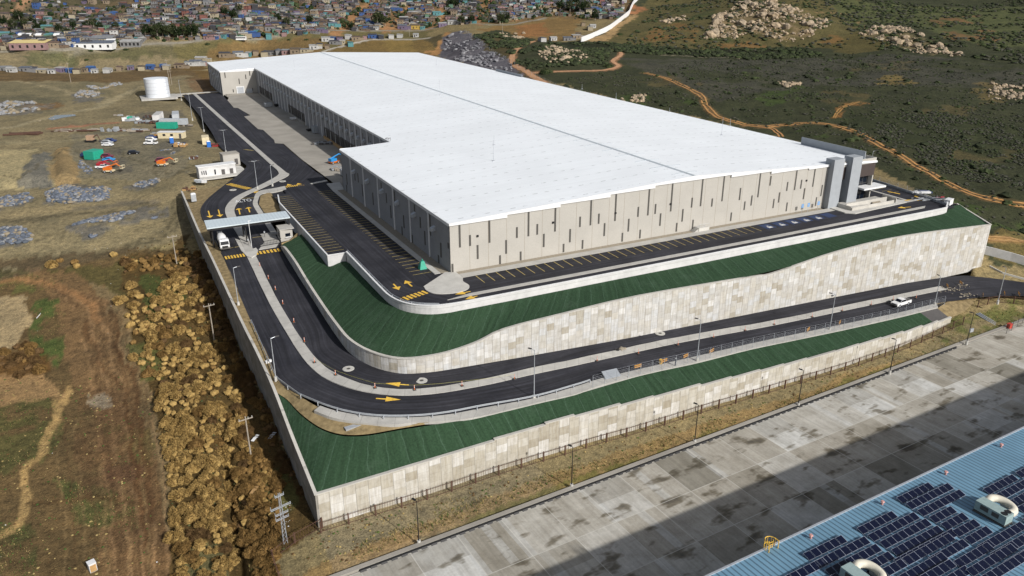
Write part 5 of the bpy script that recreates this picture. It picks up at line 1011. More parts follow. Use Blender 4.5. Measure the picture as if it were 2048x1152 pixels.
for i, (a, b) in enumerate(dl):
    z = -8
    for _ in range(5): p = P(a, b, z); z = roadz(p[0], p[1])+.17
    nth = ('first', 'second', 'third', 'fourth', 'fifth', 'sixth', 'seventh', 'eighth', 'ninth', 'tenth', 'eleventh')
    lab = 'orange and white delineator post on the median, '+(nth[i]+' one below the gate' if i < 11 else nth[22-i]+' one back from the far end' if i > 11 else 'at the end of the yellow tape')
    t = proto if i == 0 else dup(proto, p); t.location = (p[0], p[1], z); t['label'] = lab; t['group'] = 'delineator posts on the road median'
    if 6 <= i <= 11: rope.append((p[0], p[1], z+1.05))
mb = MB()
for a, b in zip(rope[:-1], rope[1:]):
    a, b = V(*a), V(*b); m_ = (a+b)/2-V(0, 0, .12); mb.tube(a, m_, .016, n=4); mb.tube(m_, b, .016, n=4)
tag(mb.build('warning_tape', plain('pale_tape', (.5, .48, .12), .7), loc=rope[0], world=True), 'thin yellow warning tape strung between posts round the bend', 'tape')
def put(px, py, z=None):
    return G(px, py) if z is None else P(px, py, z)
def on_road(px, py, up=0.0, z=-12):
    for _ in range(5): p = P(px, py, z); z = roadz(p[0], p[1])+up
    return np.array([p[0], p[1], z])
pr = root('barricade', (0, 0, 0), 'amber barricade', 'barricade')
for x in (-.75, .75): mb = MB(); mb.tube((x, -.25, 0), (x, 0, 1.1), .035, n=5); mb.tube((x, .25, 0), (x, 0, 1.1), .035, n=5); mb.build('trestle', M['darkgrey'], pr)
for z in (.45, .85): mb = MB(); mb.box((0, -.12 if z < .7 else -.07, z), (1.8, .05, .24)); mb.build('board', M['amber'], pr)
for i, (a, b, lab) in enumerate([(1275, 738, 'amber barricade on the walkway right after the grey tilted panel'), (1327, 727, 'amber barricade beside the yellow barrel'), (1371, 717, 'amber barricade just past the standing worker'), (1422, 707, 'amber barricade right of the lamp beside the worker'), (1615, 664, 'amber barricade in front of the fence under the middle lamp'), (1678, 650, 'amber barricade beyond the middle walkway lamp'), (1964, 595, 'amber barricade by the rubble at the road curve'), (2007, 591, 'amber barricade left of the far right road edge'), (2036, 592, 'amber barricade at the far right edge of the road'), (1893, 576, 'amber barricade at the tip of the median'), (1920, 570, 'second amber barricade past the median tip')]):
    p = on_road(a, b, .12 if i < 6 else .02); t = pr if i == 0 else dup(pr, p); t.location = tuple(p); t.rotation_euler = (0, 0, .1*i); t['label'] = lab; t['group'] = 'amber barricades along the lower road'
p = on_road(1321, 727, .12); r = root('barrel', p, 'yellow barrel standing on the walkway between barricades', 'barrel'); mb = MB(); mb.lathe((0, 0, 0), [(.01, 0), (.34, 0), (.36, .3), (.32, .6), (.36, .95), (.3, 1.0), (.01, 1.0)], 14); mb.build('body', M['yellow'], r); mb = MB(); mb.lathe((0, 0, 0), [(.37, .34), (.375, .5)], 14); mb.build('band', M['white'], r)
p = on_road(1222, 752, .12); r = root('steel_sheet', p, 'grey tilted metal panel lying on the walkway by the fence', 'panel'); mb = MB(); mb.hexa([(-1.9, -.9, .1), (1.7, -1.1, .1), (2.0, 1.0, .75), (-1.6, 1.2, .75)], [(-1.9, -.9, .22), (1.7, -1.1, .22), (2.0, 1.0, .87), (-1.6, 1.2, .87)]); mb.build('sheet', M['greycol'], r)
mb = MB(); mb.box((.9, .9, 0), (.15, .15, .7)); mb.box((-1, .9, 0), (.15, .15, .7)); mb.build('leg', M['darkgrey'], r)
p = on_road(1240, 700, .02); r = root('debris_heap', p, 'small pale heap with a dark tyre on the lower road', 'debris'); mb = MB()
for k in range(9): mb.blob((random.uniform(-.2, 1.3), random.uniform(-.4, .4), .15), random.uniform(.2, .42), jit=.3)
mb.build('heap', M['gravelbed'], r); mb = MB(); mb.lathe((-.8, 0, .0), [(.2, 0), (.5, .02), (.55, .15), (.5, .28), (.2, .3)], 14); mb.build('tyre', M['black'], r)
for a, b in ((1900, 580), (1925, 572), (1930, 592), (1880, 578)):
    p = on_road(a, b, .0); mb = MB(); 
    for k in range(26): mb.blob((random.gauss(0, 1.8), random.gauss(0, .8), .03), random.uniform(.12, .34), jit=.35, flat=.5)
    o = tag(mb.build('gravel', M['gravelbed'], loc=p), kind='stuff')
# person on the walkway
def skin_body(name, joints, edges, mat, parent, sub=2):
    me = bpy.data.meshes.new(name); me.from_pydata([j[:3] for j in joints], edges, []); o = bpy.data.objects.new(name, me); COL.objects.link(o); o.parent = parent
    o.modifiers.new('skin', 'SKIN').use_smooth_shade = True
    for v, j in zip(me.skin_vertices[0].data, joints): v.radius = (j[3], j[3]*(j[4] if len(j) > 4 else 1)); v.use_root = False
    me.skin_vertices[0].data[0].use_root = True
    s = o.modifiers.new('sub', 'SUBSURF'); s.levels = s.render_levels = sub; me.materials.append(mat); return o
p = on_road(1350.5, 731.2, .12); r = root('person', p, 'worker in a white helmet and dark clothes standing on the walkway', 'person', rz=.6)
J = [(0, 0, .95, .15), (0, 0, 1.18, .15), (0, 0, 1.4, .17), (0, 0, 1.52, .06), (0, .01, 1.64, .095), (.1, 0, .88, .09), (.12, .03, .48, .065), (.13, 0, .07, .05), (.13, -.16, .03, .04), (-.1, 0, .88, .09), (-.12, .05, .48, .065), (-.14, .05, .07, .05), (-.14, -.1, .03, .04), (.2, 0, 1.42, .06), (.27, .02, 1.15, .045), (.25, -.14, .95, .035), (.24, -.22, .9, .03), (-.2, 0, 1.42, .06), (-.28, .02, 1.15, .045), (-.26, -.12, .93, .035), (-.25, -.2, .88, .03)]
Ee = [(0, 1), (1, 2), (2, 3), (3, 4), (0, 5), (5, 6), (6, 7), (7, 8), (0, 9), (9, 10), (10, 11), (11, 12), (2, 13), (13, 14), (14, 15), (15, 16), (2, 17), (17, 18), (18, 19), (19, 20)]
skin_body('body', J, Ee, plain('dark_workwear', (.025, .03, .045), .9), r); mb = MB(); mb.lathe((0, 0, 1.62), [(.17, .02), (.135, .05), (.125, .13), (.07, .19), (.001, .2)], 14); mb.build('helmet', M['white'], r, smooth=True)
# ---------------------------------------------------------------- vehicles
def paint(name, c): return plain(name, c, .28, .04, spec=.5)
PC = {'white': paint('white_paint', (.72, .73, .74)), 'silver': paint('silver_paint', (.4, .42, .45)), 'blue': paint('dark_blue_paint', (.03, .05, .16)), 'black': paint('black_paint', (.012, .012, .014)), 'red': paint('red_paint', (.35, .02, .03)), 'maroon': paint('maroon_paint', (.16, .02, .04)), 'orange': paint('orange_paint', (.65, .16, .02)), 'skyblue': paint('sky_blue_paint', (.03, .26, .6))}
def wheels(r, xs, w, rad=.36):
    for x in xs:
        for s in (-1, 1):
            mb = MB(); mb.tube((x, s*(w/2-.24), rad), (x, s*(w/2), rad), rad, n=14); t = mb.build('wheel', M['black'], r); mb = MB(); mb.tube((x, s*(w/2-.02), rad), (x, s*(w/2+.015), rad), rad*.6, n=10); mb.build('rim', M['steel'], t)
def profile(mb, pts, w0, w1=None, m=0):
    """Side outline (x, z) swept across the width; upper points pulled in a little."""
    zs = [p[1] for p in pts]; z0, z1 = min(zs), max(zs); f = lambda z: (w0+((w1 or w0)-w0)*(z-z0)/(z1-z0+1e-6))/2
    L_ = [(x, -f(z), z) for x, z in pts]; R_ = [(x, f(z), z) for x, z in pts]; n = len(pts)
    mb.face(L_, m); mb.face(R_[::-1], m)
    for i in range(n): j = (i+1) % n; mb.face([L_[i], R_[i], R_[j], L_[j]][::1], m)
def car(kind, colour, p, rz, label, group=None):
    r = root({'pickup': 'pickup_truck'}.get(kind, 'parked_car'), p, label, 'pickup truck' if kind == 'pickup' else 'car', group, rz); c = PC[colour]
    if kind == 'pickup':
        mb = MB(); profile(mb, [(-2.7, .45), (2.55, .45), (2.68, .62), (2.66, .98), (2.45, 1.1), (1.35, 1.16), (-.7, 1.16), (-.7, 1.12), (-2.7, 1.12)], 1.88, 1.8); mb.build('body', c, r)
        mb = MB(); profile(mb, [(1.4, 1.15), (.75, 1.72), (-.5, 1.74), (-.75, 1.15)], 1.72, 1.42); mb.build('cab', c, r); mb = MB(); profile(mb, [(1.33, 1.2), (.78, 1.66), (-.46, 1.68), (-.68, 1.2)], 1.735, 1.455); mb.hexa([(1.36, -.72, 1.2), (1.38, -.72, 1.2), (1.38, .72, 1.2), (1.36, .72, 1.2)], [(.82, -.62, 1.69), (.85, -.62, 1.69), (.85, .62, 1.69), (.82, .62, 1.69)]); mb.build('window', M['glass'], r)
        mb = MB(); mb.box((-1.7, 0, 1.125), (1.75, 1.5, .02)); mb.build('load_bed', M['darkgrey'], r); mb = MB(); mb.box((2.7, 0, .4), (.14, 1.8, .28)); mb.build('bumper', M['darkgrey'], r); mb = MB(); mb.box((2.66, 0, .72), (.06, 1.0, .26)); mb.build('grille', M['black'], r)
        for s in (-1, 1): mb = MB(); mb.box((2.64, s*.72, .78), (.1, .34, .2)); mb.build('headlight', M['kerb'], r)
        wheels(r, (1.65, -1.6), 1.9, .4)
    else:
        h = 1.62 if kind == 'suv' else 1.42; rear = -2.1 if kind == 'suv' else -1.25
        mb = MB(); profile(mb, [(-2.2, .35), (2.15, .35), (2.25, .55), (2.15, .8), (1.1, .95), (-1.9, .98), (-2.25, .85)], 1.8, 1.72); mb.build('body', c, r); mb = MB(); profile(mb, [(1.15, .94), (.4, h), (rear+.55, h), (rear-.1, .96)], 1.66, 1.3); mb.build('cabin', c, r)
        mb = MB(); profile(mb, [(1.05, .99), (.42, h-.07), (rear+.58, h-.07), (rear+.02, 1.0)], 1.675, 1.33); mb.build('window', M['glass'], r); wheels(r, (1.35, -1.35), 1.82, .34)
    return r
p = on_road(1801, 610, .02); t = car('pickup', 'white', p, math.pi+.05, 'white pickup truck driving on the lower road'); t.scale = (1.08,)*3
a27 = -HEAD
YG = 'vehicles parked in the construction yard'
for k, c, px, py, lab, rz in [('suv', 'blue', 222, 284, 'dark blue car, farthest of three parked beside the tan digger', 0), ('suv', 'silver', 215, 287.5, 'silver car in the middle of three parked beside the tan digger', 0), ('sedan', 'white', 216, 292, 'white car, nearest of three parked beside the tan digger', 0), ('sedan', 'blue', 303, 277, 'dark blue car parked behind two white ones by the trailer', 0), ('suv', 'white', 303, 281.5, 'white car parked beside the dark blue one by the trailer', 0), ('pickup', 'white', 302, 289, 'white pickup parked alone near the trailer', math.pi), ('suv', 'black', 268, 308, 'black car parked alone in mid yard', .2), ('suv', 'maroon', 215, 315, 'maroon car parked beside the green site tank', .1), ('sedan', 'skyblue', 218, 321.5, 'bright blue car parked between red machines', 0), ('pickup', 'white', 207, 337, 'white pickup parked beside the red lift', 0), ('suv', 'red', 207, 331, 'red car parked under the lift boom', 0), ('suv', 'maroon', 324, 323, 'maroon car parked behind the orange and cream lift', .2)]:
    car(k, c, put(px, py), a27+rz, lab, YG)
# concrete mixer lorry at the gate
p = P(446, 492, -3.55); r = root('mixer_truck', (p[0], p[1], -3.62), 'white concrete mixer lorry waiting under the gate canopy', 'lorry', rz=-math.pi/2+.02)
mb = MB(); mb.box((-1.4, 0, .75), (7.4, 1.0, .35)); mb.build('chassis', M['darkgrey'], r); mb = MB(); profile(mb, [(2.2, .7), (4.15, .7), (4.2, 1.6), (4.0, 2.75), (3.7, 2.95), (2.2, 2.95)], 2.4, 2.3); mb.build('cab', PC['white'], r)
mb = MB(); mb.hexa([(4.2, -1.05, 1.68), (4.24, -1.05, 1.68), (4.24, 1.05, 1.68), (4.2, 1.05, 1.68)], [(4.03, -1, 2.55), (4.07, -1, 2.55), (4.07, 1, 2.55), (4.03, 1, 2.55)]); mb.box((3.4, 0, 1.75), (.9, 2.42, .75)); mb.build('windscreen', M['glass'], r)
mb = MB(); mb.box((4.2, 0, .85), (.08, 1.5, .5)); mb.build('grille', M['black'], r); mb = MB(); mb.box((4.22, 0, .45), (.16, 2.4, .35)); mb.build('bumper', M['darkgrey'], r)
for s in (-1, 1): mb = MB(); mb.box((4.24, s*.95, .9), (.06, .3, .22)); mb.build('headlight', M['kerb'], r); mb = MB(); mb.box((4.05, s*1.4, 1.8), (.2, .12, .6)); mb.build('mirror', M['black'], r)
mb = MB(); i0 = len(mb.v); mb.lathe((0, 0, 0), [(.05, 0), (.75, .02), (1.15, 1.3), (1.18, 2.6), (.85, 4.0), (.45, 4.9), (.4, 5.0)], 20); mb.v = [(2.0-z*.97, y, 1.75+x*.97+z*.22) for x, y, z in mb.v]; mb.build('drum', PC['white'], r, smooth=True)
mb = MB(); mb.hexa([(-3.6, -.5, 1.6), (-2.9, -.5, 1.9), (-2.9, .5, 1.9), (-3.6, .5, 1.6)], [(-3.7, -.6, 3.2), (-2.9, -.6, 3.4), (-2.9, .6, 3.4), (-3.7, .6, 3.2)]); mb.build('hopper', M['steel'], r); wheels(r, (3.2, -1.2, -2.5, -3.8), 2.45, .5)
# ---------------------------------------------------------------- gate: canopy, booth, gates
r = root('gate_canopy', (29.5, 215.5, -3.6), 'long pale flat canopy spanning the entrance lanes', 'canopy'); mb = MB()
q = [(18.3, 212.6), (40.2, 212.9), (40.4, 219.6), (18.6, 220.4)]; mb.hexa([(*a, 2.0) for a in q], [(*a, 2.28) for a in q])
for x in np.arange(18.9, 40, .9): mb.hexa([(x, 212.7, 2.28), (x+.08, 212.7, 2.28), (x+.08, 219.5, 2.28), (x, 219.5, 2.28)], [(x, 212.7, 2.33), (x+.08, 212.7, 2.33), (x+.08, 219.5, 2.33), (x, 219.5, 2.33)])
mb.build('roof', plain('canopy_sheet', (.55, .63, .68), .5, .05), r, world=True); mb = MB(); mb.hexa([(18.35, 212.7, 1.45), (40.1, 213, 1.45), (40.3, 219.5, 1.45), (18.65, 220.3, 1.45)], [(18.35, 212.7, 1.99), (40.1, 213, 1.99), (40.3, 219.5, 1.99), (18.65, 220.3, 1.99)]); mb.build('fascia', M['black'], r, world=True)
for x, y in ((19.6, 214.2), (19.6, 219), (28.2, 214.2), (28.2, 219), (40.0, 214.2), (40, 218.8)): mb = MB(); mb.box((x, y, -3.9), (.35, .35, 5.4)); mb.build('column', M['black'], r, world=True)
r = root('guard_booth', (38.5, 212.8, -3.7), 'small beige guard booth under the right end of the canopy', 'booth'); mb = MB(); mb.hexa([(-1.9, -2.3, 0), (1.6, -1.5, 0), (1.9, 2.2, 0), (-1.9, 2.2, 0)], [(-1.9, -2.3, 3.3), (1.6, -1.5, 3.3), (1.9, 2.2, 3.3), (-1.9, 2.2, 3.3)]); mb.build('walls', M['beige'], r)
mb = MB(); mb.hexa([(-.5, -2.05, 1.2), (.9, -1.73, 1.2), (.9, -1.68, 1.2), (-.5, -2, 1.2)], [(-.5, -2.05, 2.1), (.9, -1.73, 2.1), (.9, -1.68, 2.1), (-.5, -2, 2.1)]); mb.box((-1.93, -.4, 1.0), (.06, 1.6, 1.2)); mb.build('window', M['glass'], r); mb = MB(); mb.box((0, 0, 3.31), (4, 4.6, .2)); mb.build('roof', M['concrete'], r); mb = MB(); mb.hexa([(-.6, -2.5, .95), (1, -2.1, .95), (1, -1.75, .95), (-.6, -2.05, .95)], [(-.6, -2.5, 1.07), (1, -2.1, 1.07), (1, -1.75, 1.07), (-.6, -2.05, 1.07)]); mb.build('counter', M['white'], r)
gi = [P(*q, -3.55)[:2] for q in [(470, 477), (483, 481), (500, 499), (512, 495), (516, 500), (513, 508), (503, 514), (494, 512), (482, 500)]]; slab('island', gi, M['kerb'], -3.75, .16)
for lab, x, y, rz, L_ in [('black sliding gate bars across the right entrance lane', 33.2, 208.6, .1, 6.6), ('dark lift barrier arm at the left lane beside the lorry', 24.6, 211.5, 1.2, 3)]:
    r = root('gate', (x, y, -3.7), lab, 'gate', rz=rz); mb = MB()
    for z in (.3, 1.5): mb.box((0, 0, z), (L_, .08, .1))
    mb.build('frame', M['black'], r); mb = MB()
    for k in np.arange(-L_/2, L_/2+.01, .4): mb.box((k, 0, .3), (.06, .05, 1.3))
    mb.build('bars', M['black'], r)
for x, y, lab in ((28.1, 211.6, 'grey card reader post on the gate island'), (33.4, 216.5, 'grey ticket machine on the walkway under the canopy')):
    r = root('access_post', (x, y, -3.5), lab, 'post'); mb = MB(); mb.box((0, 0, 0), (.12, .12, 1.2)); mb.build('stand', M['darkgrey'], r); mb = MB(); mb.box((0, -.05, 1.2), (.35, .3, .45)); mb.build('reader', M['steel'], r)
mb = MB(); mb.box((0, 0, 0), (.1, .1, 7.4)); r = root('street_lamp', (28.6, 209.4, -3.6), 'pale slim mast rising in front of the canopy', 'mast'); mb.build('pole', M['white'], r); mb = MB(); mb.box((.2, 0, 7.3), (.7, .2, .15)); mb.build('lamp_head', M['white'], r)
# ---------------------------------------------------------------- gatehouse and yard clutter
r = root('gatehouse', (31.5, 291, -2.3), 'low white gatehouse with slit windows beside the yard road', 'building', rz=.12); mb = MB(); mb.box((0, 1.6, -.3), (12.8, 3.6, 4.1)); mb.build('walls', M['precast'], r); mb = MB(); mb.box((0, 1.6, 3.8), (13.2, 4.0, .25)); mb.build('roof', M['white'], r)
for x, w, h, z in ((-5.4, .3, 1.2, 1.3), (-4.7, .3, 1.4, 1.2), (-4.0, .35, 1.5, 1.1), (-.9, .5, 1.8, .8)): mb = MB(); mb.box((x, -.22, z), (w, .06, h)); mb.build('window', M['glass'], r)
for x in (1.9, 4.8): mb = MB(); mb.box((x, -.22, 0), (1.2, .06, 2.3)); mb.build('door', M['darkgrey'], r)
p = P(455, 322, -1.5); r = root('utility_block', (38.2, 306.5, -1.6), 'square grey flat roofed block behind the gatehouse', 'building', rz=.1); mb = MB(); mb.box((0, 0, -.3), (6, 5, 4.2)); mb.build('walls', M['beige'], r); mb = MB(); mb.box((0, 0, 3.9), (6.2, 5.2, .25)); mb.build('roof', M['court'], r); mb = MB(); mb.box((1.6, -2.53, 0), (1.2, .06, 2.2)); mb.build('door', M['darkgrey'], r)
slab('walkway', [(25, 286.5), (31, 287), (38, 288.5), (41.5, 297), (41, 303), (38.6, 303.5), (38, 293), (25, 290.5)], M['kerb'], -2.0, .15)
r = root('water_tank', (27.9, 497.5, -1.0), 'large white cylindrical water tank on a concrete pad', 'water tank'); mb = MB(); mb.lathe((0, 0, 0), [(6.4, .4), (6.4, 10.5), (6.3, 10.7), (.01, 11.3)], 48); mb.build('shell', plain('white_tank', (.66, .7, .76), .4, .05), r, smooth=False)
mb = MB()
for z in (2.4, 4.4, 6.4, 8.4, 10.4): mb.lathe((0, 0, 0), [(6.41, z), (6.46, z+.02), (6.46, z+.12), (6.41, z+.14)], 48)
mb.build('seam_ring', M['steel'], r); mb = MB(); mb.box((0, 0, -.5), (19, 17, .9)); mb.build('pad', M['concrete'], r)
mb = MB()
for s in (-.25, .25): mb.tube((6.55*.77+s, -6.55*.66, .4), (6.55*.77+s, -6.55*.66, 11), .04, n=5)
mb.build('ladder', M['steel'], r)
def cabin(name, label, cat, p, rz, d, wall, roofm, door=True, wins=2, group=None):
    r = root(name, p, label, cat, group, rz); lx, ly, h = d; mb = MB(); mb.box((0, 0, .3), (lx, ly, h)); mb.build('walls', wall, r); mb = MB(); mb.box((0, 0, h+.3), (lx+.3, ly+.3, .16)); mb.build('roof', roofm, r)
    for k in range(wins): mb = MB(); mb.box((-lx*.25+lx*.3*k, -ly/2-.02, 1.4), (1.2, .06, .9)); mb.build('window', M['glass'], r)
    if door: mb = MB(); mb.box((lx*.38, -ly/2-.02, .4), (.95, .06, 2.0)); mb.build('door', M['darkgrey'], r)
    for sx in (-1, 1): mb = MB(); mb.box((sx*lx*.35, 0, -.2), (.3, ly*.8, .52)); mb.build('skid', M['darkgrey'], r)
    return r
def container(label, p, rz, d, mat, group=None):
    r = root('container', p, label, 'container', group, rz); lx, ly, h = d; mb = MB(); mb.box((0, 0, .1), (lx, ly, h))
    for k in range(int(lx/.4)):
        for s in (-1, 1): mb.box((-lx/2+.2+k*.4, s*(ly/2+.03), .25), (.18, .06, h-.3))
    mb.build('shell', mat, r)
    for s in (-1, 1): mb = MB(); mb.box((lx/2+.03, s*ly/4, .2), (.06, ly/2-.06, h-.25)); mb.build('door', mat, r)
    return r
GS = plain('pale_grey_sheet', (.42, .45, .48), .5)
cabin('site_trailer', 'cream site trailer with two dark windows', 'trailer', put(345, 277), a27, (11, 3.2, 2.6), M['cream'], M['white'], group='site trailers')
container('long pale grey container lying across the yard', put(348, 249), a27, (13, 2.8, 2.7), GS, 'containers in the yard'); container('white container standing end on beside the grey ones', put(317, 240), -.25-math.pi/2, (12, 3.0, 3.2), M['precast'], 'containers in the yard'); container('grey container pointing away behind the long pale one', put(352, 237), -math.pi/2-.1, (12, 3, 2.8), GS, 'containers in the yard')
container('green container beside the cream trailer', put(335, 257), a27, (9, 3, 2.8), M['teal'], 'containers in the yard'); container('green site tank box among the red machines', put(189, 317), a27+1.3, (5.5, 4.6, 3.2), M['teal'], 'containers in the yard')
container('cream upright container beside the yard road', put(412, 287), -math.pi/2-.1, (6.5, 2.8, 3), M['cream'], 'containers in the yard')
def toilet(label, px, py, mat, z=None):
    r = root('portable_toilet', put(px, py, z), label, 'portable toilet', 'portable toilets on the site'); mb = MB(); mb.box((0, 0, 0), (1.5, 1.5, 2.3)); mb.build('cabin', mat, r); mb = MB(); mb.hexa([(-.8, -.8, 2.31), (.8, -.8, 2.31), (.8, .8, 2.31), (-.8, .8, 2.31)], [(-.5, -.5, 2.6), (.5, -.5, 2.6), (.5, .5, 2.6), (-.5, .5, 2.6)]); mb.build('roof', M['white'], r); mb = MB(); mb.box((0, -.77, .1), (.85, .05, 1.95)); mb.build('door', mat, r); return r
toilet('blue portable toilet in front of the cream trailer', 344, 286, M['blue']); toilet('blue portable toilet beside the cream upright container', 418, 294, M['blue']); toilet('grey portable toilet above the end of the boundary wall', 388, 402, M['steel'], -2.6)
def lift(label, p, rz, c1, c2):
    r = root('boom_lift', p, label, 'boom lift', rz=rz); mb = MB(); mb.box((0, 0, .5), (3.6, 2.1, .5)); mb.build('chassis', c2, r); mb = MB(); mb.box((-.5, 0, 1.05), (2.6, 1.9, 1.0)); mb.build('turret', c1, r)
    mb = MB(); mb.tube((-1.4, .3, 1.9), (2.9, .3, 3.2), .26, .2, 6); mb.tube((2.9, .3, 3.2), (4.6, .3, 2.1), .18, n=6); mb.build('boom', c1, r); mb = MB()
    for z in (1.6, 2.6): mb.hexa([(4.6, -.8, z), (5.5, -.8, z), (5.5, 1.4, z), (4.6, 1.4, z)], [(4.6, -.8, z+.08), (5.5, -.8, z+.08), (5.5, 1.4, z+.08), (4.6, 1.4, z+.08)])
    for x, y in ((4.65, -.75), (5.45, -.75), (5.45, 1.35), (4.65, 1.35)): mb.box((x, y, 1.6), (.07, .07, 1.05))
    mb.build('basket', c2, r); wheels(r, (1.2, -1.2), 2.3, .5); return r
lift('red boom lift parked beside the white pickup', put(206, 336), a27, PC['red'], PC['orange']); lift('orange and cream boom lift parked by the road to the gatehouse', put(326, 332), a27, PC['orange'], M['cream']); lift('orange boom lift at the front of the parked row', put(219, 345), a27, PC['orange'], M['cream']); lift('blue boom lift parked by the corner of the warehouse', P(668, 327, -1.27), .4, PC['skyblue'], PC['orange'])
r = root('digger', put(182, 284), 'tan site digger with its bucket lowered beside the cars', 'digger', rz=a27); mb = MB(); mb.box((0, 0, .9), (2.6, 2.2, 2.0)); mb.build('cab', plain('tan_paint', (.4, .27, .18), .5), r)
for s in (-1, 1): mb = MB(); mb.box((0, s*1.0, 0), (3.8, .5, .9)); mb.build('track', M['black'], r)
mb = MB(); mb.tube((1.2, 0, 2), (3.2, 0, 3.1), .2, n=6); mb.tube((3.2, 0, 3.1), (4.2, 0, .6), .16, n=6); mb.build('arm', M['rust'], r); mb = MB(); mb.box((4.2, 0, .1), (.9, .9, .7)); mb.build('bucket', M['darkgrey'], r)
rnd = random.Random(3)
def heap(name, label, cat, px, py, n, spread, size, mats, lying=True, z=None):
    r = root(name, put(px, py, z), label, cat, rz=a27+.05); 
    for k, mt in enumerate(mats):
        mb = MB()
        for _ in range(n):
            x, y = rnd.uniform(-1, 1)*spread[0], rnd.uniform(-1, 1)*spread[1]; s = rnd.uniform(.5, 1.3); mb.box((x, y, rnd.uniform(0, .3)), (size[0]*s, size[1]*s, size[2]*rnd.uniform(.6, 1.4)), rnd.uniform(-.3, .3))
        mb.build(['bundle', 'pieces', 'boards'][k], mt, r)
heap('steel_stack', 'brown stack of long steel bars in the open yard', 'steel bars', 48, 269, 14, (3, 1.4), (11, .5, .5), [M['rust']]); heap('rebar_stack', 'rusty rebar stacks and boards behind the orange soil', 'rebar', 155, 262, 16, (9, 2.2), (4, .5, .4), [M['rust'], M['wood']])
heap('timber_pile', 'pile of formwork boards and pipes near the green container', 'timber', 262, 262, 16, (8, 2.5), (3, .5, .5), [M['rust'], M['wood'], M['steel']]); heap('formwork_pile', 'grey formwork panels standing in mid yard', 'formwork', 222, 263, 5, (4, .8), (1.8, .3, 1.6), [M['steel'], M['greycol']])
heap('material_pile', 'jumble of small site materials left of the containers', 'materials', 296, 245, 22, (6, 4), (1.3, .7, .7), [M['rust'], M['greycol'], M['darkgrey']]); heap('material_pile', 'green and grey machinery heap in the back of the yard', 'materials', 263, 241, 8, (3, 2), (2, 1.1, 1.3), [M['teal'], M['greycol'], M['white']]); heap('material_pile', 'blue and white wrapped pallets beside the trailer', 'materials', 358, 293, 9, (2.5, 2), (1.5, 1, .9), [M['bluepaint'], M['white'], M['timber']])
heap('material_pile', 'white wrapped heap in front of the gatehouse', 'materials', 400, 365, 7, (1.8, .9), (1.4, .8, .6), [M['white'], M['greycol']], z=-2.4); heap('material_pile', 'orange soil bags and boards at the end of the boundary wall', 'materials', 380, 380, 10, (2, 2), (1.1, .7, .5), [M['rust'], M['timber']], z=-2.6); heap('material_pile', 'red pieces heaped beside the portable toilet', 'materials', 432, 292, 8, (2, 1.5), (1.2, .6, .5), [PC['red'], M['rust']])
heap('material_pile', 'plant and hoses lying along the dock wall in the court shade', 'materials', 652, 288, 12, (5, 2), (1.8, .6, .7), [M['greycol'], M['darkgrey']], z=-1.27); heap('material_pile', 'pallets and grey crates beside the blue lift', 'materials', 672, 340, 8, (2, 2), (1.2, .9, .7), [M['greycol'], M['wood']], z=-1.27)
for lab, px, py, n_, sp_, sz_, mt_ in [('low heap of grey boards in front of the green container', 318, 268, 10, (3, 1.5), (1.6, .5, .4), ['wood', 'greycol']), ('scattered drums and scrap left of the white container', 300, 236, 12, (3, 2), (.8, .8, .9), ['rust', 'darkgrey']), ('orange and brown scrap beside the cream trailer', 318, 274, 10, (2, 1.5), (1, .6, .8), ['amber', 'rust']), ('dark pipes and scrap along the fence side of the containers', 376, 252, 9, (2.5, 2), (1.6, .4, .5), ['wood', 'darkgrey']), ('small machines and scrap left of the green tank', 172, 312, 9, (2.2, 2), (1.2, .7, .9), ['bluepaint', 'rust']), ('grey concrete pieces in the open ground behind the tan digger', 236, 232, 7, (2.5, 1.5), (1.2, .7, .5), ['greycol', 'wood']), ('small scrap pile between the yard and the gatehouse', 388, 318, 5, (1.2, 1), (1.0, .8, .7), ['rust', 'greycol'])]:
    heap('scrap_pile', lab, 'scrap', px, py, n_, sp_, sz_, [M[q] for q in mt_])
for px, py, lab, d, mt in [(537, 214, 'green site compressor on the truck court near the first docks', (4, 2.4, 2.2), 'greycol'), (556, 213, 'dark skip standing by the first dock group', (3.5, 2.4, 1.4), 'black'), (591, 239, 'flat white trailer with dark wheels near the second docks', (5, 2.4, 1.1), 'white'), (634, 266, 'tall pale grey skip beside the third docks', (4, 3, 3.2), 'greycol'), (620, 262, 'dark low skip behind the tall grey one', (3, 2, 1.0), 'black'), (686, 352, 'grey cabinet standing at the warehouse corner', (1.6, 1.6, 2.6), 'steel')]:
    r = root('skip', P(px, py, -1.27), lab, 'skip', rz=.15); mb = MB(); lx, ly, h = d; mb.hexa([(-lx/2+.25, -ly/2, .25), (lx/2-.25, -ly/2, .25), (lx/2-.25, ly/2, .25), (-lx/2+.25, ly/2, .25)], [(-lx/2, -ly/2, h), (lx/2, -ly/2, h), (lx/2, ly/2, h), (-lx/2, ly/2, h)]); mb.build('body', M[mt], r)
    for s in (-1, 1): mb = MB(); mb.box((s*lx*.3, 0, 0), (.3, ly*.9, .26)); mb.build('runner', M['darkgrey'], r)
p = P(826, 535, 0); r = root('site_kiosk', (p[0]+20*0, p[1], .0), 'small green covered pump stand in the inner parking bays', 'kiosk'); r.location = tuple(P(845, 537, 0)); mb = MB(); mb.hexa([(-.9, -.8, 0), (.9, -.8, 0), (.9, .8, 0), (-.9, .8, 0)], [(-.4, -.3, 1.9), (.4, -.3, 1.9), (.4, .3, 1.9), (-.4, .3, 1.9)]); mb.build('cover', M['teal'], r); mb = MB(); mb.tube((0, 0, 1.9), (0, 0, 2.4), .12, n=8); mb.build('cap', M['teal'], r)
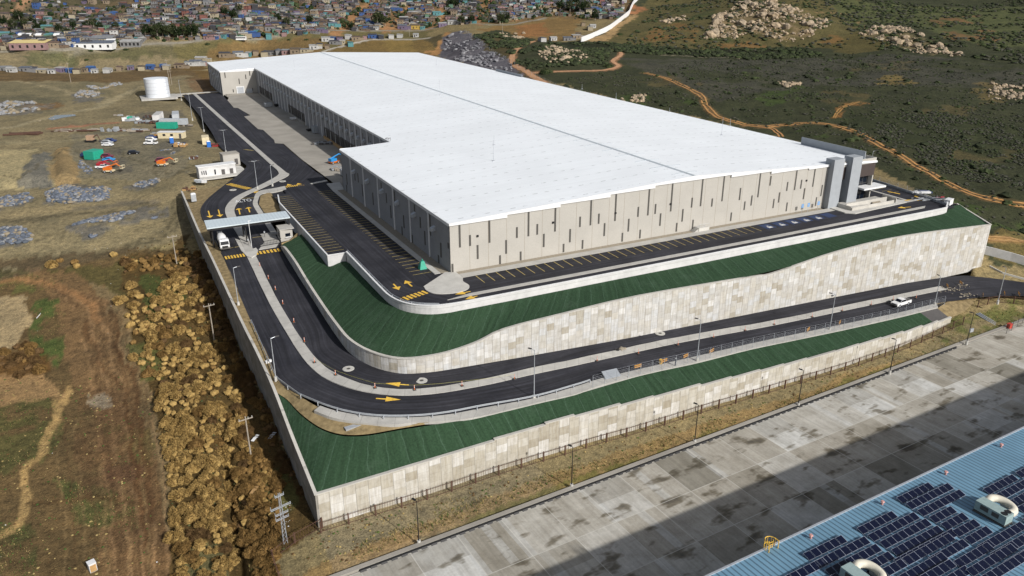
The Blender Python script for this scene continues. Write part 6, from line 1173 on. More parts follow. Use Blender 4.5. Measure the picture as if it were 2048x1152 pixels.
p = P(712, 856, -9.5); r = root('steel_trough', p, 'grey steel trough lying beside a green tarp on the bare verge', 'trough', rz=.05); mb = MB(); mb.hexa([(-1.9, -.4, 0), (1.9, -.4, 0), (1.9, .35, 0), (-1.9, .35, 0)], [(-2.0, -.5, .6), (2.0, -.5, .6), (2.0, .45, .6), (-2, .45, .6)]); mb.build('trough', M['steel'], r)
p = P(722, 845, -9.3); r = root('green_tarp', p, 'dark green tarp heap on the bare verge behind the trough', 'tarp'); mb = MB(); mb.blob((0, 0, .1), 1.3, sub=3, jit=.12, flat=.55); mb.blob((-.9, -.3, .05), .8, sub=3, jit=.12, flat=.5); mb.build('sheet', M['green'], r)
for px, py, lab, d, mt, z in [(186, 1140, 'white box with a tan front standing alone in the dirt field', (1.1, 1.1, 1.5), 'precast', None), (537, 726, 'white board leaning on the verge beside the bend', (1.2, .5, .5), 'white', -7.1), (1893, 402, 'white water box at the far corner of the platform', (3.2, 1.6, 1.6), 'white', 0)]:
    q = put(px, py, z); 
    if px > 1800: q = V(222.6, 143.4, -.2)
    r = root('site_box', q, lab, 'box', rz=.3); mb = MB(); mb.box((0, 0, 0), d); mb.build('body', M[mt], r); mb = MB(); mb.box((0, 0, d[2]+.005), (d[0]*1.06, d[1]*1.06, .1)); mb.build('lid', M['white'], r); 
    if px == 186: mb = MB(); mb.box((0, -.57, .1), (.9, .05, 1.2)); mb.build('front', M['timber'], r)
for px, py, lab in [(512, 885, 'long white plastic scrap hanging in the bushes by the pole'), (546, 880, 'crumpled white plastic sheet in the wall shadow'), (78, 632, 'white pipe lying in the green grass patch'), (510, 990, 'tan boards dropped among the brown bushes')]:
    q = put(px, py); r = root('litter_piece', q, lab, 'litter', rz=1.3 if px < 100 else .8); mb = MB()
    if px < 100: mb.tube((-1.6, 0, .12), (1.6, 0, .12), .1, n=8)
    else:
        for k in range(4): mb.hexa([(k*.5-1, -.3, .9+.1*k), (k*.5-.5, -.3, 1.0+.1*(k % 2)), (k*.5-.5, .35, 1.0+.1*(k % 2)), (k*.5-1, .35, .9+.1*k)], [(k*.5-1, -.3, .94+.1*k), (k*.5-.5, -.3, 1.04+.1*(k % 2)), (k*.5-.5, .35, 1.04+.1*(k % 2)), (k*.5-1, .35, .94+.1*k)])
    mb.build('piece', M['white'] if px != 510 else M['timber'], r)
heap('scaffold_pile', 'dark scaffold pipes stacked in the far car park corner', 'pipes', 1858, 399, 16, (4, 1.6), (3.6, .14, .2), [M['steel'], M['black']], z=.05); heap('material_pile', 'blue and white sheets piled at the far car park fence', 'materials', 1838, 386, 6, (3, 1.2), (2.6, 1.1, .4), [M['bluepaint'], M['white']], z=.05); heap('material_pile', 'red hoses heaped in the far car park corner', 'materials', 1880, 397, 4, (.8, .8), (1, .5, .3), [PC['red']], z=.05)
mb = MB(); q = [G(*a) for a in [(96, 238), (110, 231), (150, 229), (152, 232), (125, 236), (105, 241)]]; mb.face([p+V(0, 0, .12) for p in q][::-1]); m, nt, b = new_mat('puddle_water'); b.inputs['Base Color'].default_value = (.12, .14, .16, 1); b.inputs['Roughness'].default_value = .12; o = mb.build('puddle', m); o['kind'] = 'structure'
# white boundary strip climbing the hill and the white wall at the right edge
bp = [(1163, 84.5), (1180, 78), (1200, 69), (1220, 59), (1236, 47), (1250, 36), (1259, 28), (1262, 20), (1268, 8), (1276, 0), (1284, -8)]
q = [G(*a) for a in bp]; walled('border_wall', 'white concrete wall snaking up between the settlement and the green hill', 'wall', [p[:2] for p in q], [p[2]-1.5 for p in q], [p[2]+4.2 for p in q], .6, M['white'], False, k=3)
q = [G(*a) for a in [(1966, 508), (1990, 514), (2020, 522), (2060, 534), (2140, 556)]]; walled('perimeter_wall', 'low white wall at the foot of the tall retaining wall corner', 'wall', [p[:2] for p in q], [p[2]-1 for p in q], [p[2]+2.6 for p in q], .35, M['precast'], False)
q = [G(*a) for a in [(1978, 534), (2005, 548), (2048, 560), (2100, 575)]]; walled('kerb_wall', 'thin white kerb wall round the road curve', 'wall', [p[:2] for p in q], [p[2]-1 for p in q], [p[2]+.5 for p in q], .3, M['kerb'], False)
# ---------------------------------------------------------------- the neighbour: concrete yard, roof with solar panels
zn = -19.95
kA, kB = P(720, 1143, zn), P(2020, 655, zn); kd = (kB-kA)/np.linalg.norm(kB-kA); kn = V(kd[1], -kd[0], 0)    # kn points towards the neighbour
m, nt, b = new_mat('yard_slabs'); s = nd(nt, 'ShaderNodeSeparateXYZ'); nt.links.new(uvc(nt), s.inputs[0])
def cell(nt, s, w, h, ox=0.0):
    ux = math_(nt, 'ADD', math_(nt, 'DIVIDE', s.outputs[0], w), ox); uy = math_(nt, 'DIVIDE', s.outputs[1], h)
    cb = nd(nt, 'ShaderNodeCombineXYZ'); nt.links.new(math_(nt, 'FLOOR', ux), cb.inputs[0]); nt.links.new(math_(nt, 'FLOOR', uy), cb.inputs[1])
    wn_ = nd(nt, 'ShaderNodeTexWhiteNoise'); wn_.noise_dimensions = '2D'; nt.links.new(cb.outputs[0], wn_.inputs[0]); return wn_.outputs[0], math_(nt, 'FRACT', ux), math_(nt, 'FRACT', uy)
w1_, fx, fy = cell(nt, s, 8.2, 10.4); w2_, fx2, fy2 = cell(nt, s, 1.64, 10.4, .37); w3_, fx3, fy3 = cell(nt, s, 8.2, 5.2)
c = ramp(nt, w1_, [(0, (.24, .225, .19)), (.22, (.37, .345, .3)), (.6, (.44, .42, .38)), (.85, (.47, .455, .425)), (1, (.56, .56, .55))])
c = mixc(nt, c, (.56, .57, .575), math_(nt, 'MULTIPLY', math_(nt, 'GREATER_THAN', w2_, .92), .4)); c = mixc(nt, c, (.24, .22, .18), math_(nt, 'MULTIPLY', math_(nt, 'GREATER_THAN', w3_, .86), .45))
st = ramp(nt, noise(nt, scale_v(nt, uvc(nt), (.16, .3, 1)), 1, 3, .55), [(.56, gray(1)), (.64, (.4, .37, .31)), (.74, (.2, .185, .16))])
c = mixc(nt, c, st, .95, 'MULTIPLY'); c = mixc(nt, c, ramp(nt, noise(nt, pos(nt), .25, 5, .7), [(.3, (.74, .72, .67)), (.65, (1.08, 1.08, 1.06))]), 1.0, 'MULTIPLY')
c = mixc(nt, c, ramp(nt, noise(nt, scale_v(nt, uvc(nt), (1.5, .08, 1)), 1, 4), [(.35, gray(.86)), (.65, gray(1.08))]), 1.0, 'MULTIPLY'); c = mixc(nt, c, ramp(nt, noise(nt, pos(nt), 2.5, 4), [(.3, gray(.92)), (.7, gray(1.06))]), 1.0, 'MULTIPLY')
e = math_(nt, 'MAXIMUM', math_(nt, 'LESS_THAN', fx, .018), math_(nt, 'LESS_THAN', fy, .015)); c = mixc(nt, c, (.6, .585, .54), math_(nt, 'MULTIPLY', e, .5))
nt.links.new(c, b.inputs['Base Color']); b.inputs['Roughness'].default_value = .88
mb = MB(); a0, a1 = kA-kd*45, kB+kd*70
mb.face([a0, a0+kn*60, a1+kn*60, a1], 0, [(-45, 0), (-45, 60), (np.linalg.norm(kB-kA)+70, 60), (np.linalg.norm(kB-kA)+70, 0)]); o = mb.build('concrete_yard', m); o['kind'] = 'structure'
Lk = np.linalg.norm(kB-kA)
mb = MB(); q = [kA-kd*45-kn*1.2, kB+kd*70-kn*1.2, kB+kd*70-kn*.3, kA-kd*45-kn*.3]; mb.hexa([p-V(0, 0, .6) for p in q], [p+V(0, 0, .28) for p in q]); r = root('kerb_wall', kA, 'low concrete kerb between the grassy strip and the stained concrete yard', 'kerb'); mb.build('kerb', M['court'], r, world=True)
mb = MB(); t = 0.0
while t < Lk-24: p = kA+kd*t; mb.hexa([p-kn*.3, p+kd*1.0-kn*.3, p+kd*1.0+kn*.35, p+kn*.35], [p-kn*.3+V(0, 0, .2), p+kd*1.0-kn*.3+V(0, 0, .2), p+kd*1.0+kn*.12+V(0, 0, .2), p+kn*.12+V(0, 0, .2)]); t += 1.0; p = kA+kd*t; mb.hexa([p-kn*.3, p+kd*.7-kn*.3, p+kd*.7+kn*.05, p+kn*.05], [p-kn*.3+V(0, 0, .2), p+kd*.7-kn*.3+V(0, 0, .2), p+kd*.7+V(0, 0, .2), p+V(0, 0, .2)]); t += .7
mb.build('lining', M['black'], r, world=True)
q = [G(a, b_) for a, b_ in [(1955, 628), (2015, 664)]]; r = root('drain_grating', q[0], 'long steel drain grating crossing the grass to the yard corner', 'drain'); mb = MB(); d_ = (q[1]-q[0])/np.linalg.norm(q[1]-q[0]); n_ = V(-d_[1], d_[0], 0)
for w in (-.7, 0, .7): mb.hexa([q[0]+n_*(w-.12), q[1]+n_*(w-.12), q[1]+n_*(w+.12), q[0]+n_*(w+.12)], [p+V(0, 0, .3) for p in (q[0]+n_*(w-.12), q[1]+n_*(w-.12), q[1]+n_*(w+.12), q[0]+n_*(w+.12))])
mb.build('rails', M['steel'], r, world=True); mb = MB(); mb.hexa([q[0]-n_*.9, q[1]-n_*.9, q[1]+n_*.9, q[0]+n_*.9], [p+V(0, 0, .08) for p in (q[0]-n_*.9, q[1]-n_*.9, q[1]+n_*.9, q[0]+n_*.9)]); mb.build('channel', M['black'], r, world=True)
p = P(2018, 656, zn); r = root('yard_hydrant', p, 'red hydrant cabinet at the far corner of the concrete yard', 'hydrant'); mb = MB(); mb.box((0, 0, 0), (1.1, .8, 1.1)); mb.build('cabinet', M['redplastic'], r); mb = MB(); mb.box((0, 0, 1.11), (1.3, 1, .15)); mb.build('lid', M['redplastic'], r)
q = [P(2012, 668, zn), P(2048, 645, zn), P(2120, 615, zn)]; fence('mesh_fence', 'black framed mesh fence at the far corner of the concrete yard', 'fence', [tuple(x) for x in q], 2.6, 3, M['black'], 'mesh')
# roof plane
zR = -2.0; e0, e1 = P(1420, 1150, zR), P(2048, 855, zR); ud = (e1-e0)/np.linalg.norm(e1-e0); vd = V(ud[1], -ud[0], 0); SL = .025
def roofp(px, py):
    nrm = np.cross(ud, vd+V(0, 0, SL)); d = ray(px, py); t = (e0-CAM).dot(nrm)/d.dot(nrm); p = CAM+d*t; return (p-e0).dot(ud), (p-e0).dot(vd)
def rp(u, v, h=0.0): return e0+ud*u+vd*v+V(0, 0, SL*v+h)
nb = root('factory_building', e0+V(0, 0, -18), 'blue grey ribbed factory roof carrying rows of solar panels', 'building', rz=0)
u0, u1, v1 = -40, 150, 46
m, nt, b = new_mat('blue_ribbed_roof'); s = nd(nt, 'ShaderNodeSeparateXYZ'); nt.links.new(uvc(nt), s.inputs[0]); f = math_(nt, 'FRACT', math_(nt, 'DIVIDE', s.outputs[0], .76))
c = mixc(nt, (.15, .285, .4), ramp(nt, noise(nt, pos(nt), .2, 5), [(.3, gray(.88)), (.7, gray(1.1))]), 1.0, 'MULTIPLY'); c = mixc(nt, c, gray(.5), math_(nt, 'LESS_THAN', f, .3), 'MULTIPLY'); nt.links.new(c, b.inputs['Base Color']); b.inputs['Roughness'].default_value = .45; bump(nt, b, math_(nt, 'LESS_THAN', f, .3), .1, .4)
mb = MB(); mb.face([rp(u0, 0), rp(u0, v1), rp(u1, v1), rp(u1, 0)], 0, [(u0, 0), (u0, v1), (u1, v1), (u1, 0)]); ro = mb.build('roof', m, nb, world=True)
mb = MB(); mb.hexa([rp(u0, -.15, -.35), rp(u0, .12, -.35), rp(u1, .12, -.35), rp(u1, -.15, -.35)], [rp(u0, -.15, .12), rp(u0, .12, .12), rp(u1, .12, .12), rp(u1, -.15, .12)]); mb.build('gutter', M['steel'], nb, world=True)
mb = MB(); h18 = V(0, 0, 18.6)
for a, c_ in ((rp(u0, 0), rp(u1, 0)), (rp(u0, v1), rp(u0, 0)), (rp(u1, 0), rp(u1, v1))): mb.face([a-h18, c_-h18, c_-V(0, 0, .02), a-V(0, 0, .02)])
mb.build('walls', plain('blue_wall_sheet', (.25, .36, .45), .6), nb, world=True)
for k in range(12): mb = MB(); p = rp(u0+12+k*14, -.05, -15.8); mb.box(p, (3, .2, 3.2)); mb.build('dock_door', M['darkgrey'], nb, world=True)
for px, py in ((1443, 488), (1028, 684), (560, 905), (1806, 308)): u, v = roofp(1450+px/3.273, 800+py/3.273); mb = MB(); mb.tube(rp(u, v), rp(u, v, .5), .16, n=8); mb.tube(rp(u, v, .45), rp(u, v, .6), .3, .2, n=8); mb.build('roof_vent', plain('pink_vent', (.5, .27, .25), .6), nb, world=True)
# yellow roof ladder cage
u, v = roofp(1529, 1088); p = rp(u, .5, -.1); r = root('roof_ladder', p-V(0, 0, 6), 'yellow caged ladder at the edge of the blue roof', 'ladder'); mb = MB()
for s_ in (-.35, .35): mb.tube(p+ud*s_-vd*.3+V(0, 0, -6), p+ud*s_-vd*.3+V(0, 0, 1.3), .05, n=5)
for z in np.arange(-5.8, 1.2, .4): mb.tube(p-ud*.35-vd*.3+V(0, 0, z), p+ud*.35-vd*.3+V(0, 0, z), .03, n=4)
mb.build('rungs', M['yellow'], r, world=True); mb = MB()
for z in (-1.5, -.5, .4, 1.3):
    pts = [p+ud*math.cos(t)*.75-vd*(.3+math.sin(t)*.8)+V(0, 0, z) for t in np.linspace(0, math.pi, 8)]
    for a, c_ in zip(pts[:-1], pts[1:]): mb.tube(a, c_, .05, n=4)
for t in np.linspace(0, math.pi, 6): a = p+ud*math.cos(t)*.75-vd*(.3+math.sin(t)*.8); mb.tube(a+V(0, 0, -1.5), a+V(0, 0, 1.3), .045, n=4)
for s_ in (-.8, .8): mb.tube(p+ud*s_+vd*.2, p+ud*s_+vd*.2+V(0, 0, 1.3), .06, n=5); mb.tube(p+ud*s_+vd*.2+V(0, 0, 1.25), p+ud*s_-vd*.5+V(0, 0, 1.25), .06, n=5)
mb.build('cage', M['yellow'], r, world=True)
# solar panel rows: (zoomed photo x, y of the row's near-left corner, number of double panels)
m, nt, b = new_mat('solar_cells'); s = nd(nt, 'ShaderNodeSeparateXYZ'); nt.links.new(uvc(nt), s.inputs[0]); gx = math_(nt, 'LESS_THAN', math_(nt, 'FRACT', math_(nt, 'MULTIPLY', s.outputs[0], 6)), .06); gy = math_(nt, 'LESS_THAN', math_(nt, 'FRACT', math_(nt, 'MULTIPLY', s.outputs[1], 5)), .05)
c = mixc(nt, (.003, .005, .02), (.012, .016, .036), math_(nt, 'MULTIPLY', math_(nt, 'MAXIMUM', gx, gy), .6)); nt.links.new(c, b.inputs['Base Color']); b.inputs['Roughness'].default_value = .22; b.inputs['Specular IOR Level'].default_value = .35; M['pv'] = m
Z1 = lambda x, y: (1560+x/5.188, 930+y/5.188); Z2 = lambda x, y: (1790+x/5.19, 890+y/5.19)
rows = [Z1(235, 920)+(3,), Z1(345, 1000)+(4,), Z1(460, 1085)+(4,), Z1(20, 1165)+(2.7,), Z1(790, 655)+(3,), Z1(900, 728)+(4,), Z1(1020, 800)+(4,), Z1(1140, 880)+(4,), Z1(855, 1030)+(2,), Z1(985, 1110)+(2,), Z1(1255, 965)+(4,), Z1(1160, 1180)+(4,),
        Z2(5, 550)+(3,), Z2(100, 610)+(4,), Z2(218, 682)+(4,), Z2(340, 750)+(2,), Z2(460, 820)+(2,), Z2(580, 890)+(2,), Z2(705, 965)+(2,), Z2(840, 1045)+(4.5,), Z2(970, 1125)+(5,), Z2(900, 460)+(3,), Z2(1020, 520)+(4,), Z2(1232, 290)+(3,), Z2(1300, 772)+(3,), Z2(-25, 1135+55)+(5,), Z2(330, 1170)+(3,), Z2(590, 1205)+(3,), Z2(1150, 590)+(3,), Z2(1250, 650)+(3,), Z2(1110, 1210)+(4,), Z1(540, 1290)+(3,), Z1(300, 1260)+(2,), Z1(1240, 1260)+(4,), Z2(720, 1290)+(4,), Z2(860, 1370)+(4,), Z1(1400, 1330)+(4,)]
plain_frame = plain('panel_frame', (.26, .29, .36), .5); pitch_u = 2.32; _ord = {}
def solar_label(n, u, v):
    blk = 'block nearest the yellow ladder' if u+n < 26 and v < 14 else 'block left of the rooftop unit' if u < 44 and v < 16 else 'block right of the rooftop unit' if v < 12 else 'rows at the bottom edge'
    k = _ord.get(blk, 0); _ord[blk] = k+1
    return '%s solar row, %s, %s from the gutter' % ({1: 'two panel', 2: 'four panel', 3: 'six panel', 4: 'eight panel', 5: 'ten panel'}[n], blk, ('first', 'second', 'third', 'fourth', 'fifth', 'sixth', 'seventh', 'eighth', 'ninth', 'tenth', 'eleventh', 'twelfth', 'thirteenth', 'fourteenth', 'fifteenth', 'sixteenth', 'seventeenth', 'eighteenth', 'nineteenth', 'twentieth')[min(k, 19)])
rows.sort(key=lambda q_: roofp(q_[0], q_[1])[1])
for i, (px, py, n) in enumerate(rows):
    u, v = roofp(px, py); n = max(1, int(round(n))); w = n*pitch_u; 
    u -= .37; v += .32; D = 1.02; p0 = rp(u, v, .12)
    where = 'near the roof edge' if v < 8.5 else 'in the middle of the blue roof' if v < 17 else 'at the bottom right of the blue roof'
    nx_ = ('second ', 'third ', 'fourth ', 'fifth ', 'sixth ', 'seventh ')
    r = root('solar_array', p0, solar_label(n, u, v), 'solar panels', 'solar panel rows on the blue roof')
    fr = MB()
    for k in range(n*2):
        a = u+k*pitch_u/2+.03+(.04 if k % 2 else 0); e_ = a+pitch_u/2-.1; T = .32
        q = [rp(a, v, .08+T), rp(e_, v, .08+T), rp(e_, v+D, .08), rp(a, v+D, .08)][::-1]
        mb = MB(); mb.hexa([x-V(0, 0, .04) for x in q], q); 
        mb.uv = [[(0, 0), (1, 0), (1, 1), (0, 1)] for _ in mb.uv]; mb.build('solar_panel', M['pv'], r, world=True)
        for (ua, ub, va, vb) in ((a-.015, a, 0, D), (e_, e_+(.06 if k % 2 else .012), 0, D), (a, e_, -.018, 0), (a, e_, D, D+.018)):
            ha, hb = .095+T*(1-va/D), .095+T*(1-vb/D)
            qq = [rp(ua, v+va, ha), rp(ub, v+va, ha), rp(ub, v+vb, hb), rp(ua, v+vb, hb)][::-1]; fr.hexa([x-V(0, 0, .06) for x in qq], qq)
    for k in range(n+1): a = u+k*pitch_u; fr.hexa([rp(a-.04, v+.08, .01), rp(a+.04, v+.08, .01), rp(a+.04, v, .01), rp(a-.04, v, .01)][::1][::-1], [rp(a-.04, v+.08, .3), rp(a+.04, v+.08, .3), rp(a+.04, v, .3), rp(a-.04, v, .3)][::-1])
    fr.build('frame', plain_frame, r, world=True)
# air handling units
m_cream = plain('cream_duct', (.6, .57, .48), .6, .08); m_ac = plain('grey_green_casing', (.27, .36, .36), .6, .1)
def ac_unit(px, py, label):
    u, v = roofp(px, py); r = root('air_conditioner', rp(u, v), label, 'air conditioner', 'rooftop units', rz=math.atan2(ud[1], ud[0])); r.scale = (.66, .66, .66); mb = MB(); mb.box((0, 0, .5), (2.6, 6.2, 2.0)); mb.build('housing', m_ac, r); mb = MB(); mb.box((0, 0, -.1), (2.8, 6.4, .5)); mb.build('plinth', M['slot'], r)
    for k in (0, 1):
        mb = MB(); mb.lathe((.1+.75*(-.5 if k else .5)*1.6, -2.2, 2.5), [(.01, .03), (.55, .03), (.6, .08), (.62, 0)], 18); mb.build('fan', M['black'], r)
    mb = MB(); pts = [(1.2, 2.0, 1.7), (2.6, 2.4, 1.9), (4.0, 1.8, 1.8), (4.7, .3, 1.6), (4.4, -1.3, 1.4), (3.2, -2.0, 1.3), (1.2, -1.8, 1.3)]
    c_ = crom(pts, 6); dirs = [np.array(c_[min(k+1, len(c_)-1)])-np.array(c_[max(k-1, 0)]) for k in range(len(c_))]; N_ = 12
    for p_, d_ in zip(c_, dirs):
        d_ = d_/np.linalg.norm(d_); w_ = np.cross(d_, V(0, 0, 1)); w_ /= np.linalg.norm(w_); z_ = np.cross(w_, d_)
        mb.v += [tuple(p_+w_*math.cos(t)*.8+z_*math.sin(t)*.8) for t in np.linspace(0, 2*math.pi, N_, endpoint=False)]
    for a_ in range(len(c_)-1):
        for k in range(N_): mb.f.append((a_*N_+k, a_*N_+(k+1) % N_, (a_+1)*N_+(k+1) % N_, (a_+1)*N_+k)); mb.m.append(0); mb.uv.append([(0, 0)]*4)
    for e_ in (0, len(c_)-1): mb.f.append(tuple(e_*N_+k for k in range(N_))); mb.m.append(0); mb.uv.append([(0, 0)]*N_)
    mb.build('duct', m_cream, r, smooth=True); mb = MB(); mb.box((4.6, .2, 0), (1.2, 1.4, 1.2)); mb.box((4.2, -1.6, 0), (1.4, 1.4, .9)); mb.build('duct_box', M['steel'], r); mb = MB(); mb.box((-1.32, -1, 1.2), (.05, 1.4, .9)); mb.box((-1.32, 1.2, 1.2), (.05, 1.6, 1.0)); mb.build('service_panel', M['slot'], r); return r
ac_unit(1984, 1034, 'grey green rooftop unit with a looped cream duct and two black fans'); ac_unit(1716, 1172, 'cream ducted rooftop unit cut off by the bottom edge of the photo')

# ---------------------------------------------------------------- bushes, boulders, trees
def shrub_mesh(name, mats, seed, n=1500, h=.9):
    r_ = random.Random(seed); mb = MB()
    for k in range(n):
        t, c_ = r_.uniform(0, 2*math.pi), r_.random()**.7; s_ = math.sqrt(max(0, 1-c_*c_)); lump = 1+.16*math.sin(3*t+seed)+.1*math.sin(5*t+seed*2)
        d = V(s_*math.cos(t), s_*math.sin(t), c_*h)*lump; base = d*r_.uniform(.66, .86); tip = d*r_.uniform(.93, 1.08)+V(r_.uniform(-1, 1), r_.uniform(-1, 1), r_.uniform(-.4, 1))*.06; side = np.cross(d, V(r_.uniform(-1, 1), r_.uniform(-1, 1), r_.uniform(-1, 1))); side /= np.linalg.norm(side)+1e-6; w = r_.uniform(.014, .03)
        mb.face([base-side*w*.6, base+side*w*.6, tip+side*w, tip-side*w*.6], 0 if r_.random() < .75 else 1)
    vs, fs = _ico(3); i = len(mb.v)
    for v in vs: t = math.atan2(v[1], v[0]); lump = (1+.16*math.sin(3*t+seed)+.1*math.sin(5*t+seed*2))*r_.uniform(.78, .9); mb.v.append((v[0]*lump, v[1]*lump, max(-.2, v[2]*h*r_.uniform(.78, .9))))
    for f in fs: mb.f.append((i+f[0], i+f[1], i+f[2])); mb.m.append(0 if r_.random() < .8 else 1); mb.uv.append([(0, 0)]*3)
    o = mb.build(name, mats, link=False); return o.data
def leafmat(name, c0, c1):
    m, nt, b = new_mat(name); nt.links.new(mixc(nt, ramp(nt, noise(nt, pos(nt), .6, 3), [(.35, c0), (.65, c1)]), ramp(nt, noise(nt, pos(nt), 5, 2), [(.3, gray(.75)), (.7, gray(1.25))]), 1.0, 'MULTIPLY'), b.inputs['Base Color']); b.inputs['Roughness'].default_value = 1; b.inputs['Specular IOR Level'].default_value = .05; return m
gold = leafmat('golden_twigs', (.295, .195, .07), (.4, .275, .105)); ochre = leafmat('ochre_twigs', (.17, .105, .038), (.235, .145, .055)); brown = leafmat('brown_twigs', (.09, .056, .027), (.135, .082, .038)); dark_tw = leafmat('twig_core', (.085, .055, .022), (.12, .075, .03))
SH = {k: [shrub_mesh('tumbleweed', [mt, dark_tw], s_+o_*9) for s_ in range(4)] for o_, (k, mt) in enumerate((('golden', gold), ('ochre', ochre), ('brown', brown)))}
BP = [([(285, 640), (360, 545), (410, 600), (445, 700), (478, 800), (505, 900), (470, 970), (452, 1000), (440, 900), (425, 870), (330, 880), (312, 770)], 'golden', 205, 1.3, 'in the thick of the strip above the ditch'),
      ([(318, 850), (430, 860), (452, 960), (470, 1060), (482, 1110), (440, 1180), (345, 1200), (350, 1000)], 'golden', 95, 1.3, 'left of the ditch in the lower strip'),
      ([(462, 970), (515, 900), (562, 960), (558, 1050), (545, 1120), (492, 1110)], 'ochre', 72, 1.3, 'right of the ditch in the lower strip'),
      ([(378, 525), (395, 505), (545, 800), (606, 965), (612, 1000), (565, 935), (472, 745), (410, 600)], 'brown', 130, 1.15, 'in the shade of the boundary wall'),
      ([(245, 520), (382, 500), (402, 560), (350, 572), (330, 540), (250, 545)], 'ochre', 46, 1.2, 'along the top of the bush strip'),
      ([(-60, 712), (60, 690), (100, 722), (92, 748), (-60, 760)], 'brown', 26, 1.4, 'in the dark patch at the left edge'),
      ([(250, 600), (290, 590), (320, 700), (300, 760), (262, 700)], 'golden', 22, 1.1, 'scattered in the green clearing'), ([(520, 1110), (550, 1120), (560, 1200), (500, 1200)], 'ochre', 14, 1.0, 'below the steel power pole')]
cand = []
def inpoly(x, y, poly): return bool(poly_mask(np.array([[x]], float), np.array([[y]], float), np.array(poly, float))[0, 0])
rb = random.Random(11)
for poly, tint, n, rad, where in BP:
    xs_, ys_ = [p[0] for p in poly], [p[1] for p in poly]; k = 0; tries = 0
    gp_ = gpoly(poly); bx0, by0, bx1, by1 = gp_[:, 0].min(), gp_[:, 1].min(), gp_[:, 0].max(), gp_[:, 1].max()
    while k < n and tries < n*60:
        tries += 1; x, y = rb.uniform(bx0, bx1), rb.uniform(by0, by1)
        if not inpoly(x, y, gp_): continue
        r_ = rad*rb.choice((.55, .75, .95, 1.1, 1.3))
        if any((c[0]-x)**2+(c[1]-y)**2 < (.66*(c[2]+r_))**2 for c in cand): continue
        tt = tint if rb.random() < .72 else rb.choice(('golden', 'ochre', 'ochre', 'brown'))
        if tint == 'brown' and tt == 'golden': tt = 'ochre'
        cand.append((x, y, r_, tt, where)); k += 1
for px, py, r_, tt in ((105, 533, 1.7, 'golden'), (150, 527, 1.3, 'ochre'), (155, 534, 1.2, 'golden'), (120, 524, 1.1, 'ochre'), (228, 512, 1.3, 'golden'), (262, 575, 1.6, 'golden'), (268, 592, 1.5, 'golden'), (240, 605, 1.7, 'golden'), (270, 628, 1.1, 'ochre'), (290, 655, 1.2, 'golden'), (272, 668, 1.0, 'ochre'), (290, 652, 1.4, 'golden'), (308, 658, 1.2, 'golden'), (268, 718, 1.3, 'golden'), (328, 582, 1.4, 'golden'), (350, 570, 1.4, 'golden'), (300, 592, 1.0, 'ochre'), (70, 720, 1.3, 'brown'), (80, 705, 1.1, 'brown')):
    p = G(px, py); cand.append((p[0], p[1], r_, tt, 'standing apart at the edge of the dirt field'))
cand.sort(key=lambda c: math.hypot(c[0], c[1])/c[2])
def bush_label(x, y, r_, tt, where):
    sz = 'large' if r_ > 1.4 else 'sizeable' if r_ > 1.1 else 'middling' if r_ > .85 else 'small'
    if 'apart' in where or 'left edge' in where or 'clearing' in where: return '%s %s rounded dry bush %s' % (sz, tt, where)
    side = 'by the dirt field' if x < 1.5 else 'in mid strip' if x < 7 else 'near the pole line' if x < 13 else 'under the boundary wall'
    lv = [(101, 'at the foot of the steel pylon'), (108, 'level with the steel pylon'), (116, 'level with the wall corner'), (125, 'level with the green slope'), (134, 'level with the third pole'), (145, 'level with the road bend'), (158, 'just past the bend lamp'), (172, 'level with the upper lamp'), (185, 'level with the middle pole'), (200, 'below the gate crossing'), (999, 'level with the gate')]
    return '%s %s dry bush %s, %s' % (sz, tt, side, next(t for k, t in lv if y < k))
rest = MB()
for i, (x, y, r_, tt, where) in enumerate(cand):
    z = float(hat(x, y)); me = SH[tt][i % 4]
    if i < 295:
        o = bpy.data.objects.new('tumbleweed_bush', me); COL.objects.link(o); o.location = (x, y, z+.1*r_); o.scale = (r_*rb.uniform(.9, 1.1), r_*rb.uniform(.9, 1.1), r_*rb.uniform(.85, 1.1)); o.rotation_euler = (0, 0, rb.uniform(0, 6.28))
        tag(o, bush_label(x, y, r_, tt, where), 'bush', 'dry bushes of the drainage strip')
    else:
        for k in range(5): rest.blob((x+rb.uniform(-.4, .4)*r_, y+rb.uniform(-.4, .4)*r_, z+.35*r_), r_*.62, {'golden': 0, 'ochre': 1, 'brown': 2}[tt], 1, .3)
if rest.v: tag(rest.build('undergrowth', [gold, ochre, brown]), kind='stuff')
# low dry growth between the bushes and weeds on the strip by the kerb
def scatter(name, polys, n, size, mats, flat=.6, sub=1, seed=5, blades=False):
    r_ = random.Random(seed); mb = MB()
    for poly, w in polys:
        gp_ = gpoly(poly); x0, y0, x1, y1 = gp_[:, 0].min(), gp_[:, 1].min(), gp_[:, 0].max(), gp_[:, 1].max(); N = int(n*w)*6
        xx = np.array([r_.uniform(x0, x1) for _ in range(N)]); yy = np.array([r_.uniform(y0, y1) for _ in range(N)]); ok = poly_mask(xx, yy, gp_) & (fbm(xx/(size[1]*9), yy/(size[1]*9), seed) > .44); xx, yy = xx[ok][:int(n*w)], yy[ok][:int(n*w)]; zz = hat(xx, yy)
        for x, y, z in zip(xx, yy, zz):
            s_ = size[0]+(size[1]-size[0])*r_.random()**2; mi = r_.randrange(len(mats))
            if blades:
                for _ in range(4):
                    t = r_.uniform(0, 6.28); dx, dy = math.cos(t)*s_, math.sin(t)*s_; mb.face([(x-dy*.12, y+dx*.12, z-.02), (x+dy*.12, y-dx*.12, z-.02), (x+dx*.6, y+dy*.6, z+s_*r_.uniform(.6, 1.2))], mi)
            else: mb.blob((x, y, z+s_*flat*.3), s_, mi, sub, .32, flat)
    return tag(mb.build(name, mats), kind='stuff')
